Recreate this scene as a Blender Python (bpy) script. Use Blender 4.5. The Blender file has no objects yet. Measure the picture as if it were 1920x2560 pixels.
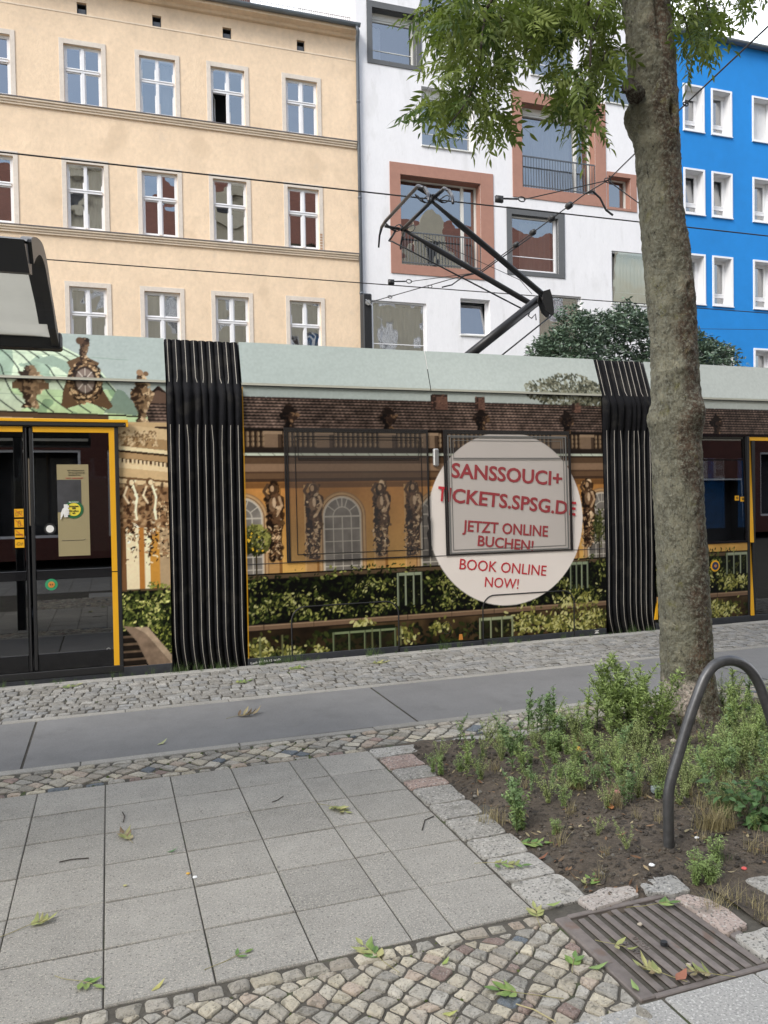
import bpy, math, random
import numpy as np
from mathutils import Matrix, Vector
C = bpy.context.scene.collection
S = bpy.context.scene
random.seed(7); RS = np.random.RandomState(11)
# ------------------------------------------------------------------ camera
H = 1.6
FPX, YAW, PITCH, ROLL = 1962., .33736654, -.02081135, -.01665555
_cy, _sy, _cp, _sp = math.cos(YAW), math.sin(YAW), math.cos(PITCH), math.sin(PITCH)
FW = np.array([_sy*_cp, _cy*_cp, _sp]); _r = np.array([_cy, -_sy, 0.]); _u = np.cross(_r, FW)
_c, _s = math.cos(ROLL), math.sin(ROLL)
RT, UP = _c*_r + _s*_u, -_s*_r + _c*_u
cam = bpy.data.cameras.new('camera'); co = bpy.data.objects.new('camera', cam); C.objects.link(co)
cam.sensor_fit = 'HORIZONTAL'; cam.sensor_width = 36.; cam.lens = 36.*FPX/1920.
cam.clip_start = .05; cam.clip_end = 2000.
co.matrix_world = Matrix(((RT[0], UP[0], -FW[0], 0), (RT[1], UP[1], -FW[1], 0), (RT[2], UP[2], -FW[2], H), (0, 0, 0, 1)))
S.camera = co
# ------------------------------------------------------------------ world, sun, exposure
SUN = Vector((-.72, -.44, .74)).normalized()
el = math.asin(SUN.z); rot = math.atan2(SUN.x, SUN.y)
w = bpy.data.worlds.new('World'); S.world = w; w.use_nodes = True
nt = w.node_tree; nt.nodes.clear()
N = nt.nodes.new; L = nt.links.new
out = N('ShaderNodeOutputWorld'); bg = N('ShaderNodeBackground'); sky = N('ShaderNodeTexSky')
sky.sky_type = 'NISHITA'; sky.sun_disc = False; sky.sun_elevation = el; sky.sun_rotation = rot
sky.air_density = 1.2; sky.dust_density = 1.5
tc = N('ShaderNodeTexCoord'); nz = N('ShaderNodeTexNoise'); nz.inputs['Scale'].default_value = 1.7; nz.inputs['Detail'].default_value = 7; nz.inputs['Roughness'].default_value = .6
L(tc.outputs['Generated'], nz.inputs['Vector'])
cr = N('ShaderNodeValToRGB'); cr.color_ramp.elements[0].position = .36; cr.color_ramp.elements[1].position = .60
L(nz.outputs['Fac'], cr.inputs['Fac'])
# broad blue break in the cloud over the roofs behind the camera
sep = N('ShaderNodeSeparateXYZ'); L(tc.outputs['Generated'], sep.inputs[0])
mr = N('ShaderNodeMapRange'); mr.inputs[1].default_value = -.75; mr.inputs[2].default_value = -.1; mr.inputs[3].default_value = .12; mr.inputs[4].default_value = 1.
L(sep.outputs['Y'], mr.inputs[0])
mul = N('ShaderNodeMath'); mul.operation = 'MULTIPLY'; L(cr.outputs['Color'], mul.inputs[0]); L(mr.outputs[0], mul.inputs[1])
mx = N('ShaderNodeMix'); mx.data_type = 'RGBA'; mx.inputs['B'].default_value = (13.5, 13.7, 14.2, 1)
L(mul.outputs[0], mx.inputs['Factor']); L(sky.outputs[0], mx.inputs['A'])
L(mx.outputs['Result'], bg.inputs['Color']); bg.inputs['Strength'].default_value = .1
L(bg.outputs[0], out.inputs[0])
sl = bpy.data.lights.new('sun', 'SUN'); sl.energy = 1.5; sl.angle = math.radians(24); sl.color = (1, .96, .9)
so = bpy.data.objects.new('sun', sl); C.objects.link(so); so.rotation_euler = (-SUN).to_track_quat('-Z', 'Y').to_euler(); so.location = (-10, -5, 40)
S.view_settings.view_transform = 'Standard'; S.view_settings.look = 'None'; S.view_settings.gamma = 1; S.view_settings.exposure = 1.1
S.view_settings.use_curve_mapping = False

# ------------------------------------------------------------------ pixel -> point on a real plane
def ray(x, y): return FW + RT*(x-960)/FPX - UP*(y-1280)/FPX
def G(x, y, z=0.):
    d = ray(x, y); return np.array([0, 0, H]) + d*(z-H)/d[2]
def PY(x, y, Y):
    d = ray(x, y); return np.array([0, 0, H]) + d*Y/d[1]
def zo(ox, oy, s): return lambda x, y: (ox+x*s, oy+y*s)
# ------------------------------------------------------------------ mesh builder
def nrm(v):
    v = np.array(v, float); return v/(np.linalg.norm(v)+1e-12)
class MB:
    def __init__(s): s.v = []; s.f = []; s.m = []; s.c = []; s.n = 0; s.hasc = False
    def add(s, V, F, m=0, c=None):
        s.v.extend([tuple(p) for p in V])
        n = s.n; s.f.extend([tuple(i+n for i in q) for q in F]); s.m.extend([m]*len(F)); s.n += len(V)
        if c is not None: s.hasc = True
        cc = c if c is not None else (.5, .5, .5)
        if len(np.shape(cc)) == 1: s.c.extend([tuple(cc)]*len(V))
        else: s.c.extend([tuple(k) for k in cc])
    def box(s, x0, x1, y0, y1, z0, z1, m=0, c=None, b=0.):
        if b <= 0:
            V = [(x0,y0,z0),(x1,y0,z0),(x1,y1,z0),(x0,y1,z0),(x0,y0,z1),(x1,y0,z1),(x1,y1,z1),(x0,y1,z1)]
            s.add(V, [(0,3,2,1),(4,5,6,7),(0,1,5,4),(1,2,6,5),(2,3,7,6),(3,0,4,7)], m, c); return
        b = min(b, abs(x1-x0)/2.2, abs(y1-y0)/2.2, abs(z1-z0)/2.2)
        V = []; idx = {}
        for i in (0,1):
            for j in (0,1):
                for k in (0,1):
                    x = (x0,x1)[i]; y = (y0,y1)[j]; z = (z0,z1)[k]
                    sx = b*(1-2*i); sy = b*(1-2*j); sz = b*(1-2*k)
                    idx[i,j,k] = len(V); V += [(x,y+sy,z+sz),(x+sx,y,z+sz),(x+sx,y+sy,z)]
        F = []
        I = lambda i,j,k,a: idx[i,j,k]+a
        F += [(I(0,0,0,0),I(0,0,1,0),I(0,1,1,0),I(0,1,0,0)), (I(1,0,0,0),I(1,1,0,0),I(1,1,1,0),I(1,0,1,0)),
              (I(0,0,0,1),I(1,0,0,1),I(1,0,1,1),I(0,0,1,1)), (I(0,1,0,1),I(0,1,1,1),I(1,1,1,1),I(1,1,0,1)),
              (I(0,0,0,2),I(0,1,0,2),I(1,1,0,2),I(1,0,0,2)), (I(0,0,1,2),I(1,0,1,2),I(1,1,1,2),I(0,1,1,2))]
        for j in (0,1):
            for k in (0,1): F.append((I(0,j,k,1),I(1,j,k,1),I(1,j,k,2),I(0,j,k,2)))
        for i in (0,1):
            for k in (0,1): F.append((I(i,0,k,0),I(i,1,k,0),I(i,1,k,2),I(i,0,k,2)))
        for i in (0,1):
            for j in (0,1): F.append((I(i,j,0,0),I(i,j,1,0),I(i,j,1,1),I(i,j,0,1)))
        for i in (0,1):
            for j in (0,1):
                for k in (0,1): F.append((I(i,j,k,0),I(i,j,k,1),I(i,j,k,2)))
        s.add(V, F, m, c)
    def tube(s, P, r, n=8, m=0, c=None, cap=True, closed=False):
        P = np.array(P, float); k = len(P); R = np.full(k, r, float) if np.isscalar(r) else np.array(r, float)
        T = np.zeros_like(P); T[1:-1] = P[2:]-P[:-2]; T[0] = P[1]-P[0]; T[-1] = P[-1]-P[-2]
        if closed: T[0] = T[-1] = P[1]-P[-2]
        V = []; up = np.array([0,0,1.]) if abs(nrm(T[0])[2]) < .9 else np.array([1.,0,0])
        a = nrm(np.cross(T[0], up))
        for i in range(k):
            t = nrm(T[i]); a = nrm(a - t*(a@t)); b = np.cross(t, a)
            for j in range(n):
                q = 2*math.pi*j/n; V.append(P[i]+R[i]*(a*math.cos(q)+b*math.sin(q)))
        F = [(i*n+j, i*n+(j+1)%n, (i+1)*n+(j+1)%n, (i+1)*n+j) for i in range(k-1) for j in range(n)]
        if cap and not closed: F += [tuple(range(n))[::-1], tuple((k-1)*n+j for j in range(n))]
        s.add(V, F, m, c)
    def prism(s, P, y0, y1, m=0, c=None):      # polygon in XZ extruded along Y
        n = len(P); V = [(x,y0,z) for x,z in P]+[(x,y1,z) for x,z in P]
        s.add(V, [tuple(range(n)), tuple(range(2*n-1,n-1,-1))]+[(i,i+n,(i+1)%n+n,(i+1)%n) for i in range(n)], m, c)
    def prismz(s, P, z0, z1, m=0, c=None):     # polygon in XY extruded along Z
        n = len(P); V = [(x,y,z0) for x,y in P]+[(x,y,z1) for x,y in P]
        s.add(V, [tuple(range(n))[::-1], tuple(range(n,2*n))]+[(i,(i+1)%n,(i+1)%n+n,i+n) for i in range(n)], m, c)
    def disc(s, cx, cz, r, y, m=0, c=None, n=40, th=.002, rin=0):
        A = [2*math.pi*i/n for i in range(n)]
        if rin <= 0: s.prism([(cx+r*math.cos(a), cz+r*math.sin(a)) for a in A], y-th, y, m, c)
        else:
            V = [(cx+q*math.cos(a), yy, cz+q*math.sin(a)) for yy in (y-th, y) for q in (r, rin) for a in A]
            F = []
            for i in range(n):
                j = (i+1)%n; F += [(i,j,n+j,n+i),(i,2*n+i,2*n+j,j),(n+i,n+j,3*n+j,3*n+i)]
            s.add(V, F, m, c)
    def build(s, name, mats, parent=None, smooth=False, off=(0,0,0)):
        me = bpy.data.meshes.new(name)
        V = np.array(s.v, float).reshape(-1,3)-np.array(off)
        me.from_pydata(V.tolist(), [], s.f)
        if not isinstance(mats, (list, tuple)): mats = [mats]
        for k in mats: me.materials.append(k)
        if len(mats) > 1: me.polygons.foreach_set('material_index', s.m)
        if s.hasc:
            at = me.color_attributes.new('Col', 'FLOAT_COLOR', 'POINT')
            a = np.ones((len(s.v), 4), np.float32); a[:, :3] = np.array(s.c); at.data.foreach_set('color', a.ravel())
        if smooth: me.polygons.foreach_set('use_smooth', [True]*len(s.f))
        me.update()
        o = bpy.data.objects.new(name, me); C.objects.link(o)
        if parent: o.parent = parent
        return o
def mesh_np(name, V, F, mat, parent=None, col=None, smooth=False, off=(0,0,0)):
    b = MB(); b.v = (np.array(V)).tolist(); b.f = [tuple(q) for q in np.array(F).tolist()] if not isinstance(F, list) else F
    b.m = [0]*len(b.f); b.n = len(b.v)
    if col is not None: b.c = np.array(col)[:, :3]; b.hasc = True
    return b.build(name, mat, parent, smooth, off)
def tag(o, label=None, cat=None, group=None, kind=None):
    if label: o['label'] = label
    if cat: o['category'] = cat
    if group: o['group'] = group
    if kind: o['kind'] = kind
    return o
def thing(name, label, cat, loc=(0,0,0), group=None, rz=0):
    o = bpy.data.objects.new(name, None); C.objects.link(o); o.location = loc; o.rotation_euler = (0,0,rz); o.empty_display_size = .2
    return tag(o, label, cat, group)
def struct(o): o['kind'] = 'structure'; return o
# ------------------------------------------------------------------ materials
def s2l(c):
    c = np.array(c, float)/255.; return np.where(c <= .04045, c/12.92, ((c+.055)/1.055)**2.4)
def mat(name, base=(.5,.5,.5), rough=.6, metal=0., attr=False, var=(), bump=(), speck=None, ior=1.5, transl=0., coat=0., scale3=(1,1,1), stain=None):
    """var: list of (scale, amount) multiplicative noise; bump: list of (scale, strength, distance); speck: (scale, colour, amount)"""
    m = bpy.data.materials.new(name); m.use_nodes = True; t = m.node_tree; t.nodes.clear()
    n = t.nodes.new; l = t.links.new
    o = n('ShaderNodeOutputMaterial'); p = n('ShaderNodeBsdfPrincipled'); tcn = n('ShaderNodeTexCoord'); mp = n('ShaderNodeMapping'); mp.inputs['Scale'].default_value = scale3
    l(tcn.outputs['Object'], mp.inputs[0]); vec = mp.outputs[0]
    if attr:
        a = n('ShaderNodeAttribute'); a.attribute_name = 'Col'; cur = a.outputs['Color']
    else:
        a = n('ShaderNodeRGB'); a.outputs[0].default_value = (*base, 1); cur = a.outputs[0]
    def noise(sc, det=5, ro=.6):
        k = n('ShaderNodeTexNoise'); k.inputs['Scale'].default_value = sc; k.inputs['Detail'].default_value = det; k.inputs['Roughness'].default_value = ro; l(vec, k.inputs['Vector']); return k.outputs['Fac']
    for sc, am in var:
        mrn = n('ShaderNodeMapRange'); mrn.inputs[1].default_value = .25; mrn.inputs[2].default_value = .75; mrn.inputs[3].default_value = 1-am; mrn.inputs[4].default_value = 1+am
        l(noise(sc), mrn.inputs[0])
        k = n('ShaderNodeVectorMath'); k.operation = 'SCALE'; l(cur, k.inputs[0]); l(mrn.outputs[0], k.inputs['Scale']); cur = k.outputs[0]
    for sp in ([speck] if speck and not isinstance(speck, list) else (speck or [])):
        r = n('ShaderNodeValToRGB'); r.color_ramp.elements[0].position = sp[3] if len(sp) > 3 else .58; r.color_ramp.elements[1].position = (sp[3] if len(sp) > 3 else .58)+.08
        l(noise(sp[0], sp[4] if len(sp) > 4 else 2, .5), r.inputs[0])
        mm = n('ShaderNodeMath'); mm.operation = 'MULTIPLY'; mm.inputs[1].default_value = sp[2]; l(r.outputs[0], mm.inputs[0])
        k = n('ShaderNodeMix'); k.data_type = 'RGBA'; l(mm.outputs[0], k.inputs['Factor']); l(cur, k.inputs['A']); k.inputs['B'].default_value = (*sp[1], 1); cur = k.outputs['Result']
    l(cur, p.inputs['Base Color']); p.inputs['Roughness'].default_value = rough; p.inputs['Metallic'].default_value = metal; p.inputs['IOR'].default_value = ior
    if coat: p.inputs['Coat Weight'].default_value = coat; p.inputs['Coat Roughness'].default_value = .05
    nin = None
    for sc, st, di in bump:
        b = n('ShaderNodeBump'); b.inputs['Strength'].default_value = st; b.inputs['Distance'].default_value = di; l(noise(sc, 6, .65), b.inputs['Height'])
        if nin is not None: l(nin, b.inputs['Normal'])
        nin = b.outputs[0]
    if nin is not None: l(nin, p.inputs['Normal'])
    sh = p.outputs[0]
    if transl:
        tr = n('ShaderNodeBsdfTranslucent'); l(cur, tr.inputs[0]); ms = n('ShaderNodeMixShader'); ms.inputs[0].default_value = transl; l(sh, ms.inputs[1]); l(tr.outputs[0], ms.inputs[2]); sh = ms.outputs[0]
    l(sh, o.inputs[0]); return m
def glassmat(name, refl=.3, tint=(.8,.85,.85), wav=.0):
    m = bpy.data.materials.new(name); m.use_nodes = True; t = m.node_tree; t.nodes.clear(); n = t.nodes.new; l = t.links.new
    o = n('ShaderNodeOutputMaterial'); g = n('ShaderNodeBsdfGlossy'); g.inputs['Roughness'].default_value = .01; tr = n('ShaderNodeBsdfTransparent'); tr.inputs[0].default_value = (*tint, 1)
    ms = n('ShaderNodeMixShader'); fr = n('ShaderNodeLayerWeight'); fr.inputs[0].default_value = .35
    mr = n('ShaderNodeMapRange'); mr.inputs[3].default_value = refl; mr.inputs[4].default_value = .95; l(fr.outputs['Fresnel'], mr.inputs[0]); l(mr.outputs[0], ms.inputs[0])
    if wav:
        tcn = n('ShaderNodeTexCoord'); k = n('ShaderNodeTexNoise'); k.inputs['Scale'].default_value = 1.6; k.inputs['Detail'].default_value = 1; l(tcn.outputs['Object'], k.inputs['Vector'])
        b = n('ShaderNodeBump'); b.inputs['Strength'].default_value = wav; b.inputs['Distance'].default_value = .02; l(k.outputs['Fac'], b.inputs['Height']); l(b.outputs[0], g.inputs['Normal'])
    l(tr.outputs[0], ms.inputs[1]); l(g.outputs[0], ms.inputs[2]); l(ms.outputs[0], o.inputs[0]); return m
def text_mesh(body, bold=0.):
    cu = bpy.data.curves.new('lettering', 'FONT'); cu.body = body; cu.size = 1; cu.extrude = .004; cu.offset = bold; cu.resolution_u = 3
    ob = bpy.data.objects.new('lettering', cu); C.objects.link(ob)
    dg = bpy.context.evaluated_depsgraph_get(); dg.update()
    me = bpy.data.meshes.new_from_object(ob.evaluated_get(dg)); bpy.data.objects.remove(ob); bpy.data.curves.remove(cu); return me
def lettering(body, p0, p1, cap, y, m, parent, bold=.0, name='lettering', depth=.002, mirror=False):
    """text on a plane facing -Y, baseline from p0 to p1 in (x, z), capital height cap"""
    me = text_mesh(body, bold); V = np.empty(len(me.vertices)*3); me.vertices.foreach_get('co', V); V = V.reshape(-1, 3)
    lo = V.min(0); hi = V.max(0); p0 = np.array(p0); p1 = np.array(p1); d = p1-p0; wd = np.hypot(*d); e = d/wd; u = np.array([-e[1], e[0]])
    a = (V[:, 0]-lo[0])/(hi[0]-lo[0]); a = 1-a if mirror else a
    b = (V[:, 1])/(max(hi[1], .1))*cap
    X = p0[0]+a*wd*e[0]+b*u[0]; Z = p0[1]+a*wd*e[1]+b*u[1]
    Yv = y-np.where(V[:, 2] > 0, depth, 0)
    V2 = np.stack([X, Yv, Z], 1); me.vertices.foreach_set('co', V2.ravel()); me.update(); me.materials.clear(); me.materials.append(m)
    o = bpy.data.objects.new(name, me); C.objects.link(o); o.parent = parent; return o
# ================================================================== GROUND
M_slab = mat('washed_concrete', attr=True, rough=.9, var=[(1.6,.12),(5,.10),(14,.08)], speck=[(3.1,(.15,.145,.135),.35,.60,6),(16,(.09,.085,.08),.6,.735,1),(130,(.46,.43,.37),.6,.56),(95,(.06,.058,.054),.6,.58,3),(260,(.46,.43,.37),.6,.56)], bump=[(230,.6,.004)])
M_stone = mat('cobble_stone', attr=True, rough=.82, var=[(9,.16),(45,.2)], speck=[(170,(.40,.38,.34),.45,.58),(120,(.05,.048,.042),.5,.58),(22,(.09,.085,.06),.5,.60,5)], bump=[(28,.8,.014),(130,.7,.005)])
M_granite = mat('granite', attr=True, rough=.85, var=[(4,.12),(30,.08)], speck=[(95,(.06,.06,.058),.8,.56),(70,(.50,.48,.44),.55,.57),(9,(.10,.095,.075),.55,.60,5)], bump=[(22,.7,.012),(120,.6,.005)])
M_plate = mat('granite_plate', (.31,.305,.29), rough=.85, var=[(2,.08)], speck=[(130,(.16,.16,.16),.7,.55),(100,(.62,.61,.58),.6,.57)], bump=[(120,.25,.003)])
M_joint = mat('sandy_joint', (.075,.068,.056), rough=.95, var=[(5,.3),(60,.3)], speck=[(7,(.05,.075,.018),.75,.60,5)], bump=[(120,.6,.006)])
M_asph = mat('bike_path_surface', attr=True, rough=.85, var=[(1.1,.12),(6,.08)], speck=[(2.3,(.11,.108,.105),.45,.62,6),(26,(.26,.255,.25),.5,.76,1),(230,(.24,.235,.24),.5,.58),(180,(.05,.05,.05),.4,.6)], bump=[(230,.3,.003)])
M_road = mat('asphalt', (.06,.06,.06), rough=.9, var=[(1,.2)], bump=[(150,.4,.004)])
M_soil = mat('dark_soil', (.105,.083,.062), rough=.95, var=[(3,.35),(30,.4)], speck=[(60,(.11,.095,.075),.6,.60,4),(22,(.02,.018,.016),.7,.58)], bump=[(25,.9,.03),(110,.9,.012)])
M_kerb = mat('kerb_stone', attr=True, rough=.85, var=[(3,.15),(20,.1)], speck=[(110,(.14,.14,.13),.5,.58),(90,(.55,.53,.5),.4,.6)], bump=[(60,.3,.004)])
YK = 7.47                       # platform edge
g = MB(); g.box(-150, 150, -80, 150, -.6, -.26); struct(g.build('road', M_road))
g = MB(); g.box(-40, 40, -4.6, YK-.12, -.3, -.0075); struct(g.build('ground', M_joint))
g = MB(); g.box(-60, 60, 17.5, 24.4, -.3, -.12)
struct(g.build('pavement', M_road))
def slab(mb, x0, x1, y0, y1, z, col, gap=.0026, b=.0035):
    t = RS.uniform(-.0025, .0025, 4)
    x0 += gap; x1 -= gap; y0 += gap*1.5; y1 -= gap*1.5
    V = [(x0,y0,z-.03),(x1,y0,z-.03),(x1,y1,z-.03),(x0,y1,z-.03),(x0,y0,z-b),(x1,y0,z-b),(x1,y1,z-b),(x0,y1,z-b),(x0+b,y0+b,z+t[0]),(x1-b,y0+b,z+t[1]),(x1-b,y1-b,z+t[2]),(x0+b,y1-b,z+t[3])]
    F = [(8,9,10,11)]+[(i,(i+1)%4,(i+1)%4+4,i+4) for i in range(4)]+[(i+4,(i+1)%4+4,(i+1)%4+8,i+8) for i in range(4)]
    mb.add(V, F, 0, col)
g = MB()
xs = [-.055-.3475*k for k in range(12, 0, -1)]+[-.052, .300, .648, .997, 1.165, 1.505]
ys = [2.608+.3435*k for k in range(7)]
for i in range(len(xs)-1):
    for j in range(6):
        v = .25*(1+RS.uniform(-.12, .12)); slab(g, xs[i], xs[i+1], ys[j], ys[j+1], 0, (v, v*.96, v*.875))
# pavement slabs that carry on to the right of the planter and behind the camera
for i in range(30):
    for j in range(14):
        v = .225*(1+RS.uniform(-.09, .09)); x = -4.2+i*.35; y = -4.5+j*.35
        if y+.35 < .75: slab(g, x, x+.35, y, y+.35, 0, (v, v*.985, v*.95))
struct(g.build('slab_pavement', M_slab))
def clip(P, x0, x1, y0, y1):
    for ax, s, lim in ((0,1,x0),(0,-1,-x1),(1,1,y0),(1,-1,-y1)):
        Q = []
        for i in range(len(P)):
            a, b = P[i], P[(i+1)%len(P)]; da = s*a[ax]-lim; db = s*b[ax]-lim
            if da >= 0: Q.append(a)
            if (da >= 0) != (db >= 0):
                t = da/(da-db); Q.append((a[0]+t*(b[0]-a[0]), a[1]+t*(b[1]-a[1])))
        P = Q
        if len(P) < 3: return []
    return P
def stone(mb, P, z, col, gap, dome, b):
    P = np.array(P); c = P.mean(0); d = np.linalg.norm(P-c, axis=1).mean()
    if d < .014: return
    # chamfer the corners so that stones look worn
    Q = []
    n = len(P)
    for i in range(n):
        a, p, q = P[i-1], P[i], P[(i+1)%n]
        la, lq = np.linalg.norm(a-p), np.linalg.norm(q-p); k = RS.uniform(.05, .16)
        Q += [p+(a-p)*min(k, .3), p+(q-p)*min(k*RS.uniform(.7,1.2), .3)]
    P = np.array(Q); n = len(P); c = P.mean(0)
    s0 = max(.5, 1-gap/d); s1 = max(.35, s0-b/d); s2 = s1*.55
    tx, ty = RS.uniform(-.05, .05, 2)
    zz = lambda p, h: z+h+tx*(p[0]-c[0])+ty*(p[1]-c[1])
    rj = lambda: RS.uniform(-.0025, .0025)
    R0 = [(*(c+(p-c)*s0), z-.03) for p in P]; R1 = []; R2 = []; R3 = []
    for p in P:
        q = c+(p-c)*s0*RS.uniform(.97, 1.0); R1.append((*q, zz(q, -b*.9)))
        q = c+(p-c)*s1; R2.append((*q, zz(q, rj())))
        q = c+(p-c)*s2; R3.append((*q, zz(q, dome*.8+rj())))
    V = R0+R1+R2+R3+[(c[0], c[1], z+dome+rj())]
    F = [(r*n+i, r*n+(i+1)%n, (r+1)*n+(i+1)%n, (r+1)*n+i) for r in range(3) for i in range(n)]+[(3*n+i, 3*n+(i+1)%n, 4*n) for i in range(n)]
    mb.add(V, F, 0, col)
PAL = [tuple(np.array((1.38,1.31,1.18))*np.array(q)) for q in [(.27,.265,.25),(.22,.215,.205),(.31,.30,.275),(.25,.235,.215),(.26,.225,.20),(.31,.295,.255),(.20,.20,.195),(.24,.24,.235),(.20,.195,.18),(.30,.285,.25)]]
def pal(): 
    c = np.array(PAL[RS.randint(len(PAL))])*RS.uniform(.8, 1.15)
    if RS.rand() < .05: c = np.array((.25,.185,.16))*RS.uniform(.8,1.1)
    if RS.rand() < .025: c = np.array((.12,.14,.16))
    return tuple(c)
def lattice(mb, x0, x1, y0, y1, s, ang, jit, z=0., gap=.006, dome=.006, b=.009, colf=pal, aspect=1., hole=None, arc=0.):
    cx, cy = (x0+x1)/2, (y0+y1)/2; ca, sa = math.cos(ang), math.sin(ang); R = math.hypot(x1-x0, y1-y0)/2+s
    nu = int(R/s)+2; nv = int(R/(s*aspect))+2; D = {}
    for i in range(-nu, nu+1):
        for j in range(-nv, nv+1):
            u = (i+RS.uniform(-jit, jit))*s; v = (j+RS.uniform(-jit, jit))*s*aspect + (s*.5*aspect if (arc and i % 2) else 0)
            D[i,j] = (cx+u*ca-v*sa, cy+u*sa+v*ca)
    for i in range(-nu, nu):
        for j in range(-nv, nv):
            if RS.rand() < .10 and (i+1,j+1) in D: pass
            P = clip([D[i,j], D[i+1,j], D[i+1,j+1], D[i,j+1]], x0, x1, y0, y1)
            if len(P) < 3: continue
            c = np.mean(P, 0)
            if hole and hole(c): continue
            stone(mb, P, z+RS.uniform(-.004, .004), colf(), gap, dome, b)
def rowset(mb, x0, x1, y0, y1, s, z, colf, gap, dome, b, hole=None):
    y = y0
    nrow = max(1, round((y1-y0)/s)); hh = (y1-y0)/nrow
    wob = [RS.uniform(-.012,.012) for _ in range(nrow+1)]
    for r in range(nrow):
        x = x0-RS.uniform(0, s)
        while x < x1:
            wd = s*RS.uniform(.85, 1.45); a = [RS.uniform(-.009, .009) for _ in range(8)]
            P = clip([(x+a[0], y0+r*hh+a[1]), (x+wd+a[2], y0+r*hh+a[3]), (x+wd+a[4], y0+(r+1)*hh+a[5]), (x+a[6], y0+(r+1)*hh+a[7])], x0, x1, y0, y1)
            if len(P) > 2 and not (hole and hole(np.mean(P, 0))): stone(mb, P, z+RS.uniform(-.004,.004), colf(), gap, dome, b)
            x += wd
# mosaic of small cobbles in front of the slabs
g = MB()
gr = lambda c: c[0] > 1.53
rowset(g, -1.2, 1.53, 2.535, 2.602, .075, -.002, pal, .005, .005, .008, gr)
lattice(g, -1.2, 1.535, 1.45, 2.532, .056, .62, .22, -.001, aspect=1.12, gap=.0050, dome=.0015, b=.005)
rowset(g, -1.2, 1.535, 1.38, 1.45, .075, -.002, pal, .005, .005, .008)
struct(g.build('cobbled_strip', M_stone))
# mosaic strip between slabs and bike path
g = MB()
rowset(g, -4.2, 1.50, 4.672, 4.73, .085, -.002, pal, .005, .005, .008)
lattice(g, -4.2, 7.6, 4.73, 4.99, .075, .78, .16, -.002, aspect=1.35, gap=.0072, dome=.003, b=.005)
rowset(g, -4.2, 7.6, 4.992, 5.052, .095, -.002, pal, .006, .005, .008)
struct(g.build('cobbled_strip', M_stone))
# kerb strips each side of the bike path
def strip(x0, x1, y0, y1, ln, z=0., base=(.27,.258,.232)):
    g = MB(); x = x0
    while x < x1:
        l = ln*RS.uniform(.8, 1.2); k = RS.uniform(.85, 1.12); slab(g, x, x+l, y0, y1, z, tuple(np.array(base)*k), .002, .005); x += l
    return struct(g.build('kerb', M_kerb))
strip(-5, 9, 5.055, 5.135, .9); strip(-5, 9, 6.215, 6.30, .9)
g = MB(); joints = [-5, -.53, 2.03, 5.2, 9]
for i in range(4):
    k = (.175,.173,.170) if i % 2 else (.158,.156,.154)
    V = [(joints[i]+.008,5.137,-.002),(joints[i+1]-.008,5.137,-.002),(joints[i+1]-.008,6.213,-.002),(joints[i]+.008,6.213,-.002)]
    g.add(V, [(0,1,2,3)], 0, k)
struct(g.build('bike_path', M_asph))
# platform cobbles and edge
def grey():
    k = RS.uniform(.78, 1.15); c = np.array([(.27,.265,.25),(.25,.25,.245),(.29,.28,.26),(.24,.23,.21)][RS.randint(4)])*k*.92; return tuple(c)
g = MB(); rowset(g, -5, 9.3, 6.305, 7.355, .088, 0., grey, .0075, .003, .005); struct(g.build('platform_cobbles', M_stone))
g = MB(); x = -6.
while x < 12:
    k = .30*RS.uniform(.85,1.1); slab(g, x, x+1., 7.358, YK, .004, (k,k*.97,k*.9), .002, .006)
    g.box(x+.002, x+.998, YK-.1, YK-.004, -.3, -.022, 0, (.2,.19,.18)); x += 1.
struct(g.build('kerb', M_kerb))
# granite plates at the bottom right
g = MB()
for x0, x1 in ((-.35,.62),(.62,1.62),(1.62,1.985),(1.985,2.95),(2.95,3.9)):
    g.box(x0+.003, x1-.003, .75, 1.36 if x1 < 1.7 else 2.028, -.05, .0, 0, None, .006)
pl = [p for p in ((1.55,1.36),)]
struct(g.build('granite_plates', M_plate))
g = MB(); g.box(1.19, 1.612, 1.366, 2.026, -.05, .0, 0, None, .006); struct(g.build('granite_plates', M_plate))
# planter soil: lumpy sheet with crumbs
nx, ny = 130, 70
X, Y = np.meshgrid(np.linspace(1.73, 6.4, nx), np.linspace(2.50, 4.72, ny)); rr = np.random.RandomState(3)
def vnoise(X, Y, s, seed):
    r = np.random.RandomState(seed); T = r.rand(64, 64); x = X/s; y = Y/s; i = np.floor(x).astype(int); j = np.floor(y).astype(int); fx = x-i; fy = y-j
    fx = fx*fx*(3-2*fx); fy = fy*fy*(3-2*fy); t = lambda a, b: T[b % 64, a % 64]
    return (t(i,j)*(1-fx)+t(i+1,j)*fx)*(1-fy)+(t(i,j+1)*(1-fx)+t(i+1,j+1)*fx)*fy
def soilz(x, y):
    x = np.asarray(x, float); y = np.asarray(y, float)
    e = np.minimum(np.minimum((x-1.73)/.3, (y-2.5)/.3), (4.72-y)/.25).clip(0, 1)
    return -.02+.05*e*vnoise(x, y, .5, 5)+.022*vnoise(x, y, .12, 6)+.008*vnoise(x, y, .045, 8)+.05*np.exp(-((x-3.65)**2+(y-4.4)**2)/.25)
V = np.stack([X, Y, soilz(X, Y)], -1).reshape(-1, 3)
F = [(j*nx+i, j*nx+i+1, (j+1)*nx+i+1, (j+1)*nx+i) for j in range(ny-1) for i in range(nx-1)]
so_ = mesh_np('soil', V, F, M_soil, smooth=True); struct(so_)
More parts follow.
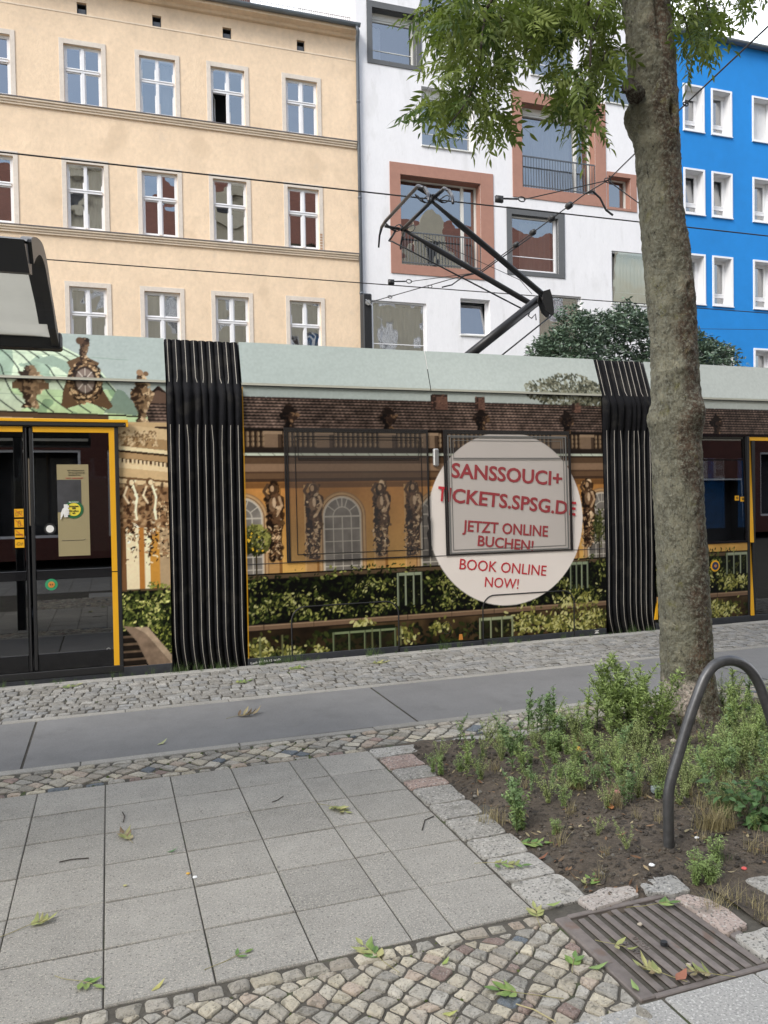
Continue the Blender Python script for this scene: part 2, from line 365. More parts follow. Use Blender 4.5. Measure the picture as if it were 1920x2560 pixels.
X, Y = np.meshgrid(np.linspace(2.235, 6.4, 90), np.linspace(2.10, 2.53, 14)); V = np.stack([X, Y, -.012+.018*vnoise(X, Y, .12, 6)+.02*vnoise(X, Y, .3, 5)], -1).reshape(-1, 3)
F = [(j*90+i, j*90+i+1, (j+1)*90+i+1, (j+1)*90+i) for j in range(13) for i in range(89)]; struct(mesh_np('soil', V, F, M_soil, smooth=True))
M_crumb = mat('soil_crumb', attr=True, rough=.95, bump=[(90,.6,.006)])
g = MB()
def crumb(mb, p, r, c, n=6):
    V = []; 
    for k, (h, s) in enumerate(((-.3,.8),(.25,1.),(.8,.55))):
        for i in range(n):
            a = 2*math.pi*(i+.5*k)/n; q = r*s*RS.uniform(.7, 1.25); V.append((p[0]+q*math.cos(a), p[1]+q*math.sin(a), p[2]+r*h*RS.uniform(.7,1.1)))
    V.append((p[0], p[1], p[2]+r*.9)); F = [(k*n+i, k*n+(i+1)%n, (k+1)*n+(i+1)%n, (k+1)*n+i) for k in range(2) for i in range(n)]+[(2*n+i, 2*n+(i+1)%n, 3*n) for i in range(n)]
    mb.add(V, F, 0, c)
for k in range(7000):
    x = 1.76+RS.rand()*2.5; y = 2.6+RS.rand()**1.3*2.0; r = .003+.010*RS.rand()**3; k_ = RS.uniform(.5, 1.3); t = RS.rand()
    c = np.array((.075,.064,.053) if t < .7 else (.11,.095,.075) if t < .93 else (.16,.15,.13))*k_
    crumb(g, (x, y, float(soilz(x, y))+r*.2), r, tuple(c), 5)
o = g.build('soil_crumbs', M_crumb, smooth=False); o['kind'] = 'stuff'; o['label'] = 'dark crumbs of earth and grit strewn over the planter soil'; o['category'] = 'gravel'
# border stones of the planter (rows of rough granite setts)
g = MB()
def block(P, z, col):
    P = np.array(P, float); c = P.mean(0); n = 16; Q = []
    m = len(P)
    for i in range(m):
        a, p, q = P[i-1], P[i], P[(i+1)%m]
        Q += [p+(a-p)*.12, p+(a-p)*.03+(q-p)*.03, p+(q-p)*.12, p+(q-p)*.5+RS.uniform(-.006,.006,2)]
    Q = np.array(Q); n = len(Q); c = Q.mean(0); rings = [(1., -.05), (1., z-.009), (.982, z-.002), (.93, z), (.5, z+.002)]
    V = []
    for s, h in rings:
        for p in Q: V.append((*(c+(p-c)*s), h+(RS.uniform(-.003,.003) if h > -.02 else 0)))
    V.append((*c, z+.002)); k = len(rings)
    F = [(r*n+i, r*n+(i+1)%n, (r+1)*n+(i+1)%n, (r+1)*n+i) for r in range(k-1) for i in range(n)]+[((k-1)*n+i, (k-1)*n+(i+1)%n, k*n) for i in range(n)]
    g.add(V, F, 0, col)
gry, pnk, pal_ = (.28,.268,.243), (.29,.215,.185), (.35,.335,.305)
y = 2.62; lens = [.23,.22,.20,.245,.20,.235,.13,.2,.22]; cols = [pal_, pal_, gry, gry, gry, gry, pnk, gry, pnk]
for l, cc in zip(lens, cols):
    j = RS.uniform(-.008, .008, 4)
    block([(1.514, y+.003), (1.745+j[0], y+.003+j[1]), (1.745+j[2], y+l-.004), (1.514, y+l-.004)], .006, tuple(np.array(cc)*RS.uniform(.9, 1.08))); y += l
x = 1.50
while x < 6.2:                      # far row, next to the mosaic strip
    l = RS.uniform(.24, .36); block([(x+.005, 4.56+RS.uniform(-.01,.01)), (x+l-.005, 4.56), (x+l-.005, 4.668), (x+.005, 4.668)] if x > 1.7 else [(x+.005,4.50),(x+l-.005,4.52),(x+l-.005,4.668),(x+.005,4.668)], .006, tuple(np.array(pal_)*RS.uniform(.9, 1.05))); x += l
zg = zo(1340, 2180, 580/1659.)
def gq(pts, z=.01): return [tuple(G(*zg(*p), z)[:2]) for p in pts]
block(gq([(290,190),(400,275),(740,160),(690,95),(480,110)]), .01, (.37,.33,.30))
block(gq([(735,90),(790,150),(1000,165),(1110,130),(985,25),(830,40)]), .015, (.29,.285,.27))
block(gq([(985,185),(1360,440),(1525,375),(1240,190),(1060,155)]), .012, (.37,.30,.265))
block(gq([(1410,450),(1640,620),(1900,560),(1659,390)]), .012, pal_)
block([(2.40,2.30),(2.66,2.31),(2.67,2.53),(2.41,2.52)], .01, gry); block([(2.68,2.31),(2.95,2.31),(2.95,2.53),(2.69,2.53)], .01, pal_)
struct(g.build('planter_border', M_granite, smooth=False))
# ------------------------------------------------------------------ drain grate
M_iron = mat('cast_iron', (.165,.142,.130), rough=.6, metal=.15, var=[(3,.2),(25,.25)], speck=[(9,(.14,.075,.045),.5,.60,5)], bump=[(90,.25,.002)])
M_rust = mat('rusty_iron', (.17,.09,.055), rough=.85, var=[(9,.3)], bump=[(60,.4,.003)])
M_web = mat('rusty_shaded_web', (.030,.020,.015), rough=.95, var=[(20,.4)]); M_hole = mat('dark_pit', (.008,.008,.008), rough=1)  # bar web: rust, darkened further to paint the shade between the bars
GX0, GX1, GY0, GY1 = 1.612, 2.07, 2.035, 2.53
t = thing('drain_grate', 'rusty brown cast iron drain grate with slanting bars between cobbles and granite plate', 'drain grate', ((GX0+GX1)/2, (GY0+GY1)/2, 0))
of = tuple(t.location)
g = MB()
g.box(GX0-.07, GX0-.012, GY0, GY1+.015, -.06, .004, 0, None, .004); g.box(GX1+.004, GX1+.055, GY0, GY1+.015, -.06, .004, 0, None, .004)
g.box(GX0-.012, GX1+.004, GY1-.002, GY1+.022, -.06, .004, 0, None, .003); g.box(GX0-.012, GX1+.004, GY0-.002, GY0+.02, -.06, .0, 0, None, .003)
g.box(GX0-.067, GX0-.033, GY1-.30, GY1-.12, -.02, .007, 0, None, .003)
g.build('frame', M_iron, t, off=of)
g = MB(); g.box(GX0-.04, GX1+.04, GY0, GY1, -.30, -.12); g.build('pit', M_hole, t, off=of)
nb = 9; pw = (GX1-GX0)/nb
for i in range(nb):
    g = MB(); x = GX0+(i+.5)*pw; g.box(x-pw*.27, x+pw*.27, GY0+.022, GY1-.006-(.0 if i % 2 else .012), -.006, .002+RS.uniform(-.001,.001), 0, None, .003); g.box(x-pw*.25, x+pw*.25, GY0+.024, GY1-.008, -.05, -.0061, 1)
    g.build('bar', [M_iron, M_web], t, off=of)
g = MB()
for yy in (.09,.19,.30,.40): g.box(GX0, GX1, GY0+yy, GY0+yy+.018, -.075, -.05)
g.build('cross_rib', M_rust, t, off=of)
for (i, txt, dy) in ((1,'CLASSE C',.18),(2,'0190 0',.22)):
    me = text_mesh(txt, .01); V = np.empty(len(me.vertices)*3); me.vertices.foreach_get('co', V); V = V.reshape(-1,3); lo, hi = V.min(0), V.max(0)
    ln = .013*len(txt); x = GX0+(i+.5)*pw
    V2 = np.stack([x+pw*.22-(V[:,1]-lo[1])/(hi[1]-lo[1])*pw*.44-of[0]+0*V[:,0], GY0+dy+(V[:,0]-lo[0])/(hi[0]-lo[0])*ln-of[1], .0025+.003*(V[:,2] > 0)], 1)
    me.vertices.foreach_set('co', V2.ravel()); me.materials.clear(); me.materials.append(M_iron); o = bpy.data.objects.new('cast_lettering', me); C.objects.link(o); o.parent = t
# ================================================================== PRINTED TRAM FILM (flat picture on the bodywork, computed here)
PX = .005; CX0, CX1, CZ0, CZ1 = -1.7, 9.0, -.06, 3.16
CW, CH = int(round((CX1-CX0)/PX)), int(round((CZ1-CZ0)/PX))
cv = np.zeros((CH, CW, 3), np.float32)
GX, GZ = np.meshgrid(CX0+(np.arange(CW)+.5)*PX, CZ0+(np.arange(CH)+.5)*PX)
pr = np.random.RandomState(21)
def fb(s, seed, o=4, sx=1., sz=1.):
    a = np.zeros_like(GX); am = 1.; tot = 0
    for k in range(o): a += am*vnoise(GX*sx+7, GZ*sz+9, s/2**k, seed+k); tot += am; am *= .55
    return (a/tot).astype(np.float32)
def win(x0, x1, z0, z1):
    i0 = max(0, int((x0-CX0)/PX)); i1 = min(CW, int((x1-CX0)/PX)+1); j0 = max(0, int((z0-CZ0)/PX)); j1 = min(CH, int((z1-CZ0)/PX)+1)
    return slice(j0, max(j0, j1)), slice(i0, max(i0, i1))
def put(sl, m, col, a=1.):
    col = np.array(col, np.float32)/255. if not isinstance(col, np.ndarray) or col.ndim == 1 else col
    m = (m*a)[..., None]; cv[sl] = cv[sl]*(1-m)+col*m
def rect(x0, x1, z0, z1, col, a=1., slope=0.):
    sl = win(x0, x1, z0-abs(slope)*(x1-x0), z1+abs(slope)*(x1-x0)); z = GZ[sl]-slope*(GX[sl]-x0); put(sl, ((z >= z0) & (z < z1) & (GX[sl] >= x0) & (GX[sl] < x1)).astype(np.float32), col, a)
def ell(cx, cz, rx, rz, col, a=1., rot=0., soft=.12):
    r = max(rx, rz)*1.15; sl = win(cx-r, cx+r, cz-r, cz+r); x = GX[sl]-cx; z = GZ[sl]-cz
    c, s = math.cos(rot), math.sin(rot); d = np.hypot((x*c+z*s)/rx, (-x*s+z*c)/rz); put(sl, np.clip((1-d)/soft+.5, 0, 1), col, a)
def poly(P, col, a=1.):
    P = np.array(P); sl = win(P[:,0].min(), P[:,0].max(), P[:,1].min(), P[:,1].max()); x = GX[sl]; z = GZ[sl]; m = np.zeros_like(x, bool)
    for i in range(len(P)):
        (xa, za), (xb, zb) = P[i-1], P[i]
        if za == zb: continue
        m ^= ((za > z) != (zb > z)) & (x < (xb-xa)*(z-za)/(zb-za)+xa)
    put(sl, m.astype(np.float32), col, a)
def line(P, wd, col, a=1.):
    for (x0, z0), (x1, z1) in zip(P[:-1], P[1:]):
        sl = win(min(x0,x1)-wd, max(x0,x1)+wd, min(z0,z1)-wd, max(z0,z1)+wd); x = GX[sl]; z = GZ[sl]; dx, dz = x1-x0, z1-z0; L2 = dx*dx+dz*dz+1e-9
        t = np.clip(((x-x0)*dx+(z-z0)*dz)/L2, 0, 1); d = np.hypot(x-x0-t*dx, z-z0-t*dz); put(sl, np.clip((wd/2-d)/PX+.5, 0, 1), col, a)
def leaves(x0, x1, z0, z1, n, cols, r0, r1, dens=None, a=1.):
    for k in range(n):
        x, z = pr.uniform(x0, x1), pr.uniform(z0, z1)
        if dens is not None and pr.rand() > dens(x, z): continue
        r = pr.uniform(r0, r1); ell(x, z, r, r*pr.uniform(.3, .6), np.array(cols[pr.randint(len(cols))])*pr.uniform(.8, 1.2), a, pr.uniform(0, 3.1), .25)
def blobfig(cx, z0, z1, wd, dark, mid, hi, n=150, lean=0., kind='herm'):
    h = z1-z0
    def prof(t):    # half width over height, 0 foot, 1 head
        if kind == 'herm': return wd*np.interp(t, [0,.15,.38,.45,.58,.75,.82,.86,.93,1.], [.28,.34,.42,.55,.46,.62,.60,.22,.30,.16])
        return wd*np.interp(t, [0,.06,.12,.25,.5,.62,.7,.74,.82,.9,1.], [.5,.5,.2,.28,.9,1.,.8,.45,.62,.35,.2])
    ts = np.linspace(0, 1, 60); P = [(cx+lean*t+prof(t), z0+t*h) for t in ts]+[(cx+lean*t-prof(t), z0+t*h) for t in ts[::-1]]
    poly(P, mid)
    for k in range(n):
        t = pr.rand()**1.2; w_ = prof(t); u = pr.uniform(-1, 1); x = cx+lean*t+u*w_*.95; z = z0+t*h; r = pr.uniform(.008, .028)*(wd/.1)
        sh = u*.8+pr.normal(0, .45); col = hi if sh > .75 else mid if sh > -.15 else dark
        ell(x, z, r, r*pr.uniform(.3, .8), np.array(col)*pr.uniform(.85, 1.12), .85, pr.uniform(0, 3.1), .35)
# ---- sky
tX = np.clip((GX+1.7)/9, 0, 1)[..., None]; n1 = fb(1.2, 40, 4, .6, 1.)[..., None]
cv[:] = (np.array([146,160,157])*(1-tX)+np.array([168,174,168])*tX)/255.*(.95+.10*n1)
cv += np.clip(tX*2.4-.95, 0, .5)*(1-np.clip((GZ[..., None]-2.7)/.5, 0, 1))*np.array([.05,.05,.05])
# ---- long tiled roof (all sections)
def tiles(x0, x1, z0, z1, ph=0.):
    sl = win(x0, x1, z0, z1); x, z = GX[sl], GZ[sl]; p = .0305; r = (z-z0)/p; k = np.floor(r); f = r-k
    sc = np.sin((x+k*.011)*2*math.pi/.044)*.5+.5; nn = fb(.05, 50, 3)[sl]; big = fb(.6, 54, 3)[sl]
    v = .70+.85*np.clip((f-.5+.22*sc)*3, 0, 1)*np.clip((1.05-f)*8, 0, 1)-.5*(f < .2); v = v*(.62+.76*nn)*(.8+.4*big)
    cv[sl] = np.clip(v[..., None]*np.array([78,64,57])/255., 0, 1)
    for q in range(int((x1-x0)/.05)): ell(x0+q*.05+pr.uniform(-.01,.01), z1, .03, .012, (64,46,40), .9)
tiles(.35, 9, 2.27, 2.575)
# chimneys
for x, wd, h in ((3.33,.10,2.66),(3.80,.06,2.645),(5.0,.06,2.64)):
    rect(x-wd, x+wd*.8, 2.5, h, (108,78,66)); rect(x-wd*1.15, x-wd*.5, 2.5, h-.01, (58,44,40)); rect(x-wd, x+wd*.8, h-.025, h, (70,52,46))
    for q in range(30): ell(x+pr.uniform(-wd,wd*.7), pr.uniform(2.5,h), .012, .008, (135,98,82) if q % 2 else (80,58,50), .6)
# trees behind the roof
for cx, cz, rx, rz in ((4.62,2.74,.28,.12),(4.95,2.80,.3,.15),(5.18,2.72,.2,.14),(5.0,2.62,.45,.12),(5.9,2.7,.1,.1)):
    for q in range(300):
        a, r = pr.uniform(0, 6.28), math.sqrt(pr.rand()); x = cx+rx*r*math.cos(a)*1.05; z = cz+rz*r*math.sin(a)*1.05
        if z < 2.585: continue
        ell(x, z, pr.uniform(.012,.028), .012, ((84,84,66),(60,62,48),(112,110,88),(140,140,118))[pr.randint(4)], .8, pr.uniform(0,3))
# ---- entablature and wall (long front)
rect(.3, 9, 2.248, 2.272, (38,30,26)); rect(.3, 9, 2.09, 2.25, (58,44,34))
for k in range(int(8.6/.052)):
    x = .4+k*.052
    for z in (2.105, 2.155, 2.205): ell(x, z+.015, .016, .028, (122,98,74), .9); ell(x+.006, z+.018, .006, .02, (172,146,112), .7)
for x in (1.53,2.05,2.72,3.2,4.1,4.75,5.12,6.3,6.9): rect(x-.085, x+.085, 2.085, 2.25, (128,104,82)); rect(x-.095, x+.095, 2.222, 2.25, (150,124,98)); rect(x+.05, x+.085, 2.085, 2.22, (84,66,52))
rect(.3, 9, 2.035, 2.09, (50,40,34)); rect(.3, 9, 2.012, 2.036, (186,192,172))
for k in range(60): line([(.4+k*.14, 2.036), (.43+k*.14, 2.012)], .006, (120,124,110))
rect(.3, 9, 1.99, 2.012, (70,52,40)); rect(.3, 9, 1.93, 1.99, (98,74,54)); rect(.3, 9, 1.85, 1.93, (142,112,86)); rect(.3, 9, 1.835, 1.855, (92,68,50)); rect(.3, 9, 1.78, 1.835, (112,84,60)); rect(.3, 9, 1.745, 1.785, (82,60,44))
sl = win(.3, 9, .80, 1.745); t = ((GZ[sl]-.8)/.945)[..., None]; nn = fb(.5, 60, 4, 1., .6)[sl][..., None]
cv[sl] = (np.array([204,156,76])*(1-t)+np.array([184,122,58])*t)/255.*(.82+.36*nn)
rect(.3, 9, 1.69, 1.745, (96,66,40), .65)
# pilasters
for x in (1.52,1.9,2.62,2.96,4.9,5.10,6.2,6.6): rect(x-.075, x+.075, .80, 1.72, (176,132,82), .8); rect(x+.045, x+.075, .80, 1.72, (140,92,44), .8); rect(x-.075, x-.06, .8, 1.72, (214,170,108), .6)
# arched windows
def arch(cx, hw=.188, zt=1.40, z0=.79):
    for gr_, col in ((.062,(150,112,72)),(.05,(186,146,98)),(.028,(128,92,58)),(.018,(190,166,134))):
        h = hw+gr_; rect(cx-h, cx+h, z0, zt, col); ell(cx, zt, h, h, col, 1., 0, .02)
    g_ = (122,115,107); rect(cx-hw, cx+hw, z0, zt, g_); ell(cx, zt, hw, hw, g_, 1, 0, .02)
    sl = win(cx-hw, cx+hw, z0, zt+hw); nn = fb(.2, 70, 3)[sl][..., None]; m = (np.hypot(GX[sl]-cx, np.maximum(0, GZ[sl]-zt)) < hw)[..., None]; cv[sl] = np.where(m, cv[sl]*(.72+.5*nn), cv[sl])
    wc = (184,175,160)
    for x in (-.094, 0, .094): line([(cx+x, z0), (cx+x, zt)], .009, wc)
    for k in range(6): line([(cx-hw, zt-.125*k), (cx+hw, zt-.125*k)], .009 if k else .014, wc)
    line([(cx+.094*math.cos(a), zt+.094*math.sin(a)) for a in np.linspace(0, math.pi, 16)], .009, wc)
    for a in np.linspace(0, math.pi, 6)[1:-1]: line([(cx+.094*math.cos(a), zt+.094*math.sin(a)), (cx+hw*math.cos(a), zt+hw*math.sin(a))], .009, wc)
    line([(cx, zt+.094), (cx, zt+hw)], .009, wc)
    line([(cx+hw*math.cos(a), zt+hw*math.sin(a)) for a in np.linspace(0, math.pi, 26)]+[(cx-hw, z0)], .012, wc); line([(cx+hw, zt), (cx+hw, z0)], .012, wc)
for cx in (1.215, 2.215, 3.26, 5.29, 6.35): arch(cx)
# herm figures and vases
dk, md, hi_ = (44,30,20), (104,74,50), (214,182,142)
for x, ln in ((1.52,.0),(1.90,.02),(2.62,.01),(2.96,.03),(5.09,.02)): blobfig(x+.02, 1.0, 1.735, .150, (48,34,20), (74,50,30), (110,80,48), 90, ln); blobfig(x, 1.0, 1.73, .125, dk, md, hi_, 300, ln); ell(x+ln+.005, 1.68, .042, .05, (84,60,40)); ell(x+ln-.008, 1.685, .02, .03, (176,140,102)); line([(x+ln-.05,1.60),(x+ln-.09,1.66),(x+ln-.05,1.725)], .03, (96,70,48)); line([(x+ln+.06,1.6),(x+ln+.085,1.52),(x+ln+.04,1.44)], .026, (196,160,120), .8); ell(x+ln-.01, 1.53, .035, .07, (150,116,84), .7); ell(x+ln+.01, 1.55, .018, .05, (222,190,152), .7); leaves(x-.08, x+.08, 1.0, 1.32, 90, [(60,42,28),(150,116,80),(196,162,120),(40,28,18)], .008, .022)
for x in (1.70,2.74,3.80,4.86,6.95): blobfig(x, 2.275, 2.50, .10, (26,20,18), (62,46,38), (128,98,70), 130, 0, 'vase'); ell(x, 2.455, .085, .022, (44,34,30)); ell(x, 2.475, .04, .03, (40,30,26))
rect(4.80, 4.86, 1.90, 1.955, (196,190,180)); 
# garden terraces
def terrace(x0, x1):
    sl = win(x0, x1, -.06, .86); nn = fb(.35, 80, 4)[sl][..., None]
    cv[sl] = np.array([20,21,13])/255.*(.4+1.1*nn)
    rect(x0, x1, .81, .845, (96,78,58)); rect(x0, x1, .80, .812, (48,40,30))
    n = int(2300*(x1-x0)/4); gre = [(46,55,24),(74,83,38),(104,110,50),(34,41,19),(140,141,72),(60,72,33)]
    blob = lambda x, z: .25+.9*np.clip(float(vnoise(np.array(x*1.), np.array(z*1.6), .16, 83))*2-.6, 0, 1)
    leaves(x0, x1, .37, .83, n//2, [(24,30,15),(36,44,21),(50,58,28)], .012, .032)
    leaves(x0, x1, .37, .83, int(n*1.3), gre, .010, .026, lambda x, z: blob(x, z)**2.2*1.1)
    leaves(x0, x1, .42, .74, n//2, [(134,134,72),(108,110,54),(166,164,106)], .007, .019, lambda x, z: blob(x, z)**3)
    leaves(x0, x1, .83, .90, n//9, gre, .008, .022, lambda x, z: .5+.5*math.sin(x*3))
    rect(x0, x1, .305, .362, (122,96,74)); rect(x0, x1, .35, .362, (160,130,102)); rect(x0, x1, .295, .308, (44,34,26))
    for k in range(int((x1-x0)/.5)): line([(x0+k*.5+.1, .305), (x0+k*.5+.1, .362)], .006, (70,54,42))
    sl = win(x0, x1, -.06, .297); nn = fb(.3, 90, 4)[sl][..., None]; cv[sl] = np.array([84,66,44])/255.*(.25+1.1*nn)
    leaves(x0, x1, .02, .25, n//3, [(40,48,20),(28,32,14),(66,74,34)], .015, .04, lambda x, z: blob(x+3, z*2))
terrace(.3, 9)
yl = [(158,154,76),(190,186,118),(122,120,54),(80,84,40)]
for cx, cz, rx, rz, n in ((1.36,.10,.13,.13,130),(1.62,.06,.14,.06,60),(1.95,.07,.12,.06,25),(2.40,.30,.10,.04,50),(2.90,.15,.09,.10,40),(3.25,.20,.12,.08,50),(4.3,.2,.2,.12,170),(4.7,.14,.2,.12,200),(5.1,.16,.2,.15,230),(4.9,.4,.3,.1,120),(6.9,.16,.3,.10,260),(7.2,.5,.25,.08,160),(6.6,.5,.2,.08,130)):
    for q in range(n): ell(cx+pr.normal(0,.55)*rx, cz+pr.normal(0,.55)*rz, pr.uniform(.012,.032), pr.uniform(.007,.014), yl[pr.randint(4)], .95, pr.uniform(0,3.1), .25)
def frame(x0, x1, z0, z1, n, col=(126,138,92), dkc=(30,34,20), wd=.02):
    col = tuple(.6*np.array(col)+.4*np.array((150,152,128))); rect(x0, x1, z0, z1, dkc, .45); rect(x0-.01, x1+.01, z1-.03, z1, col)
    for k in range(n+1): x = x0+(x1-x0)*k/n; rect(x-wd/2, x+wd/2, z0, z1, col); rect(x+wd*.1, x+wd/2, z0, z1, tuple(np.array(col)*.7))
frame(2.10, 2.76, .03, .245, 4, (104,124,76)); rect(2.05, 2.76, .235, .275, (34,42,26)); frame(3.73, 4.12, .03, .27, 3, (150,160,112)); frame(2.80, 3.06, .46, .80, 3, (132,146,116)); frame(4.86, 5.08, .52, .82, 3, (122,140,106)); frame(7.05, 7.36, .58, .84, 3, (140,152,122))
for x in (2.82,2.51,1.36,1.58): rect(x-.012, x+.012, .05, .25, (112,116,76), .8)
# ball tree
rect(1.335, 1.352, .80, 1.10, (66,56,36))
for q in range(420):
    a, r = pr.uniform(0, 6.28), math.sqrt(pr.rand())*.15; x, z = 1.34+r*math.cos(a)*.95, 1.19+r*math.sin(a); b_ = (x-1.34+z-1.19)*2.2+pr.normal(0,.25)
    ell(x, z, pr.uniform(.010,.022), .010, (150,148,72) if b_ > .25 else (92,94,44) if b_ > -.1 else (44,48,22), .95, pr.uniform(0,3.1), .3)
for q in range(10): ell(1.34+pr.uniform(-.1,.1), 1.16+pr.uniform(-.1,.1), .009, .009, (222,176,40))
# right tree next to last arch
for q in range(200): ell(5.24+pr.normal(0,.035), 1.2+pr.normal(0,.09), .016, .01, (54,60,30) if q % 2 else (96,98,52), .9, pr.uniform(0,3))
rect(5.235, 5.248, .8, 1.15, (60,50,34))
# ---- rotunda with copper dome (left section)
DO = [(.53,2.29),(.418,2.34),(.30,2.42),(.151,2.53),(.05,2.66),(-.055,2.803),(-.20,2.92),(-.368,3.011),(-.60,3.10),(-.95,3.16),(-1.7,3.2)]
poly(DO+[(-1.7,2.25),(.53,2.25)], (186,204,176))
sl = win(-1.7, .55, 2.25, 3.16); nn = fb(.12, 100, 4)[sl]; dm = np.zeros_like(nn); xo = np.interp(GZ[sl], [p[1] for p in DO], [p[0] for p in DO]); inside = GX[sl] < xo-.02
pt = fb(.28, 105, 3)[sl]; cv[sl] = np.where(inside[..., None], cv[sl]*(.88+.24*nn[..., None]), cv[sl])
pm_ = (inside & (pt > .60))[..., None]; cv[sl] = np.where(pm_, np.array([142,166,146])/255.*(.85+.3*nn[..., None]), cv[sl])
gl = (inside & (GZ[sl] < 2.55+.1*pt) & (pt > .42))[..., None]; cv[sl] = np.where(gl, cv[sl]*np.array([.93,.99,.86]), cv[sl])
for k in range(13):
    xb = .32-k*.155; P = []
    for tt in np.linspace(0, 1, 14): z = 2.40+tt*.72; xr = np.interp(z, [p[1] for p in DO], [p[0] for p in DO]); P.append((xr-(.32-xb)*(1-.42*tt**1.6)-.06*tt, z))
    line(P, .011, (44,54,50), .9)
for z in (2.55, 2.74, 2.93): line([(-1.7, z+.03), (.2, z-.03)], .004, (110,138,112), .7)
poly([(-.02,2.40),(.10,2.62),(.16,2.60),(.30,2.41),(.26,2.38)], (120,142,126)); poly([(-.62,2.86),(-.40,2.80),(-.30,2.72),(-.2,2.8),(-.45,2.92)], (138,160,144))
# cornice under the dome, tiled roof piece at the right
tiles(.36, .56, 2.30, 2.50); tiles(.44, .56, 2.42, 2.54)
rect(-1.7, .02, 2.36, 2.42, (92,74,58), 1, -.02); rect(-1.7, .2, 2.30, 2.375, (178,156,124), 1, -.03); rect(-1.7, .3, 2.405, 2.42, (60,52,40), 1, -.02)
poly([(.36,2.56),(.47,2.66),(.56,2.58),(.56,2.5),(.36,2.5)], (112,88,74)); poly([(.36,2.57),(.46,2.66),(.56,2.58),(.46,2.62)], (54,42,38))
# oval dormer with figure
poly([(-.38,2.46),(-.36,2.60),(-.30,2.80),(-.33,2.86),(-.19,2.93),(-.05,2.86),(-.08,2.80),(-.02,2.60),(.06,2.46),(.02,2.43),(-.16,2.49),(-.34,2.43)], (104,80,56))
blobfig(-.19, 2.88, 3.10, .07, (58,44,34), (116,90,66), (206,176,136), 120, .02); ell(-.165, 3.06, .03, .03, (78,58,44)); ell(-.215, 3.07, .034, .036, (96,72,54)); ell(-.15, 3.08, .02, .02, (52,40,32))
for q in range(260):
    a = pr.uniform(0, 6.28); r = pr.uniform(.85, 1.5); ell(-.175+.10*r*math.cos(a), 2.68+.14*r*math.sin(a), pr.uniform(.01,.026), .010, ((206,172,126),(66,48,34),(134,104,72),(40,30,22))[pr.randint(4)], .85, a+1.57, .3)
ell(-.175, 2.69, .098, .130, (58,44,36)); ell(-.175, 2.69, .080, .112, (128,112,102)); ell(-.175, 2.69, .03, .045, (96,84,78))
for a in np.linspace(0, 6.28, 9): line([(-.175+.03*math.cos(a), 2.69+.045*math.sin(a)), (-.175+.08*math.cos(a), 2.69+.112*math.sin(a))], .008, (190,180,166))
blobfig(-.63, 2.44, 2.80, .13, (62,46,34), (132,106,78), (206,176,138), 240, 0, 'vase'); blobfig(.315, 2.30, 2.76, .105, (62,46,34), (136,108,78), (212,182,140), 260, 0, 'vase'); ell(.30, 2.78, .03, .03, (150,118,88)); ell(.355, 2.77, .024, .024, (120,92,66))
rect(-.78, -.70, 2.60, 2.66, (110,86,62)); rect(-.56, -.48, 2.60, 2.66, (110,86,62))
# rotunda wall right of the doors
def band(z0, z1, c, sl_=-.10): rect(.08, .56, z0, z1, c, 1, sl_)
rect(.08, .56, .75, 2.32, (196,164,118)); rect(.44, .56, 1.6, 2.28, (74,56,46)); tiles(.45, .56, 2.14, 2.27)
band(2.20, 2.30, (206,176,130)); band(2.10, 2.20, (170,136,92)); 
for q in range(160): ell(pr.uniform(.1,.44), pr.uniform(2.10,2.24), .014, .008, ((214,188,146),(120,90,58))[q % 2], .7, pr.uniform(0,3))
band(2.045, 2.065, (64,44,28)); band(2.065, 2.10, (232,206,160)); band(1.99, 2.045, (178,142,96)); band(1.955, 1.99, (92,66,42))
for k in range(12): rect(.10+k*.036, .12+k*.036, 1.945-.004*k, 1.985-.004*k, (226,200,156))
band(1.90, 1.945, (226,198,150)); band(1.82, 1.90, (206,172,122)); band(1.80, 1.82, (120,88,56)); band(1.74, 1.80, (218,188,140)); rect(.08, .56, 1.70, 1.76, (110,80,52), .7, -.1)
for x0, x1, c in ((.08,.145,(128,88,54)),(.145,.255,(226,206,164)),(.255,.305,(186,120,48)),(.305,.355,(232,214,172)),(.355,.44,(204,142,52)),(.44,.53,(178,150,112))): rect(x0, x1, .76, 1.42, c)
rect(.08, .53, 1.34, 1.72, (150,112,76))
for q in range(200): ell(pr.uniform(.09,.53), pr.uniform(1.36,1.74), pr.uniform(.015,.035), .014, ((196,160,114),(96,66,42),(150,112,76),(60,40,26))[pr.randint(4)], .7, pr.uniform(0,3), .4)
for cx, wd in ((.195,.085),(.365,.085)):
    blobfig(cx, 1.28, 1.78, wd, (78,52,34), (158,120,82), (244,226,184), 170, .02)
    line([(cx+.02, 1.74), (cx+.055, 1.62), (cx+.04, 1.5), (cx+.05, 1.42)], .02, (250,234,196), .9); line([(cx-.03, 1.72), (cx-.06, 1.64), (cx-.02, 1.57)], .018, (240,218,176), .85)
    ell(cx, 1.765, .034, .038, (120,86,56)); ell(cx+.01, 1.76, .02, .026, (230,204,160))
    leaves(cx-.06, cx+.07, 1.0, 1.36, 150, [(60,40,26),(240,220,178),(150,112,74),(96,66,42)], .007, .02, lambda x, z: (z-.95)/.4)
leaves(.44, .53, 1.05, 1.6, 100, [(70,48,32),(206,174,130),(140,104,70)], .008, .02)
rect(.08, .53, .748, .772, (96,78,54), 1, .01)
sl = win(.08, .545, -.06, .75); nn = fb(.3, 120, 4)[sl][..., None]; cv[sl] = np.array([26,28,15])/255.*(.5+nn)
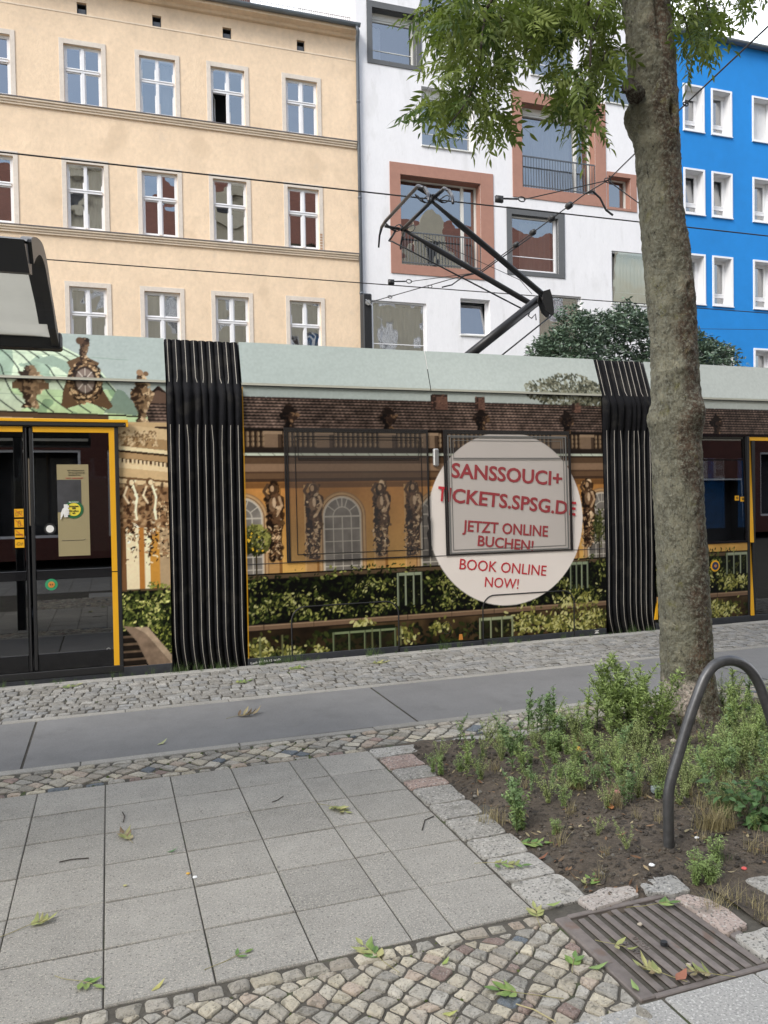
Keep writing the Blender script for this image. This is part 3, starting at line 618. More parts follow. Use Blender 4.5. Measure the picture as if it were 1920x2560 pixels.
leaves(.09, .53, .42, .75, 420, [(40,50,22),(66,78,36),(96,106,50),(30,36,16)], .012, .03); leaves(.09, .53, .40, .74, 260, [(150,154,72),(196,194,110),(110,120,54)], .007, .02, lambda x, z: .2+.8*(vnoise(np.array(x), np.array(z), .12, 9) > .5))
leaves(.36, .53, .15, .42, 200, [(60,72,32),(140,146,64),(40,48,22)], .01, .026); leaves(.32, .53, .77, .83, 50, [(140,146,64),(90,100,44)], .007, .018)
for k in range(6): rect(.09, .30, .33-k*.07, .35-k*.07, (112,92,74)); rect(.09, .32, .29-k*.07, .33-k*.07, (44,36,30))
poly([(.10,.445),(.20,.425),(.32,.418),(.53,.14),(.53,-.03),(.36,-.03),(.22,.29)], (134,112,92)); poly([(.20,.425),(.32,.418),(.53,.14),(.53,.06),(.30,.36)], (172,148,122))
sl = win(.1, .53, -.05, .45); nn = fb(.05, 130, 3)[sl][..., None]; cv[sl] *= (.85+.3*nn)
# ---- film: grain, slight dirt towards the sill (printed picture has grain of its own)
cv *= (.965+.07*fb(.02, 140, 2)[..., None]); cv = np.clip(cv, 0, 1)
cv = np.clip((cv-.40)*1.24+.40, .012, 1)
_l = cv.mean(-1, keepdims=True); cv = (_l+(cv-_l)*.76)*.95
# white round advert
DCX, DCZ, DR = 4.088, 1.328, .942
d = np.hypot(GX-DCX, GZ-DCZ); m = np.clip((DR-d)/PX+.5, 0, 1)[..., None]; cv = cv*(1-m)+np.array([228,219,212])/255.*m*(.985+.03*fb(.3, 150, 3)[..., None])
# gold edge at section ends
rect(1.238, 1.25, -.03, 2.68, (190,140,30))
CL = np.where(cv <= .04045, cv/12.92, ((cv+.055)/1.055)**2.4).astype(np.float32)*1.0
C2 = CL; PX2 = PX
def sample(X, Z):
    u = np.clip((X-CX0)/PX2-.5, 0, C2.shape[1]-1.001); v = np.clip((Z-CZ0)/PX2-.5, 0, C2.shape[0]-1.001); i = u.astype(int); j = v.astype(int); fx = (u-i)[..., None]; fz = (v-j)[..., None]
    return (C2[j,i]*(1-fx)+C2[j,i+1]*fx)*(1-fz)+(C2[j+1,i]*(1-fx)+C2[j+1,i+1]*fx)*fz
# ================================================================== TRAM
YT = 7.58
M_film = mat('printed_film', attr=True, rough=.38, ior=1.28, bump=[(9,.05,.004),(40,.03,.002)])
M_winfilm = mat('perforated_window_film', attr=True, rough=.10, ior=1.42)
M_blk = mat('black_rubber', (.012,.012,.013), rough=.55, bump=[(60,.1,.002)])
M_gloss = mat('black_gloss', (.006,.006,.007), rough=.12, ior=1.6)
M_skirt = mat('dark_grey_skirt', (.035,.038,.045), rough=.55, var=[(3,.25),(20,.2)])
M_yel = mat('yellow_paint', (.78,.40,.015), rough=.4, var=[(4,.05)])
M_white = mat('white_print', (.75,.74,.72), rough=.5)
M_red = mat('red_print', (.50,.032,.045), rough=.45); M_red2 = mat('muted_red_print', (.30,.045,.052), rough=.4)
M_green = mat('green_print', (.02,.13,.05), rough=.5); M_green2 = mat('light_green_print', (.03,.27,.12), rough=.5); M_orange = mat('orange_print', (.55,.22,.04), rough=.5)
M_ink = mat('black_print', (.015,.015,.015), rough=.6); M_beige = mat('beige_board', (.30,.25,.135), rough=.7, var=[(3,.06)])
M_roofg = mat('grey_roof', (.28,.29,.29), rough=.7); M_silver = mat('silver_metal', (.5,.5,.5), rough=.35, metal=.8)
M_int = mat('dark_interior', (.045,.045,.05), rough=.8); M_seat = mat('dark_seat', (.02,.03,.05), rough=.8)
M_dglass = glassmat('dark_door_glass', .17, (.22,.235,.245))
M_cream = mat('cream_strip', (.50,.50,.42), rough=.5); M_blue = mat('blue_print', (.02,.03,.09), rough=.5)
tram = thing('tram', 'long tram wrapped in a printed palace garden advert with black ribbed bellows', 'tram', (3, YT+1.2, -.2))
TO = tuple(tram.location)
def T(g, name, m, parent=tram, smooth=False):
    o = g.build(name, m, None, smooth, TO if parent is tram else TO); 
    if parent is not tram: o.parent = parent
    else: o.parent = tram
    return o
def prof(z):
    z = np.asarray(z, float); return YT+np.interp(z, [-.1,.0,.9,2.69,2.70,3.14], [.015,.0,.0,.055,.035,.20])
def sheet(x0, x1, z0, z1, name, parent, m=None, dark=1., add=(0,0,0), proud=0., dx=.0075, skip=None, yf=prof):
    nx = max(2, int((x1-x0)/dx)+1); nz = max(2, int((z1-z0)/dx)+1); X, Z = np.meshgrid(np.linspace(x0, x1, nx), np.linspace(z0, z1, nz))
    Y = yf(Z)-proud; col = sample(X, Z)*dark+np.array(add); F = []
    I = (np.arange(nz-1)[:, None]*nx+np.arange(nx-1)[None]).ravel()
    if skip is not None:
        xm = (X[:-1,:-1]+X[1:,1:])/2; zm = (Z[:-1,:-1]+Z[1:,1:])/2; I = I[~skip(xm, zm).ravel()]
    F = np.stack([I, I+1, I+nx+1, I+nx], 1)
    o = mesh_np(name, np.stack([X,Y,Z], -1).reshape(-1,3), F, m or M_film, None, col.reshape(-1,3), True, TO); o.parent = parent; return o
# carriage shells (closed boxes behind the printed sides)
secs = [(-9.0, .53), (1.24, 5.32), (6.01, 14.)]
for x0, x1 in secs:
    g = MB(); P = [(YT+.03,.02),(YT+.03,.05),(YT+2.37,.05),(YT+2.37,2.68),(YT+2.2,3.05),(YT+1.9,3.16),(YT+.5,3.16),(YT+.23,3.12),(YT+.075,2.72)]
    n = len(P)
    if x0 > 0 and x0 < 2:   # closed carriage
        g.add([(x0+.01,y,z) for y,z in P]+[(x1-.01,y,z) for y,z in P], [tuple(range(n)), tuple(range(2*n-1,n-1,-1))]+[(i,i+n,(i+1)%n+n,(i+1)%n) for i in range(n)])
    else:                   # carriages one can look into through the doors
        P2 = P[1:]; n = len(P2)
        g.add([(x0+.01,y,z) for y,z in P2]+[(x1-.01,y,z) for y,z in P2], [(i,i+n,(i+1)%n+n,(i+1)%n) for i in range(n-1) if i != 1]+[tuple(range(n)), tuple(range(2*n-1,n-1,-1))])
    if not (0 < x0 < 2): g.box(x0+.01, x1-.01, YT+2.35, YT+2.37, .05, 1.0); g.box(x0+.01, x1-.01, YT+2.35, YT+2.37, 2.1, 2.68); [g.box(x, x+.25, YT+2.35, YT+2.37, 1.0, 2.1) for x in np.arange(x0+.2, x1-.4, 1.5)]
    sh_ = T(g, 'carriage_shell', [M_int])
    if not (0 < x0 < 2): g = MB(); g.add([(x0,YT+2.38,.95),(x1,YT+2.38,.95),(x1,YT+2.38,2.15),(x0,YT+2.38,2.15)], [(0,1,2,3)]); T(g, 'far_window', M_dglass, sh_)
    g = MB(); g.box(x0+.02, x1-.02, YT+.55, YT+1.85, 3.15, 3.19); T(g, 'roof_deck', M_roofg)
side_l = sheet(-1.66, .53, .045, 2.69, 'car_side', tram, skip=lambda x, z: (x < .098) & (z < 2.33))
side_m = sheet(1.24, 5.32, .045, 2.69, 'car_side', tram)
side_r = sheet(6.01, 8.6, .045, 2.69, 'car_side', tram, skip=lambda x, z: ((x > 7.365) & (z < 2.27)) | ((z > .955) & (z < 2.25)))
# roof fairings, leaning inwards
for x0, x1 in ((-1.66,.53),(1.24,3.210),(3.219,5.32),(6.01,8.6)):
    f = sheet(x0, x1, 2.712, 3.135, 'roof_fairing', tram)
    g = MB(); g.box(x0, x1, YT+.04, YT+.06, 2.692, 2.716); T(g, 'fairing_lip', M_cream, f)
    g = MB(); g.box(x0, x1, YT+.034, YT+.05, 2.686, 2.692); T(g, 'shadow_gap', M_blk, f)
for za, zb, mm in ((2.70, 2.93, M_blk), (2.93, 3.13, M_white)):
    g = MB(); ya, yb_ = float(prof(za+.001))+.004, float(prof(zb))+.004; g.add([(3.206,ya,za),(3.223,ya,za),(3.223,yb_,zb),(3.206,yb_,zb)], [(0,1,2,3)]); T(g, 'gap_seal', mm)
# far roof edge parts left / right of the frame so that the tram goes on
for x0, x1 in ((-9.0,-1.67),(8.61,14.)):
    g = MB(); g.add([(x0,YT,.04),(x1,YT,.04),(x1,YT+.055,2.69),(x0,YT+.055,2.69),(x1,YT+.2,3.13),(x0,YT+.2,3.13)], [(0,1,2,3),(3,2,4,5)]); T(g, 'car_side', M_gloss)
# skirts
for x0, x1, zz in ((-9,.53,.065),(1.24,2.79,.045),(2.81,3.755,.03),(3.765,4.895,.04),(4.905,5.32,.05),(6.01,14,.06)):
    g = MB(); g.box(x0, x1, YT-.004, YT+.02, -.16, zz, 0, None, .003); T(g, 'skirt', M_skirt)
# hatch outlines
for xs_, zt in (((1.674,2.798),.515),((3.763,4.895),.508)):
    r = .14; x0, x1 = xs_; P = [(x0,0)]+[(x0+r-r*math.cos(a), zt-r+r*math.sin(a)) for a in np.linspace(0, math.pi/2, 9)]+[(x1-r+r*math.sin(a), zt-r+r*math.cos(a)) for a in np.linspace(0, math.pi/2, 9)]+[(x1,0)]
    g = MB(); g.tube([(x, YT-.001, z) for x, z in P], .007, 6); T(g, 'hatch_seam', M_blk, side_m)
P = [(3.34+.055*math.cos(a), .19+.06*math.sin(a)) for a in np.linspace(.3, 5.9, 14)]; g = MB(); g.tube([(x,YT-.001,z) for x,z in P], .003, 5); T(g, 'hatch_seam', M_blk, side_m)
g = MB(); g.box(1.25, 5.31, YT-.0022, YT+.01, .955, .960); T(g, 'panel_seam', M_skirt, side_m)
# film-covered windows
def bars(g, x0, x1, z0, z1, wd, y, th=.006):
    yy = lambda z: float(prof(z))-y
    for a in ((x0,x0+wd,z0,z1),(x1-wd,x1,z0,z1),(x0+wd,x1-wd,z0,z0+wd),(x0+wd,x1-wd,z1-wd,z1)):
        xa, xb, za, zb = a; V = [(xa,yy(za)-th,za),(xb,yy(za)-th,za),(xb,yy(zb)-th,zb),(xa,yy(zb)-th,zb),(xa,yy(za),za),(xb,yy(za),za),(xb,yy(zb),zb),(xa,yy(zb),zb)]
        g.add(V, [(0,1,2,3),(0,4,5,1),(1,5,6,2),(2,6,7,3),(3,7,4,0)])
M_frame = mat('dark_window_edge', (.02,.018,.018), rough=.3); M_gframe = mat('grey_window_edge', (.16,.16,.155), rough=.4)
for wi, (x0, x1, z0, z1, ix0, ix1, iz0, iz1) in enumerate(((1.655,3.165,.955,2.285,1.745,3.09,1.03,2.205),(3.36,4.875,.955,2.285,3.425,4.80,1.01,2.205))):
    wn = sheet(x0, x1, z0, z1, 'window', tram, M_winfilm, .46 if wi == 0 else .60, (.030,.028,.027), .008)
    g = MB(); bars(g, x0-.016, x0+.022, z0, z1, .016, .006, .008); T(g, 'window_seal', M_frame, wn)
    g = MB(); bars(g, x1-.014, x1+.004, z0, z1, .009, .006, .008); T(g, 'window_seal', M_frame, wn)
    g = MB(); bars(g, x0, x1, z1-.040, z1, .019, .006, .006); T(g, 'window_seal', M_frame, wn); g = MB(); bars(g, x0+.02, x1-.01, z0, z0+.014, .006, .006, .006); T(g, 'window_seal', M_frame, wn)
    g = MB(); bars(g, ix0, ix1, iz0, iz1, .006, .010, .002); bars(g, ix0+.03, ix1-.03, 1.965, 1.985, .005, .010, .002); bars(g, ix0+.03, ix1-.03, 1.985, iz1-.03, .004, .010, .002); T(g, 'inner_frame', M_frame if wi == 0 else M_gframe, wn)
    if wi == 1:
        g = MB(); bars(g, ix0-.035, ix1+.035, iz0-.035, iz1+.02, .012, .010, .004); T(g, 'inner_frame', M_gframe, wn)
    g = MB()
    P = [(x1-.02,.955),(x1+.01,.955),(x1+.005,1.32),(x1-.01,1.40),(x1-.03,1.36),(x1-.015,1.25),(x1-.04,1.2),(x1-.02,1.1)] if wi == 0 else [(x1-.02,.955),(x1+.012,.955),(x1-.01,2.2),(x1-.022,2.2)]
    g.prism(P, YT-.014, YT-.004); T(g, 'hinge_cover', M_frame, wn)
# round lamp-like marker
g = MB(); g.box(3.222, 3.283, YT-.0, YT+.06, 1.90, 2.085, 0, None, .012); T(g, 'marker_lamp', M_silver)
# advert lettering
ytx = YT-.006
def LET(*a, **k): return lettering(*a, parent=tram, **k)
def TXT(body, p0, p1, cap, m, bold=0., parent=None, y=None):
    yb = (float(prof((p0[1]+p1[1])/2))-.0135) if y is None else y
    o = lettering(body, p0, p1, cap, yb, m, None, bold); 
    me = o.data; V = np.empty(len(me.vertices)*3); me.vertices.foreach_get('co', V); V = V.reshape(-1,3)
    if y is None: V[:,1] = prof(V[:,2])-(.0105 if p0[1] > .9 else .002)-np.where(V[:,1] < yb-.0005, .0015, 0)
    V -= np.array(TO); me.vertices.foreach_set('co', V.ravel()); me.update(); o.parent = parent or side_m; return o
TXT('SANSSOUCI+', (3.424,1.785), (4.767,1.678), .155, M_red2, .022)
TXT('T', (3.257,1.541), (3.357,1.529), .150, M_red, .022); TXT('ICKETS.SPSG.D', (3.374,1.527), (4.826,1.356), .150, M_red2, .022); TXT('E', (4.852,1.353), (4.930,1.344), .150, M_red, .022)
TXT('JETZT ONLINE', (3.536,1.212), (4.569,1.118), .118, M_red2, .018); TXT('BUCHEN!', (3.709,1.050), (4.38,.968), .112, M_red2, .018)
TXT('BOOK ONLINE', (3.493,.808), (4.541,.685), .113, M_red, .004); TXT('NOW!', (3.788,.605), (4.194,.560), .108, M_red, .004)
TXT('Lack 06.03.15 wefa', (1.265,-.012), (1.56,.005), .022, M_white, .01, y=YT-.0055)
g = MB(); g.prism([(3.475,.055),(3.525,.055),(3.515,.115),(3.485,.115)], YT-.004, YT-.001); T(g, 'warning_sign', M_orange, side_m)
g = MB(); g.prism([(5.16,.0),(5.22,.0),(5.20,.02),(5.18,.02)], YT-.008, YT-.005); g.box(5.165, 5.215, YT-.008, YT-.005, .025, .033); T(g, 'lifting_mark', M_white, side_m)
# bellows
def bellows(x0, x1, nf, bend):
    g = MB(); sm = MB(); zs = np.concatenate([np.linspace(-.05,.3,10), np.linspace(.36,2.3,12), np.linspace(2.36,2.75,9), np.linspace(2.8,3.13,5)])
    wd = (x1-x0)/nf; cols = []; fw_ = np.random.RandomState(nf).uniform(.78,1.22,nf); ed_ = np.r_[0, np.cumsum(fw_)]/fw_.sum()*(x1-x0)
    for i in range(nf):
        for t in (0,.08,.22,.40,.58,.76,.92): cols.append((i, t))
    cols.append((nf-1, 1.0)); V = []
    for z in zs:
        sway = bend*(.05*max(0,(.35-z)/.4)**2*2.) ; top = max(0, z-2.55)
        base = float(np.interp(z, [-.1,0,.25,.9,2.3,2.45,2.62,2.72,3.13], [.07,.04,.0,-.01,.01,.0,.0,.055,.20]))
        puff = .012*math.exp(-((z-2.52)/.12)**2)
        for i, t in cols:
            k = (i+.5)/nf; dep = .055*(1-math.sin(math.pi*t)**.6)*(1. if z < 2.33 else .75)
            x = x0+ed_[i]+t*(ed_[i+1]-ed_[i])-sway*(1-.2*k)+.012*math.sin(i*2.1+z*3)*(z > 2.2)*(z < 2.75)*(0 if i in (0,nf-1) else 1)
            V.append((x, YT+base+dep-puff*math.sin(math.pi*t)+(.004 if z < 2.33 else -.006), z))
    nc = len(cols); F = [(j*nc+i, j*nc+i+1, (j+1)*nc+i+1, (j+1)*nc+i) for j in range(len(zs)-1) for i in range(nc-1)]; g.add(V, F)
    ob = T(g, 'bellows', M_bel, tram, True)
    for i in range(nf+0):
        ci = i*7+ (3 if True else 0); P = [V[j*nc+ci] for j in range(len(zs))]
        for lo, hi in ((0,99),):
            q = [p for j, p in enumerate(P) if lo <= j <= hi]; 
            q = [(p[0], p[1]-.001, p[2]) for p in q if not (2.33 < p[2] < 2.66)]
            if len(q) < 2: continue
            s_ = MB(); segs = [[p for p in q if p[2] <= 2.33], [p for p in q if p[2] >= 2.66]]
            for sg in segs:
                if len(sg) > 1: s_.tube(sg, .0027, 5)
            T(s_, 'seam', M_seam, ob)
            break
    # inner wall so that nothing shows through the gaps
    g = MB(); g.box(x0-.04, x1+.04, YT+.10, YT+2.3, -.1, 2.70); g.box(x0-.04, x1+.04, YT+.24, YT+2.1, 2.70, 3.11); T(g, 'bellows_core', M_int, ob)
    return ob
M_bel = mat('black_bellows', (.010,.010,.012), rough=.85, ior=1.25, var=[(2,.4)], speck=[(5,(.035,.033,.03),.5,.55,6)], bump=[(11,.5,.02),(70,.2,.003)]); M_seam = mat('pale_seam', (.44,.41,.36), rough=.7, var=[(4,.3)])
b1 = bellows(.535, 1.235, 9, -.45); b2 = bellows(5.325, 6.0, 8, -1.)
g = MB(); g.prism([(5.985,.10),(6.03,.10),(6.03,.36)], YT-.004, YT+.012); T(g, 'yellow_edge', M_yel); g = MB(); g.box(6.0, 6.02, YT+.02, YT+.05, 2.3, 2.62); T(g, 'yellow_edge', M_yel)
# left double door
def door(x0, x1, name='door', band=True):
    fr = MB(); return fr
g = MB(); g.box(-9, .165, YT-.022, YT+.03, 2.268, 2.305, 0, None, .006); hd = T(g, 'door_header', M_blk)
g = MB(); g.box(-9, .185, YT-.024, YT+.02, 2.3055, 2.333, 0, None, .003); g.box(.168, .186, YT-.024, YT+.02, 2.268, 2.305); T(g, 'yellow_trim', M_yel, hd)
g = MB(); g.box(.150, .156, YT-.026, YT-.02, 2.283, 2.289); T(g, 'screw', M_silver, hd)
g = MB(); g.box(.064, .098, YT-.006, YT+.04, .02, 2.267, 0, None, .004); g.box(-2.2, .098, YT-.008, YT+.04, .02, .085, 0, None, .004); g.box(-2.2,.098,YT+.0,YT+.03,2.262,2.268); T(g, 'door_frame', M_blk)
for x0, x1, rb in ((-.652,.062,True),(-1.40,-.664,False)):
    g = MB(); g.box(x0, x1, YT+.006, YT+.030, .087, 2.260, 0, None, .004)
    # leaf = frame bars round two glazed fields
    g = MB()
    a, b = x0, x1
    for q in ((a,a+.034,.087,2.26),(b-.034,b,.087,2.26),(a+.034,b-.034,.087,.24),(a+.034,b-.034,2.215,2.26),(a+.034,b-.034,.90,.985)): g.box(q[0], q[1], YT+.004, YT+.03, q[2], q[3], 0, None, .003)
    leaf = T(g, 'door', M_gloss)
    g = MB(); g.box(a+.034, b-.034, YT+.010, YT+.016, .24, .90); g.box(a+.034, b-.034, YT+.010, YT+.016, .985, 2.215); T(g, 'door_glass', M_dglass, leaf)
    g = MB()
    if rb:
        g.box(-.618, .0155, YT-.001, YT+.003, 2.214, 2.262); g.box(.0155, .063, YT-.001, YT+.003, .951, 2.262); g.box(.0155, .063, YT-.001, YT+.003, .087, .942)
    else: g.box(-1.40, -.70, YT-.001, YT+.003, 2.214, 2.262)
    T(g, 'yellow_band', M_yel, leaf)
    g = MB(); g.box(b-.016, b-.004, YT-.006, YT+.004, .1, 2.25, 0, None, .004) if not rb else g.box(a+.004, a+.03, YT-.006, YT+.004, .1, 2.25, 0, None, .006); T(g, 'rubber_edge', M_blk, leaf)
    if rb: dleaf = leaf
    else: dleaf2 = leaf
# things seen behind the door glass
g = MB(); g.box(-.43, -.165, YT+.007, YT+.0095, 1.105, 1.927); bo = T(g, 'notice_board', M_beige)
for k, (a, b) in enumerate(((-.345,-.20),(-.335,-.20),(-.335,-.235))):
    o = lettering(['Automatische Tür','Bei Gedränge auch Tür','mit Druckknopf'][k], (a, 1.868-.02*k), (b, 1.868-.02*k), .010, YT+.0065, M_ink, None, 0, mirror=True); o.data.transform(Matrix.Translation(-Vector(TO))); o.parent = bo
o = lettering('Automatic door', (-.36, 1.80), (-.21, 1.80), .010, YT+.0065, M_red, None, 0, mirror=True); o.data.transform(Matrix.Translation(-Vector(TO))); o.parent = bo
g = MB(); g.box(-.43, -.23, YT+.0058, YT+.0068, 1.50, 1.79); T(g, 'dark_picture', mat('dark_picture_print', (.05,.05,.055), rough=.6, var=[(6,.4)]), bo)
g = MB(); g.tube([(-.40,YT+.0065,1.245),(-.22,YT+.0065,1.245),(-.2,YT+.0065,1.255)], .002, 5); T(g, 'pencil_line', M_ink, bo)
g = MB()
for x, y, z0, z1 in ((-.52,YT+.35,.1,2.6),(-1.1,YT+.6,.1,2.6),(7.0,YT+.5,.1,2.6),(6.75,YT+.4,1.0,2.3)): g.tube([(x,y,z0),(x,y,z1)], .018, 8)
T(g, 'grab_pole', M_yel)
for x in (-1.5,-.9,6.35,6.95): 
    g = MB(); g.box(x, x+.45, YT+1.3, YT+1.4, .5, 1.35, 0, None, .05); g.box(x, x+.45, YT+.85, YT+1.35, .42, .52, 0, None, .04); T(g, 'seat', M_seat)
g = MB(); g.box(-.60,-.43,YT+.05,YT+.07,.25,1.35); T(g, 'draught_screen', mat('grey_screen', (.035,.04,.045), rough=.5))
yd = YT+.003
# buttons and stickers on the door
def sdisc(cx, cz, r, m, name, parent, y, rin=0): 
    g = MB(); g.disc(cx, cz, r, y, 0, None, 36, .002, rin); return T(g, name, m, parent)
bt = sdisc(-.497, 1.354, .05, M_blk, 'door_button', dleaf, yd+.001); sdisc(-.497, 1.354, .033, M_white, 'button_cap', bt, yd-.0015)
bt = sdisc(-.497, .856, .052, M_green2, 'door_button', dleaf, yd); sdisc(-.497, .856, .028, M_orange, 'button_cap', bt, yd-.0025)
g = MB(); g.prism([(-.512,.856),(-.502,.866),(-.502,.846)], yd-.006, yd-.005); g.prism([(-.482,.856),(-.492,.846),(-.492,.866)], yd-.006, yd-.005); T(g, 'arrow_mark', M_ink, bt)
ss = sdisc(-.295, 1.522, .083, M_white, 'round_sticker', dleaf, yd+.006); sdisc(-.295, 1.522, .080, M_green, 'sticker_ring', ss, yd+.0035); sdisc(-.295, 1.522, .058, mat('yellow_print', (.75,.62,.06), rough=.5), 'sticker_field', ss, yd+.001)
for k, (tx, w_, z_) in enumerate((('Sicherheit',.078,1.545),('zum',.03,1.527),('Greifen',.078,1.503),('nah.',.028,1.484))): TXT(tx, (-.295-w_/2,z_), (-.295+w_/2,z_), .014, M_ink, .02, ss, yd-.0015)
TXT('Bitte festhalten!', (-.335,1.585), (-.255,1.585), .010, M_white, .02, ss, yd+.001)
g = MB(); g.prism([(-.408,1.43),(-.372,1.50),(-.335,1.545),(-.338,1.56),(-.36,1.555),(-.39,1.53),(-.405,1.49)], yd-.004, yd-.002)
g.box(-.378, -.345, yd-.0045, yd-.0025, 1.455, 1.570)
for k in range(4): g.box(-.372, -.334, yd-.007, yd-.0047, 1.475+.014*k, 1.486+.014*k, 0, None, .002)
T(g, 'hand_picture', M_white, ss)
for k in range(4):
    z = 1.464-k*.0895; g = MB(); g.box(-.783, -.709, yd-.002, yd, z, z+.073); s_ = T(g, 'pictogram_sticker', M_yel, dleaf2)
    g = MB(); x = -.783
    gl = [[(.012,.012),(.012,.04),(.03,.04),(.03,.012)], [(.028,.01),(.028,.04),(.034,.05),(.034,.06),(.042,.06),(.042,.05),(.048,.04),(.048,.01)], [(.01,.03),(.062,.03),(.062,.022),(.01,.022)], [(.012,.028),(.02,.038),(.03,.05),(.045,.035),(.062,.045),(.05,.02),(.04,.03),(.03,.02)]][k]
    P = [(x+a, yd-.003, z+b) for a, b in gl]; g.tube(P+[P[0]], .0016, 4); 
    if k == 0: P = [(x+.036,yd-.003,z+.052),(x+.064,yd-.003,z+.052),(x+.05,yd-.003,z+.02),(x+.036,yd-.003,z+.052)]; g.tube(P, .0016, 4)
    T(g, 'pictogram', M_ink, s_)
    if k < 3: g = MB(); g.tube([(x+.008,yd-.004,z+.064),(x+.066,yd-.004,z+.01)], .0022, 4); T(g, 'red_stroke', M_red, s_)
g = MB(); g.disc(-.03, .235, .018, YT+.009, 0, None, 20, .004, .010); T(g, 'lock_ring', M_silver, dleaf)
# right section: plain dark window and the door frame
g = MB(); bars(g, 6.02, 7.365, .955, 2.248, .03, -.004, .012); bars(g, 6.02, 7.365, 1.955, 1.975, .012, -.004, .008); wr = T(g, 'window', M_gloss)
g = MB(); g.add([(6.04,float(prof(.98))+.008,.98),(7.35,float(prof(.98))+.008,.98),(7.35,float(prof(2.23))+.008,2.23),(6.04,float(prof(2.23))+.008,2.23)], [(0,1,2,3)]); T(g, 'pane', M_dglass, wr)
g = MB(); g.box(6.02, 8.6, YT+.02, YT+.05, 2.245, 2.275); T(g, 'window_head', M_gloss, wr)
for x, z in ((7.20,1.47),(7.285,1.455)): g = MB(); g.box(x, x+.06, YT+.022, YT+.026, z, z+.058) ; s_ = T(g, 'pictogram_sticker', M_yel, wr); g = MB(); g.disc(x+.03, z+.033, .014, YT+.020, 0, None, 16, .002, .008); T(g, 'pictogram', M_ink, s_)
g = MB(); sx = lambda z: 7.372+.0*(2.2-z)
def slant(xa, xb, z0, z1, m): 
    g.add([(xa,YT+.040,z1),(xb,YT+.040,z1),(xb,YT-.012,z0),(xa,YT-.012,z0),(xa,YT+.07,z1),(xb,YT+.07,z1),(xb,YT+.03,z0),(xa,YT+.03,z0)], [(3,2,1,0),(2,3,7,6),(0,1,5,4),(1,2,6,5),(3,0,4,7)])
slant(7.405, 7.455, .055, .945, 0); slant(7.405, 7.455, .952, 2.225, 0); g.box(7.405, 8.6, YT+.024, YT+.06, 2.2, 2.245); yfr = T(g, 'yellow_band', M_yel)
g = MB(); g.box(7.455, 7.50, YT+.01, YT+.04, .06, 2.2); g.box(7.368, 7.405, YT+.0, YT+.04, .05, 2.25); g.box(7.37, 8.6, YT+.0, YT+.04, .02, .06); T(g, 'door_frame', M_blk)
g = MB(); g.box(7.5, 8.6, YT+.03, YT+.034, .06, 2.2); T(g, 'door_glass', M_dglass)
bt = sdisc(6.866, .69, .068, M_yel, 'door_button', side_r, YT-.004); sdisc(6.866, .69, .048, M_blue, 'button_ring', bt, YT-.007); sdisc(6.866, .69, .018, M_orange, 'button_cap', bt, YT-.010)
# ------------------------------------------------------------------ pantograph
M_pan = mat('black_pantograph', (.016,.016,.017), rough=.42, metal=.3, var=[(5,.3)]); M_carb = mat('worn_collector', (.05,.05,.055), rough=.3, metal=.6, var=[(8,.4)])
zp = zo(900, 420, 560/1659.)
def pp(x, y, Y): return PY(*zp(x, y), Y)
YN, YF_ = 8.72, 9.66; YM = (YN+YF_)/2
kn, kf = pp(1375,955,8.95), pp(1265,1005,9.42); km = (kn+kf)/2
tn, tf = pp(530,245,8.80), pp(318,455,9.78)
base = np.array([4.30, 9.18, 3.30])
g = MB(); g.tube([base, km], .062, 14); pan = T(g, 'pantograph', M_pan, tram, True)
def PN(g, nm, m=M_pan, sm=True): return T(g, nm, m, pan, sm)
for a, b in ((kn,tn),(kf,tf)):
    d = nrm(b-a); L_ = np.linalg.norm(b-a); g = MB(); g.tube([a, a+d*.05, a+d*(L_*.78), a+d*(L_*.86), b], [.030,.038,.038,.026,.020], 12); PN(g, 'upper_arm')
e = nrm(kf-kn)
g = MB(); g.tube([kn-e*.05, kf+e*.05], .045, 12); PN(g, 'knee_shaft')
g = MB(); kk = kn; g.prism([(kk[0]-.06,kk[2]+.06),(kk[0]+.03,kk[2]+.09),(kk[0]+.07,kk[2]-.03),(kk[0]+.09,kk[2]-.22),(kk[0]+.06,kk[2]-.25),(kk[0]-.02,kk[2]-.19),(kk[0]-.08,kk[2]-.05)], kk[1]-.06, kk[1]-.035); g.prism([(kk[0]-.06,kk[2]+.06),(kk[0]+.03,kk[2]+.09),(kk[0]+.07,kk[2]-.03),(kk[0]+.09,kk[2]-.22),(kk[0]+.06,kk[2]-.25),(kk[0]-.02,kk[2]-.19),(kk[0]-.08,kk[2]-.05)], kk[1]+.06, kk[1]+.08); PN(g, 'knee_plate', M_pan, False)
g = MB(); g.tube([pp(1415,1095,9.0), np.array([4.75,9.1,3.32])], .010, 8); PN(g, 'coupling_rod')
g = MB(); g.tube([pp(215,540,9.7), pp(240,545,9.65), pp(1205,1045,9.2)], .010, 8); g.tube([pp(215,540,9.7), pp(255,480,9.75), pp(265,455,9.75)], .014, 8); PN(g, 'guide_rod')
g = MB(); g.tube([tn-np.array([0,.03,0]), tf+np.array([0,.03,0])], .022, 10); PN(g, 'cross_tube')
hn = lambda x, y, Y: pp(x, y, Y)
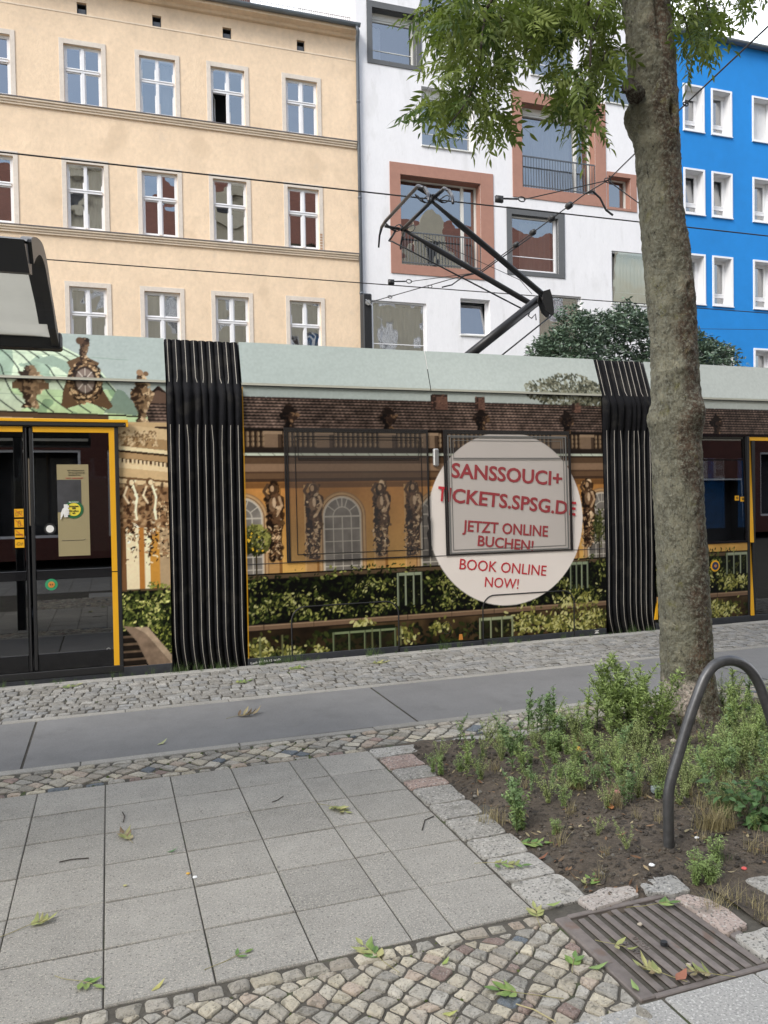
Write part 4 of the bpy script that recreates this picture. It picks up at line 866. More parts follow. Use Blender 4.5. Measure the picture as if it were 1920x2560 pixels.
for k, (A, B, hA, hB) in enumerate((((430,132,8.52),(188,395,9.72),[(480,150,8.40),(505,195,8.25),(510,245,8.12)],[(160,440,9.95),(145,500,10.1),(138,588,10.2)]),((625,150,8.52),(330,440,9.75),[(660,170,8.38),(685,215,8.22),(688,260,8.1)],[(318,500,9.95),(305,550,10.1),(300,600,10.2)]))):
    P = [hn(*q) for q in hB[::-1]]+[hn(*B), hn(*A)]+[hn(*q) for q in hA]
    g = MB(); g.tube(P[2:6], .022, 8); PN(g, 'collector_strip', M_carb); g = MB(); g.tube(P[:3], [.012,.014,.02], 8); PN(g, 'horn', M_carb); g = MB(); g.tube(P[5:], [.022,.02,.017,.013][:len(P[5:])], 8); PN(g, 'horn', M_carb)
g = MB()
for a, b in (((430,150,8.6),(540,215,8.8)),((600,170,8.6),(535,225,8.8)),((185,430,9.75),(310,455,9.78)),((350,430,9.75),(300,460,9.78))): g = MB(); g.tube([pp(*a), pp(*b)], .02, 8); PN(g, 'head_bracket')
g = MB()
rr_ = np.random.RandomState(4)
for c0 in ((470,215,8.75),(600,215,8.75),(250,430,9.76),(350,435,9.76)):
    p = pp(*c0); P = [p+np.array([.1*math.sin(t*1.3), .03*math.cos(t*2), .05*math.sin(t*2.2)-.02]) for t in np.linspace(0, 5, 18)]; g.tube(P, .007, 5); PN(g, 'cable'); g = MB()
p = pp(1270,1080,9.2); g.tube([p+np.array([.0,0,.06]), p+np.array([-.05,0,-.03]), p+np.array([.0,0,-.06]), p+np.array([.06,0,.0]), p+np.array([.07,0,-.08])], .008, 6); PN(g, 'cable'); g = MB()
p = pp(1410,1010,8.9); g.tube([p+np.array([.05*math.cos(t)-.02, 0, .07*math.sin(t)]) for t in np.linspace(-2, 3, 14)], .008, 6); PN(g, 'cable')
g = MB(); g.box(4.1, 4.55, 8.9, 9.5, 3.18, 3.30, 0, None, .02); PN(g, 'base_frame', M_pan, False)
# ================================================================== BUILDINGS ACROSS THE STREET
DF = -.0129; YF = 24.
M_stuc = mat('yellow_stucco', (.80,.62,.435), rough=.92, var=[(.35,.08),(1.7,.08),(9,.08)], speck=[(.9,(.60,.45,.30),.4,.58,6),(2.6,(.66,.53,.40),.35,.62,7)], bump=[(9,.35,.03),(38,.45,.015)], scale3=(1,1,.8))
M_trim = mat('pale_trim', (.66,.59,.51), rough=.9, var=[(1.5,.08),(12,.06)], bump=[(30,.2,.01)])
M_band = mat('string_course', (.80,.665,.51), rough=.9, var=[(1.5,.10),(14,.08)]); M_bandtop = mat('lead_cap', (.17,.155,.155), rough=.7, var=[(4,.2)])
M_wfr = mat('white_window_paint', (.78,.78,.79), rough=.45, var=[(3,.04)]); M_wgf = mat('white_grey_window_paint', (.66,.66,.62), rough=.5)
M_pane = glassmat('window_glass', .40, (.78,.81,.83), .28); M_room = mat('room_dark', (.055,.055,.058), rough=.95, var=[(.8,.5)]); M_curt = mat('net_curtain', (.62,.62,.62), rough=.9, var=[(3,.1)], bump=[(18,.7,.05)], scale3=(4,1,.2))
M_curtc = mat('cream_curtain', (.50,.47,.42), rough=.9, var=[(3,.12)], bump=[(14,.8,.06)], scale3=(4,1,.2)); M_curtr = mat('red_curtain', (.32,.06,.06), rough=.9, var=[(2,.3)], scale3=(4,1,.3))
M_wwall = mat('white_render', (.78,.775,.785), rough=.9, var=[(.5,.035),(2.6,.035),(12,.03)], speck=[(1.1,(.62,.615,.61),.4,.58,6),(3.3,(.60,.59,.575),.35,.62,6)], bump=[(30,.25,.01)], scale3=(1.6,1,.55))
M_brown = mat('terracotta_render', (.37,.195,.145), rough=.9, var=[(.9,.08),(8,.06)], bump=[(30,.3,.01)]); M_slate = mat('slate_render', (.115,.12,.125), rough=.9, var=[(.9,.1),(8,.08)], bump=[(30,.3,.01)])
M_bluew = mat('blue_render', (.008,.215,.60), rough=.85, var=[(.35,.10),(2.5,.05)], bump=[(40,.2,.008)])
M_steel = mat('grey_steel', (.13,.14,.15), rough=.5, metal=.4); M_zinc = mat('zinc', (.17,.19,.20), rough=.5, metal=.4, var=[(2,.2)]); M_pipe = mat('downpipe_zinc', (.13,.145,.165), rough=.55, metal=.3, var=[(2,.15)])
M_rtile = mat('red_roof_tiles', (.21,.085,.058), rough=.85, var=[(1.2,.15),(9,.2)], speck=[(6,(.09,.04,.03),.5,.56,2)], bump=[(5,.5,.06)], scale3=(1,1,5)); M_shut = mat('roller_shutter', (.70,.70,.70), rough=.6, bump=[(6,.8,.02)], scale3=(.2,1,9))
M_brick = mat('red_brick', (.10,.034,.026), rough=.9, var=[(2,.15),(14,.2)], speck=[(22,(.34,.27,.22),.3,.60)], scale3=(1,1,3)); M_creamw = mat('cream_render', (.55,.50,.38), rough=.9, var=[(.5,.08),(4,.06)])
def building(name, label):
    b = thing(name, label, 'building', (0, YF, 0)); b.rotation_euler = (0, 0, DF); return b
def wall(g, x0, x1, z0, z1, ops, depth, m_wall=0, m_rev=0, m_room=1, back=1.1, y=0.):
    """front wall with openings, their reveals and a dark room box behind each"""
    xs = sorted(set([x0,x1]+[v for o in ops for v in o[:2]])); zs = sorted(set([z0,z1]+[v for o in ops for v in o[2:4]]))
    for i in range(len(xs)-1):
        for j in range(len(zs)-1):
            cx, cz = (xs[i]+xs[i+1])/2, (zs[j]+zs[j+1])/2
            if any(o[0] < cx < o[1] and o[2] < cz < o[3] for o in ops): continue
            g.add([(xs[i],y,zs[j]),(xs[i+1],y,zs[j]),(xs[i+1],y,zs[j+1]),(xs[i],y,zs[j+1])], [(0,1,2,3)], m_wall)
    for o in ops:
        a, b, c, d = o[:4]
        for (p, q, mm, da, db) in ((0,depth,m_rev,0,0),(depth,back,m_room,0,0)):
            V = [(a,y+p,c),(b,y+p,c),(b,y+p,d),(a,y+p,d),(a,y+q,c),(b,y+q,c),(b,y+q,d),(a,y+q,d)]
            F = [(0,4,7,3),(1,2,6,5),(3,7,6,2),(0,1,5,4)]
            if mm == m_room: F.append((4,5,6,7))
            g.add(V, F, mm)
def shell(g, x0, x1, z1, dep, m):
    g.add([(x0,0,0),(x1,0,0),(x1,dep,0),(x0,dep,0),(x0,0,z1),(x1,0,z1),(x1,dep,z1),(x0,dep,z1)], [(1,2,6,5),(2,3,7,6),(3,0,4,7)], m)
def ring(g, x0, x1, z0, z1, wd, y0, y1, bot=True, m=0, b=.004):
    t = wd if np.isscalar(wd) else None; l, r, bo, tp = (wd,)*4 if t else wd
    g.box(x0, x0+l, y0, y1, z0, z1, m, None, b); g.box(x1-r, x1, y0, y1, z0, z1, m, None, b)
    g.box(x0+l, x1-r, y0+.001, y1, z1-tp, z1, m, None, b)
    if bot: g.box(x0+l, x1-r, y0+.001, y1, z0, z0+bo, m, None, b)
def B(g, nm, m, p, smooth=False): return g.build(nm, m, p, smooth)
# ------------------------------------------------------------ yellow house
yb = building('apartment_house', 'sand yellow stucco apartment house with white casement windows and a grey gutter')
cols_ = [(-3.32,-2.28),(-.91,.09),(1.125,2.135),(3.16,4.16),(5.42,6.41)]; rows_ = [(12.80,14.48),(9.30,11.16),(5.82,7.68),(2.2,4.1)]
ops = [(a,b,c,d) for a,b in cols_ for c,d in rows_]; vents = [(-.53,-.27,15.36,15.70),(1.52,1.77,15.36,15.70),(3.54,3.80,15.36,15.70),(5.80,6.05,15.36,15.70),(-3.0,-2.74,15.36,15.70)]
g = MB(); wall(g, -7, 7.70, 0, 16.02, ops+vents, .14); shell(g, -7, 7.70, 16.0, 11, 0)
B(g, 'wall', [M_stuc, M_room], yb)
for zt in (12.78, 9.27, 5.79):
    g = MB()
    for (z0, z1, d) in ((zt-.20,zt-.14,.05),(zt-.14,zt-.075,.08),(zt-.075,zt-.018,.12)): g.box(-7, 7.66, -d, .02, z0, z1, 0, None, .008)
    o = B(g, 'string_course', M_band, yb); g = MB(); g.box(-7, 7.68, -.14, .02, zt-.018, zt+.004); B(g, 'lead_cap', M_bandtop, o)
g = MB(); g.box(-7, 7.66, -.012, .01, 15.335, 15.375); B(g, 'string_line', M_band, yb)
g = MB(); P = [(0,15.98),(-.10,16.0),(-.16,16.06),(-.34,16.10),(-.34,16.20),(.4,16.34),(.4,15.98)]; n = len(P)
g.add([(-7,y,z) for y,z in P]+[(7.66,y,z) for y,z in P], [tuple(range(n)), tuple(range(2*n-1,n-1,-1))]+[(i,i+n,(i+1)%n+n,(i+1)%n) for i in range(n)]); B(g, 'cornice', M_stuc, yb)
g = MB(); A = np.linspace(math.pi, 2*math.pi, 10); P = [(-.42+.09*math.cos(a), 16.26+.09*math.sin(a)) for a in A]+[(-.42+.08*math.cos(a), 16.26+.08*math.sin(a)) for a in A[::-1]]; n = len(P)
g.add([(-7,y,z) for y,z in P]+[(7.72,y,z) for y,z in P], [tuple(range(n)), tuple(range(2*n-1,n-1,-1))]+[(i,i+n,(i+1)%n+n,(i+1)%n) for i in range(n)]); gu = B(g, 'gutter', M_zinc, yb, True)
g = MB(); g.tube([(7.60,-.42,16.2),(7.66,-.40,16.05),(7.70,-.16,15.8),(7.72,-.09,15.5),(7.72,-.09,.2)], .055, 10); 
for z in (14.,11.,8.,5.): g.tube([(7.72,-.09,z),(7.72,-.09,z+.06)], .064, 10)
B(g, 'downpipe', M_pipe, yb, True)
g = MB(); g.add([(-7,-.36,16.25),(7.72,-.36,16.25),(7.72,5,18.2),(-7,5,18.2)], [(0,1,2,3)]); rf = B(g, 'roof', M_rtile, yb)
g = MB()
for k in range(80): x = 2.2+k*.07; g.tube([(x,.5,16.6),(x,.5,17.0)], .008, 4)
for z in (16.62,16.98): g.tube([(2.2,.5,z),(7.7,.5,z)], .010, 4)
B(g, 'snow_guard', M_zinc, rf)
g = MB(); g.box(3.4,4.6,1.2,2.2,16.6,18.6); B(g, 'chimney', M_brick, rf)
for a,b,c,d in vents:
    g = MB(); g.box(a+.03,b-.03,.10,.13,c+.02,d-.13,0,None,.004); ring(g, a, b, c, d, .02, .09, .12); B(g, 'attic_vent', M_steel, yb)
rw = np.random.RandomState(9)
def casement(par, x0, x1, z0, z1, y, trans=.585, frame=M_wfr, openleaf=False, curtain=None, cx=None):
    g = MB(); ring(g, x0, x1, z0, z1, (.055,.055,.06,.05), y-.02, y+.06); zt = z0+(z1-z0)*trans; xm = (x0+x1)/2
    g.box(x0+.055, x1-.055, y-.045, y+.06, zt-.035, zt+.05, 0, None, .006); g.box(x0+.055, x1-.055, y-.06, y-.03, zt+.03, zt+.055, 0, None, .004)
    g.box(xm-.045, xm+.045, y-.042, y+.06, z0+.06, zt-.035, 0, None, .006); g.box(xm-.045, xm+.045, y-.042, y+.06, zt+.05, z1-.05, 0, None, .006)
    for (a, b) in ((x0+.055, xm-.045), (xm+.045, x1-.055)):
        for (c, d) in ((z0+.06, zt-.035), (zt+.05, z1-.05)):
            if openleaf and a < xm-.1 and c < zt-.1: continue
            ring(g, a, b, c, d, (.032,.032,.04,.032), y-.012, y+.04)
    w_ = B(g, 'window', frame, par); wt_ = rw.choice([-.07,-.04,-.015,0,.02,.04])
    g = MB()
    for (a, b) in ((x0+.055, xm-.045), (xm+.045, x1-.055)):
        for (c, d) in ((z0+.06, zt-.035), (zt+.05, z1-.05)):
            if openleaf and a < xm-.1 and c < zt-.1: continue
            t = rw.uniform(-.012,.012,2); t[1] += wt_
            g.add([(a,y+.012+t[0],c),(b,y+.012-t[0],c),(b,y+.012-t[0]+t[1],d),(a,y+.012+t[0]+t[1],d)], [(0,1,2,3)])
    B(g, 'pane', M_pane, w_)
    if openleaf:
        a, b, c, d = x0+.055, xm-.045, z0+.06, zt-.035; ca = math.radians(72); g = MB(); gp = MB()
        m0 = MB(); ring(m0, 0, b-a, c, d, (.05,.05,.06,.05), 0, .04)
        R = lambda p: (a+p[0]*math.cos(ca)-p[1]*math.sin(ca), y+p[0]*math.sin(ca)+p[1]*math.cos(ca), p[2])
        g.add([R(p) for p in m0.v], m0.f); g.add([R((.03,.02,c+.04)),R((b-a-.03,.02,c+.04)),R((b-a-.03,.02,d-.04)),R((.03,.02,d-.04))], [(0,1,2,3)], 1); B(g, 'open_sash', [frame, M_pane], w_)
    if curtain:
        g = MB(); xa, xb = cx or (x0+.08, x1-.08); n = int((xb-xa)/.03); V = []
        for i in range(n+1): x = xa+(xb-xa)*i/n; V += [(x, y+.16+.025*math.sin(i*1.3+math.sin(i*.37)*2), z0+.03), (x, y+.16+.02*math.sin(i*1.3), z1-.08)]
        g.add(V, [(2*i,2*i+2,2*i+3,2*i+1) for i in range(n)]); B(g, 'curtain', curtain, w_, True)
    return w_
for ci, (a, b) in enumerate(cols_):
    for ri, (c, d) in enumerate(rows_):
        w_ = casement(yb, a, b, c, d, .10, openleaf=(ci == 3 and ri == 0), curtain=M_curt if (ci, ri) in ((2,0),(4,2),(1,2),(2,2),(1,1)) else M_curtc if (ci,ri) in ((3,2),) else None, cx=((a+b)/2+.05, b-.1) if (ci,ri) == (2,0) else (a+.08,(a+b)/2-.04) if ci == 3 else None)
        g = MB(); s = .125; ring(g, a-s, b+s, c-.02, d+.14, (s,s,.01,.14), -.022, .01, False); B(g, 'surround', M_trim, w_)
g = MB()
for k in range(6): g.box(6.42, 6.50, -.024, -.014, 9.32+k*.085, 9.385+k*.085)
B(g, 'bare_bricks', mat('bare_brick', (.40,.25,.16), rough=.95, var=[(9,.3)]), yb)
# ------------------------------------------------------------ white house
wb = building('apartment_house', 'white rendered apartment house with terracotta and slate framed square windows')
W = dict(W1=(8.25,9.75,15.50,17.13), W2=(9.90,11.76,13.0,14.90), W3=(13.55,16.45,12.04,14.90), W4=(9.12,11.97,9.08,11.96), W5=(13.12,14.92,9.19,11.08), W6=(16.98,17.90,11.71,12.80), W7=(17.08,19.0,8.34,10.18), W8=(8.08,9.96,5.3,7.86), W9=(11.18,12.27,6.92,8.12), W10=(14.13,15.82,5.6,8.46), W11=(13.93,15.75,15.90,18.0), W12=(9.9,11.9,16.6,18.6), W13=(16.9,18.3,15.4,17.4), WA=(9.3,11.9,2.2,4.6), WB=(13.3,15.4,2.2,4.6), WC=(11.,12.6,19.2,20.8))
g = MB(); dp = .30
wall(g, 7.70, 19.28, 0, 21.5, [W[k] for k in W if k not in ('W1','W3','W4','W5','W6')], dp)
# walls of the recessed, coloured frames are added as parts; cut their whole openings too
g = MB(); wall(g, 7.70, 19.28, 0, 21.5, [W[k] for k in W], dp, 0, 0, 1, 1.5); shell(g, 7.70, 19.28, 21.5, 12, 0); g.box(7.7,19.28,-.0,12,21.5,21.6); B(g, 'wall', [M_wwall, M_room], wb)
FRM = dict(W1=((8.07,9.93,15.36,17.33),M_slate), W3=((13.18,16.87,11.67,15.29),M_brown), W4=((8.76,12.44,8.77,12.33),M_brown), W5=((12.93,15.17,9.04,11.31),M_slate), W6=((16.91,18.15,11.62,12.95),M_brown))
def plainwin(par, k, y, fr=M_wgf, fw=.07, trans=None, pane_x=None, curtain=None, cxr=None, rail=None, box=False):
    x0, x1, z0, z1 = W[k]; g = MB(); zt1 = z1-(.22 if box else 0)
    ring(g, x0, x1, z0, zt1, (fw,fw,fw,fw*.8), y-.03, y+.06)
    if box: g.box(x0, x1, y-.05, y+.06, zt1, z1, 0, None, .01)
    if trans: g.box(x0+fw, x1-fw, y-.005, y+.03, trans-.012, trans+.012)
    if pane_x: g.box(pane_x-.05, pane_x+.05, y-.028, y+.06, z0+fw, zt1-fw*.8)
    w_ = B(g, 'window', fr, par); tl = {'W9': .16, 'W7': -.20, 'W3': .05}.get(k, 0.); g = MB(); V = [(x0+fw,y+.01,z0+fw),(x1-fw,y+.012,z0+fw),(x1-fw,y+.014+tl,zt1-fw*.8),(x0+fw,y+.01+tl,zt1-fw*.8)]
    g.add(V, [(0,1,2,3)]); B(g, 'pane', M_pane, w_)
    if k in FRM:
        (a,b,c,d), mm = FRM[k]; g = MB(); l, r, bo, tp = x0-a, b-x1, z0-c, d-z1
        ring(g, a, b, c, d, (l,r,bo,tp), -.03, .02, True, 0, .003)
        for q in ((x0,x0+.012,z0,z1),(x1-.012,x1,z0,z1),(x0+.012,x1-.012,z1-.012,z1),(x0+.012,x1-.012,z0,z0+.012)): g.box(q[0], q[1], .02, y-.032, q[2], q[3])
        B(g, 'surround', mm, w_)
    else:
        g = MB(); g.box(x0-.03, x1+.03, -.05, y-.03, z0-.05, z0-.003, 0, None, .005); B(g, 'sill', M_wgf, w_)
    if curtain:
        g = MB(); xa, xb = cxr or (x0+.1, x1-.1); n = int((xb-xa)/.03); V = []
        for i in range(n+1): x = xa+(xb-xa)*i/n; V += [(x, y+.22+.03*math.sin(i*1.25+math.sin(i*.31)*2), z0+.02), (x, y+.22+.025*math.sin(i*1.25), zt1-.1)]
        g.add(V, [(2*i,2*i+2,2*i+3,2*i+1) for i in range(n)]); B(g, 'curtain', curtain, w_, True)
    if rail:
        ra, rb, rz = rail; g = MB(); g.box(ra, rb, -.005, .03, rz-.02, rz+.02); g.box(ra, rb, -.005, .03, z0+.06, z0+.09); n = int((rb-ra)/.105)
        for i in range(n+1): x = ra+(rb-ra)*i/n; g.box(x-.008, x+.008, .004, .02, z0+.02, rz)
        B(g, 'railing', M_steel, w_)
    return w_
plainwin(wb, 'W1', .30, trans=15.96, box=True, curtain=M_curt, cxr=(8.35,8.7)); plainwin(wb, 'W2', .25, box=True, trans=13.5, curtain=M_curt, cxr=(10.0,10.7))
plainwin(wb, 'W3', .36, pane_x=15.85, curtain=M_curt, cxr=(13.65,15.8), rail=(13.58,16.42,13.10), box=True); plainwin(wb, 'W4', .36, pane_x=11.45, rail=(9.15,11.95,10.14))
plainwin(wb, 'W5', .16, M_wfr, .09, trans=9.72, curtain=M_curtc, cxr=(13.6,14.85)); plainwin(wb, 'W6', .30); plainwin(wb, 'W7', .10, M_wfr, trans=8.75, curtain=M_curtc); plainwin(wb, 'W8', .10, M_wfr, trans=6.5, curtain=M_curtc)
plainwin(wb, 'W9', .22, M_wfr, .08); plainwin(wb, 'W10', .12, M_wfr, curtain=M_curtr); plainwin(wb, 'W11', .2, M_wfr, trans=16.4, curtain=M_curt); plainwin(wb, 'W12', .2, M_wfr, curtain=M_curt, cxr=(10.8,11.8)); plainwin(wb, 'W13', .2, M_wfr); plainwin(wb, 'WA', .2); plainwin(wb, 'WB', .2); plainwin(wb, 'WC', .2)
# ------------------------------------------------------------ blue house
bb = building('apartment_house', 'bright blue apartment house with deep white window frames')
bc = [(20.20,21.16),(21.47,22.43),(23.38,24.40),(24.9,25.86),(26.6,27.6),(28.1,29.1)]; br = [(14.84,16.54),(11.80,13.48),(8.50,10.36),(5.2,7.0),(2.0,3.8)]
ins = .075; ops = [(a+ins,b-ins,c+ins,d-ins) for a,b in bc for c,d in br]
g = MB(); wall(g, 19.28, 34, 0, 18.36, ops, .40, 0, 2, 1, 1.4); shell(g, 19.28, 34, 18.36, 12, 0); B(g, 'wall', [M_bluew, M_room, M_wfr], bb)
g = MB(); A = np.linspace(math.pi, 2*math.pi, 10); P = [(-.20+.09*math.cos(a), 18.36+.09*math.sin(a)) for a in A]+[(-.20+.08*math.cos(a), 18.36+.08*math.sin(a)) for a in A[::-1]]; n = len(P)
g.add([(19.2,y,z) for y,z in P]+[(34,y,z) for y,z in P], [tuple(range(n)), tuple(range(2*n-1,n-1,-1))]+[(i,i+n,(i+1)%n+n,(i+1)%n) for i in range(n)]); g.box(19.28, 34, -.15, .05, 18.30, 18.40); B(g, 'gutter', M_zinc, bb, True)
g = MB(); g.add([(19.2,-.2,18.40),(34,-.2,18.40),(34,5,20.4),(19.2,5,20.4)], [(0,1,2,3)]); rf = B(g, 'roof', M_zinc, bb)
g = MB()
for k in range(150): x = 19.4+k*.09; g.tube([(x,.3,18.6),(x,.3,18.98)], .008, 4)
for z in (18.62,18.97): g.tube([(19.4,.3,z),(33,.3,z)], .010, 4)
B(g, 'snow_guard', M_zinc, rf)
for ci, (a, b) in enumerate(bc):
    for ri, (c, d) in enumerate(br):
        x0, x1, z0, z1 = a+ins, b-ins, c+ins, d-ins; y = .34; g = MB(); shut = {(0,0):.34,(1,0):.14,(2,0):1.6}.get((ci,ri), 0)
        ring(g, x0, x1, z0, z1, .07, y-.02, y+.06); zt = z0+.36*(1 if ri else 1); g.box(x0+.07, x1-.07, y-.02, y+.06, zt-.04, zt+.06)
        ring(g, x0+.07, x1-.07, zt+.06, z1-.07, .05, y-.03, y+.04); w_ = B(g, 'window', M_wfr, bb)
        g = MB(); ti = .10 if (ri == 1 and ci < 2) else 0
        g.add([(x0+.07,y+.02,z0+.07),(x1-.07,y+.02,z0+.07),(x1-.07,y+.02,zt-.04),(x0+.07,y+.02,zt-.04),(x0+.07,y+.02,zt+.06),(x1-.07,y+.02,zt+.06),(x1-.07,y+.02+ti,z1-.07),(x0+.07,y+.02+ti,z1-.07)], [(0,1,2,3),(4,5,6,7)]); B(g, 'pane', M_pane, w_)
        g = MB(); ring(g, a, b, c, d, ins, -.035, .02); g.box(a-.01, b+.01, -.06, .0, c-.03, c+.0); B(g, 'surround', M_wfr, w_)
        if shut: g = MB(); g.box(x0+.01, x1-.01, y-.06, y-.035, max(z0+.01, z1-shut), z1-.005); B(g, 'roller_shutter', M_shut, w_)
        if (ci+ri) % 2 or ri == 1:
            g = MB(); n = 16; xa, xb = (x0+.1, x0+.42); V = []
            for i in range(n+1): x = xa+(xb-xa)*i/n; V += [(x, y+.2+.025*math.sin(i*1.3), z0+.05), (x, y+.2+.02*math.sin(i*1.3), z1-.1)]
            g.add(V, [(2*i,2*i+2,2*i+3,2*i+1) for i in range(n)]); B(g, 'curtain', M_curt, w_, True)
# ------------------------------------------------------------ house behind the camera (seen only in reflections)
ob = thing('apartment_house', 'cream gabled house with brick ground floor and red tiled roof, seen mirrored in windows', 'building', (0, -8.0, 0))
g = MB(); ops = []
for k in range(-9, 26, 2):
    x = k*1.45; ops += [(x,x+1.1,z,z+1.9) for z in (5.6,9.2,12.8,15.6)]
up = [(x0,x1,z0,z1) for x0,x1,z0,z1 in ops]
lo = [(k*2.9, k*2.9+2.2, .6, 3.0) for k in range(-5, 13)]
def wallN(g, x0, x1, z0, z1, ops, m):   # faces +Y (towards the street)
    n0 = len(g.v); h = MB(); wall(h, x0, x1, z0, z1, ops, .15, 0, 0, 1, .8); g.add([(p[0], -p[1], p[2]) for p in h.v], []); base = g.n-len(h.v)
    for f, mi in zip(h.f, h.m): g.f.append(tuple(i+base for i in f[::-1])); g.m.append(m if mi == 0 else 2)
wallN(g, -16, 38, 4.4, 18.9, up, 0); wallN(g, -16, 38, 0, 4.4, lo, 1)
g.box(-16, 38, -11, -.9, 0, 18.8, 0)
B(g, 'wall', [M_creamw, M_brick, M_room], ob)
g = MB(); g.add([(-16,.5,18.7),(38,.5,18.7),(38,-4.2,24.2),(-16,-4.2,24.2),(-16,-11,18.8),(38,-11,18.8)], [(0,1,2,3),(3,2,5,4),(0,3,4),(1,5,2)]); B(g, 'roof', M_rtile, ob)
for xc, s in ((8.8,1.),(23.,1.15),(-5.6,1.)):
    P = [(-2.6,17.0),(-2.6,17.8),(-2.2,18.2),(-1.5,18.6),(-1.25,19.4),(-1.35,20.2),(-.9,20.6),(-.75,21.2),(0,21.9),(.75,21.2),(.9,20.6),(1.35,20.2),(1.25,19.4),(1.5,18.6),(2.2,18.2),(2.6,17.8),(2.6,17.0)]
    g = MB(); g.prism([(xc+x*s, z+1.6) for x, z in P], .2, .55); gb = B(g, 'gable', M_creamw, ob); g = MB(); g.box(xc-.5, xc+.5, .555, .58, 19.2, 20.8); B(g, 'gable_window', M_room, gb)
for x0,x1,z0,z1 in ops:
    g = MB(); ring(g, x0, x1, z0, z1, .07, -.12, -.04); g.box((x0+x1)/2-.04,(x0+x1)/2+.04,-.12,-.05,z0+.07,z1-.07); w_ = B(g, 'window', M_wfr, ob)
    g = MB(); g.add([(x0,-.1,z0),(x1,-.1,z0),(x1,-.1,z1),(x0,-.1,z1)], [(3,2,1,0)]); B(g, 'pane', M_pane, w_)
for x0,x1,z0,z1 in lo:
    g = MB(); ring(g, x0, x1, z0, z1, .07, -.12, -.04); B(g, 'shop_window', M_wfr, ob)
# ================================================================== WIRES, MAST, SHELTER, HOOP
M_wire = mat('black_wire', (.015,.015,.016), rough=.5); M_cu = mat('dark_contact_wire', (.03,.027,.025), rough=.45, metal=.5)
def wire(name, P, r, label, cat='wire', m=None, sag=0., group=None, extra=None):
    Q = []
    P = [np.array(p, float) for p in P]
    for a, b in zip(P[:-1], P[1:]):
        for t in np.linspace(0, 1, 14)[(1 if Q else 0):]: Q.append(a+(b-a)*t-np.array([0,0,sag*4*t*(1-t)]))
    g = MB(); g.tube(Q, r, 6)
    if extra: extra(g)
    return tag(g.build(name, m or M_wire, None, True), label, cat, group)
a, b = PY(0,380,8.95), PY(1920,590,8.80); d = b-a; wire('contact_wire', [a-d*2.2, b+d*2.2], .0085, 'upper dark contact wire touching the raised pantograph of the tram', 'overhead wire', M_cu)
a, b = PY(0,640,12.4), PY(1920,783,12.4); d = b-a; wire('contact_wire', [a-d*2, b+d*2], .0085, 'lower dark contact wire of the far track running behind the pantograph', 'overhead wire', M_cu)
a, b = PY(1747,822,16), PY(1920,824,16); wire('cable', [a-(b-a)*.8, b+(b-a)*4], .006, 'thin wire low across the front of the blue house', 'overhead wire')
k0 = PY(905+15,757,13.4); k1 = PY(1204,676,12.2); k2 = PY(1465,483,8.8); k25 = PY(1519,451,8.6); k3 = PY(1714,260,6.2); k4 = PY(1920,66,4.9)
def beads(g):
    for x, y in ((1290,619),(1332,587),(1380,553),(1423,518)):
        t = (x-1204)/(1465-1204); p = k1+(k2-k1)*0; 
        lo, hi = 0., 1.
        for _ in range(30):
            m_ = (lo+hi)/2; q = k1+(k2-k1)*m_; v = q-np.array([0,0,H]); px = 960+FPX*(v@RT)/(v@FW)
            if px < x: lo = m_
            else: hi = m_
        q = k1+(k2-k1)*lo; e = nrm(k2-k1); g.tube([q-e*.06,q-e*.04,q+e*.04,q+e*.06], [.015,.045,.045,.015], 8)
    for q, s in ((PY(1075,716,12.6),.04),(PY(975,742,13.1),.04),(k25,.05),(PY(1714,260,6.2),.03)):
        g.tube([q+np.array([s*math.cos(t),0,s*.6*math.sin(t)]) for t in np.linspace(0,6.3,12)], .007, 5)
wire('span_wire', [k0, k1, k2, k25, k3, k4, k4+(k4-k3)*3], .008, 'black span wire with bead insulators slanting from the mast up past the tree trunk', 'overhead wire', None, 0, None, beads)
arm = [k2, PY(1482,478,8.8), PY(1500,495,8.85), PY(1515,525,8.85), PY(1532,538,8.85)]
wire('pull_off_arm', arm, .014, 'curved black registration arm holding the upper contact wire beside the trunk', 'wire holder')
wire('pull_off_arm', [PY(1330,590,12.3), PY(1205,680,12.35), PY(1160,690,12.4), PY(1130,712,12.4), PY(1105,718,12.4)], .012, 'curved black registration arm holding the lower contact wire behind the pantograph', 'wire holder')
def clamp(p):
    def f(g):
        g.box(p[0]-.05,p[0]+.05,p[1]-.02,p[1]+.02,p[2]-.02,p[2]+.06); g.tube([p+np.array([0,0,.03]), p+np.array([.26,0,.05])], .012, 6); g.tube([p+np.array([.32+.05*math.cos(t),0,.055+.03*math.sin(t)]) for t in np.linspace(0,6.3,12)], .008, 5)
    return f
p = PY(1248,502,8.87); wire('stay_wire', [p+np.array([.35,0,.055]), k25], .007, 'thin stay wire clamped to the upper contact wire right of the pantograph', 'overhead wire', None, 0, None, clamp(p))
p = PY(978,708,12.4); wire('stay_wire', [p+np.array([.35,0,.055]), PY(1204,680,12.3)], .006, 'thin stay wire clamped to the lower contact wire near the dark mast', 'overhead wire', None, 0, None, clamp(p))
wire('stay_wire', [PY(1060,590,12.3), PY(1300,700,12.3), PY(1330,735,12.4)], .005, 'thin stay wire crossing behind the two pantograph arms', 'overhead wire')
wire('stay_wire', [k25, PY(1600,510,8.9), PY(1720,600,9.)], .007, 'thin stay wire running from the span wire down behind the trunk', 'overhead wire')
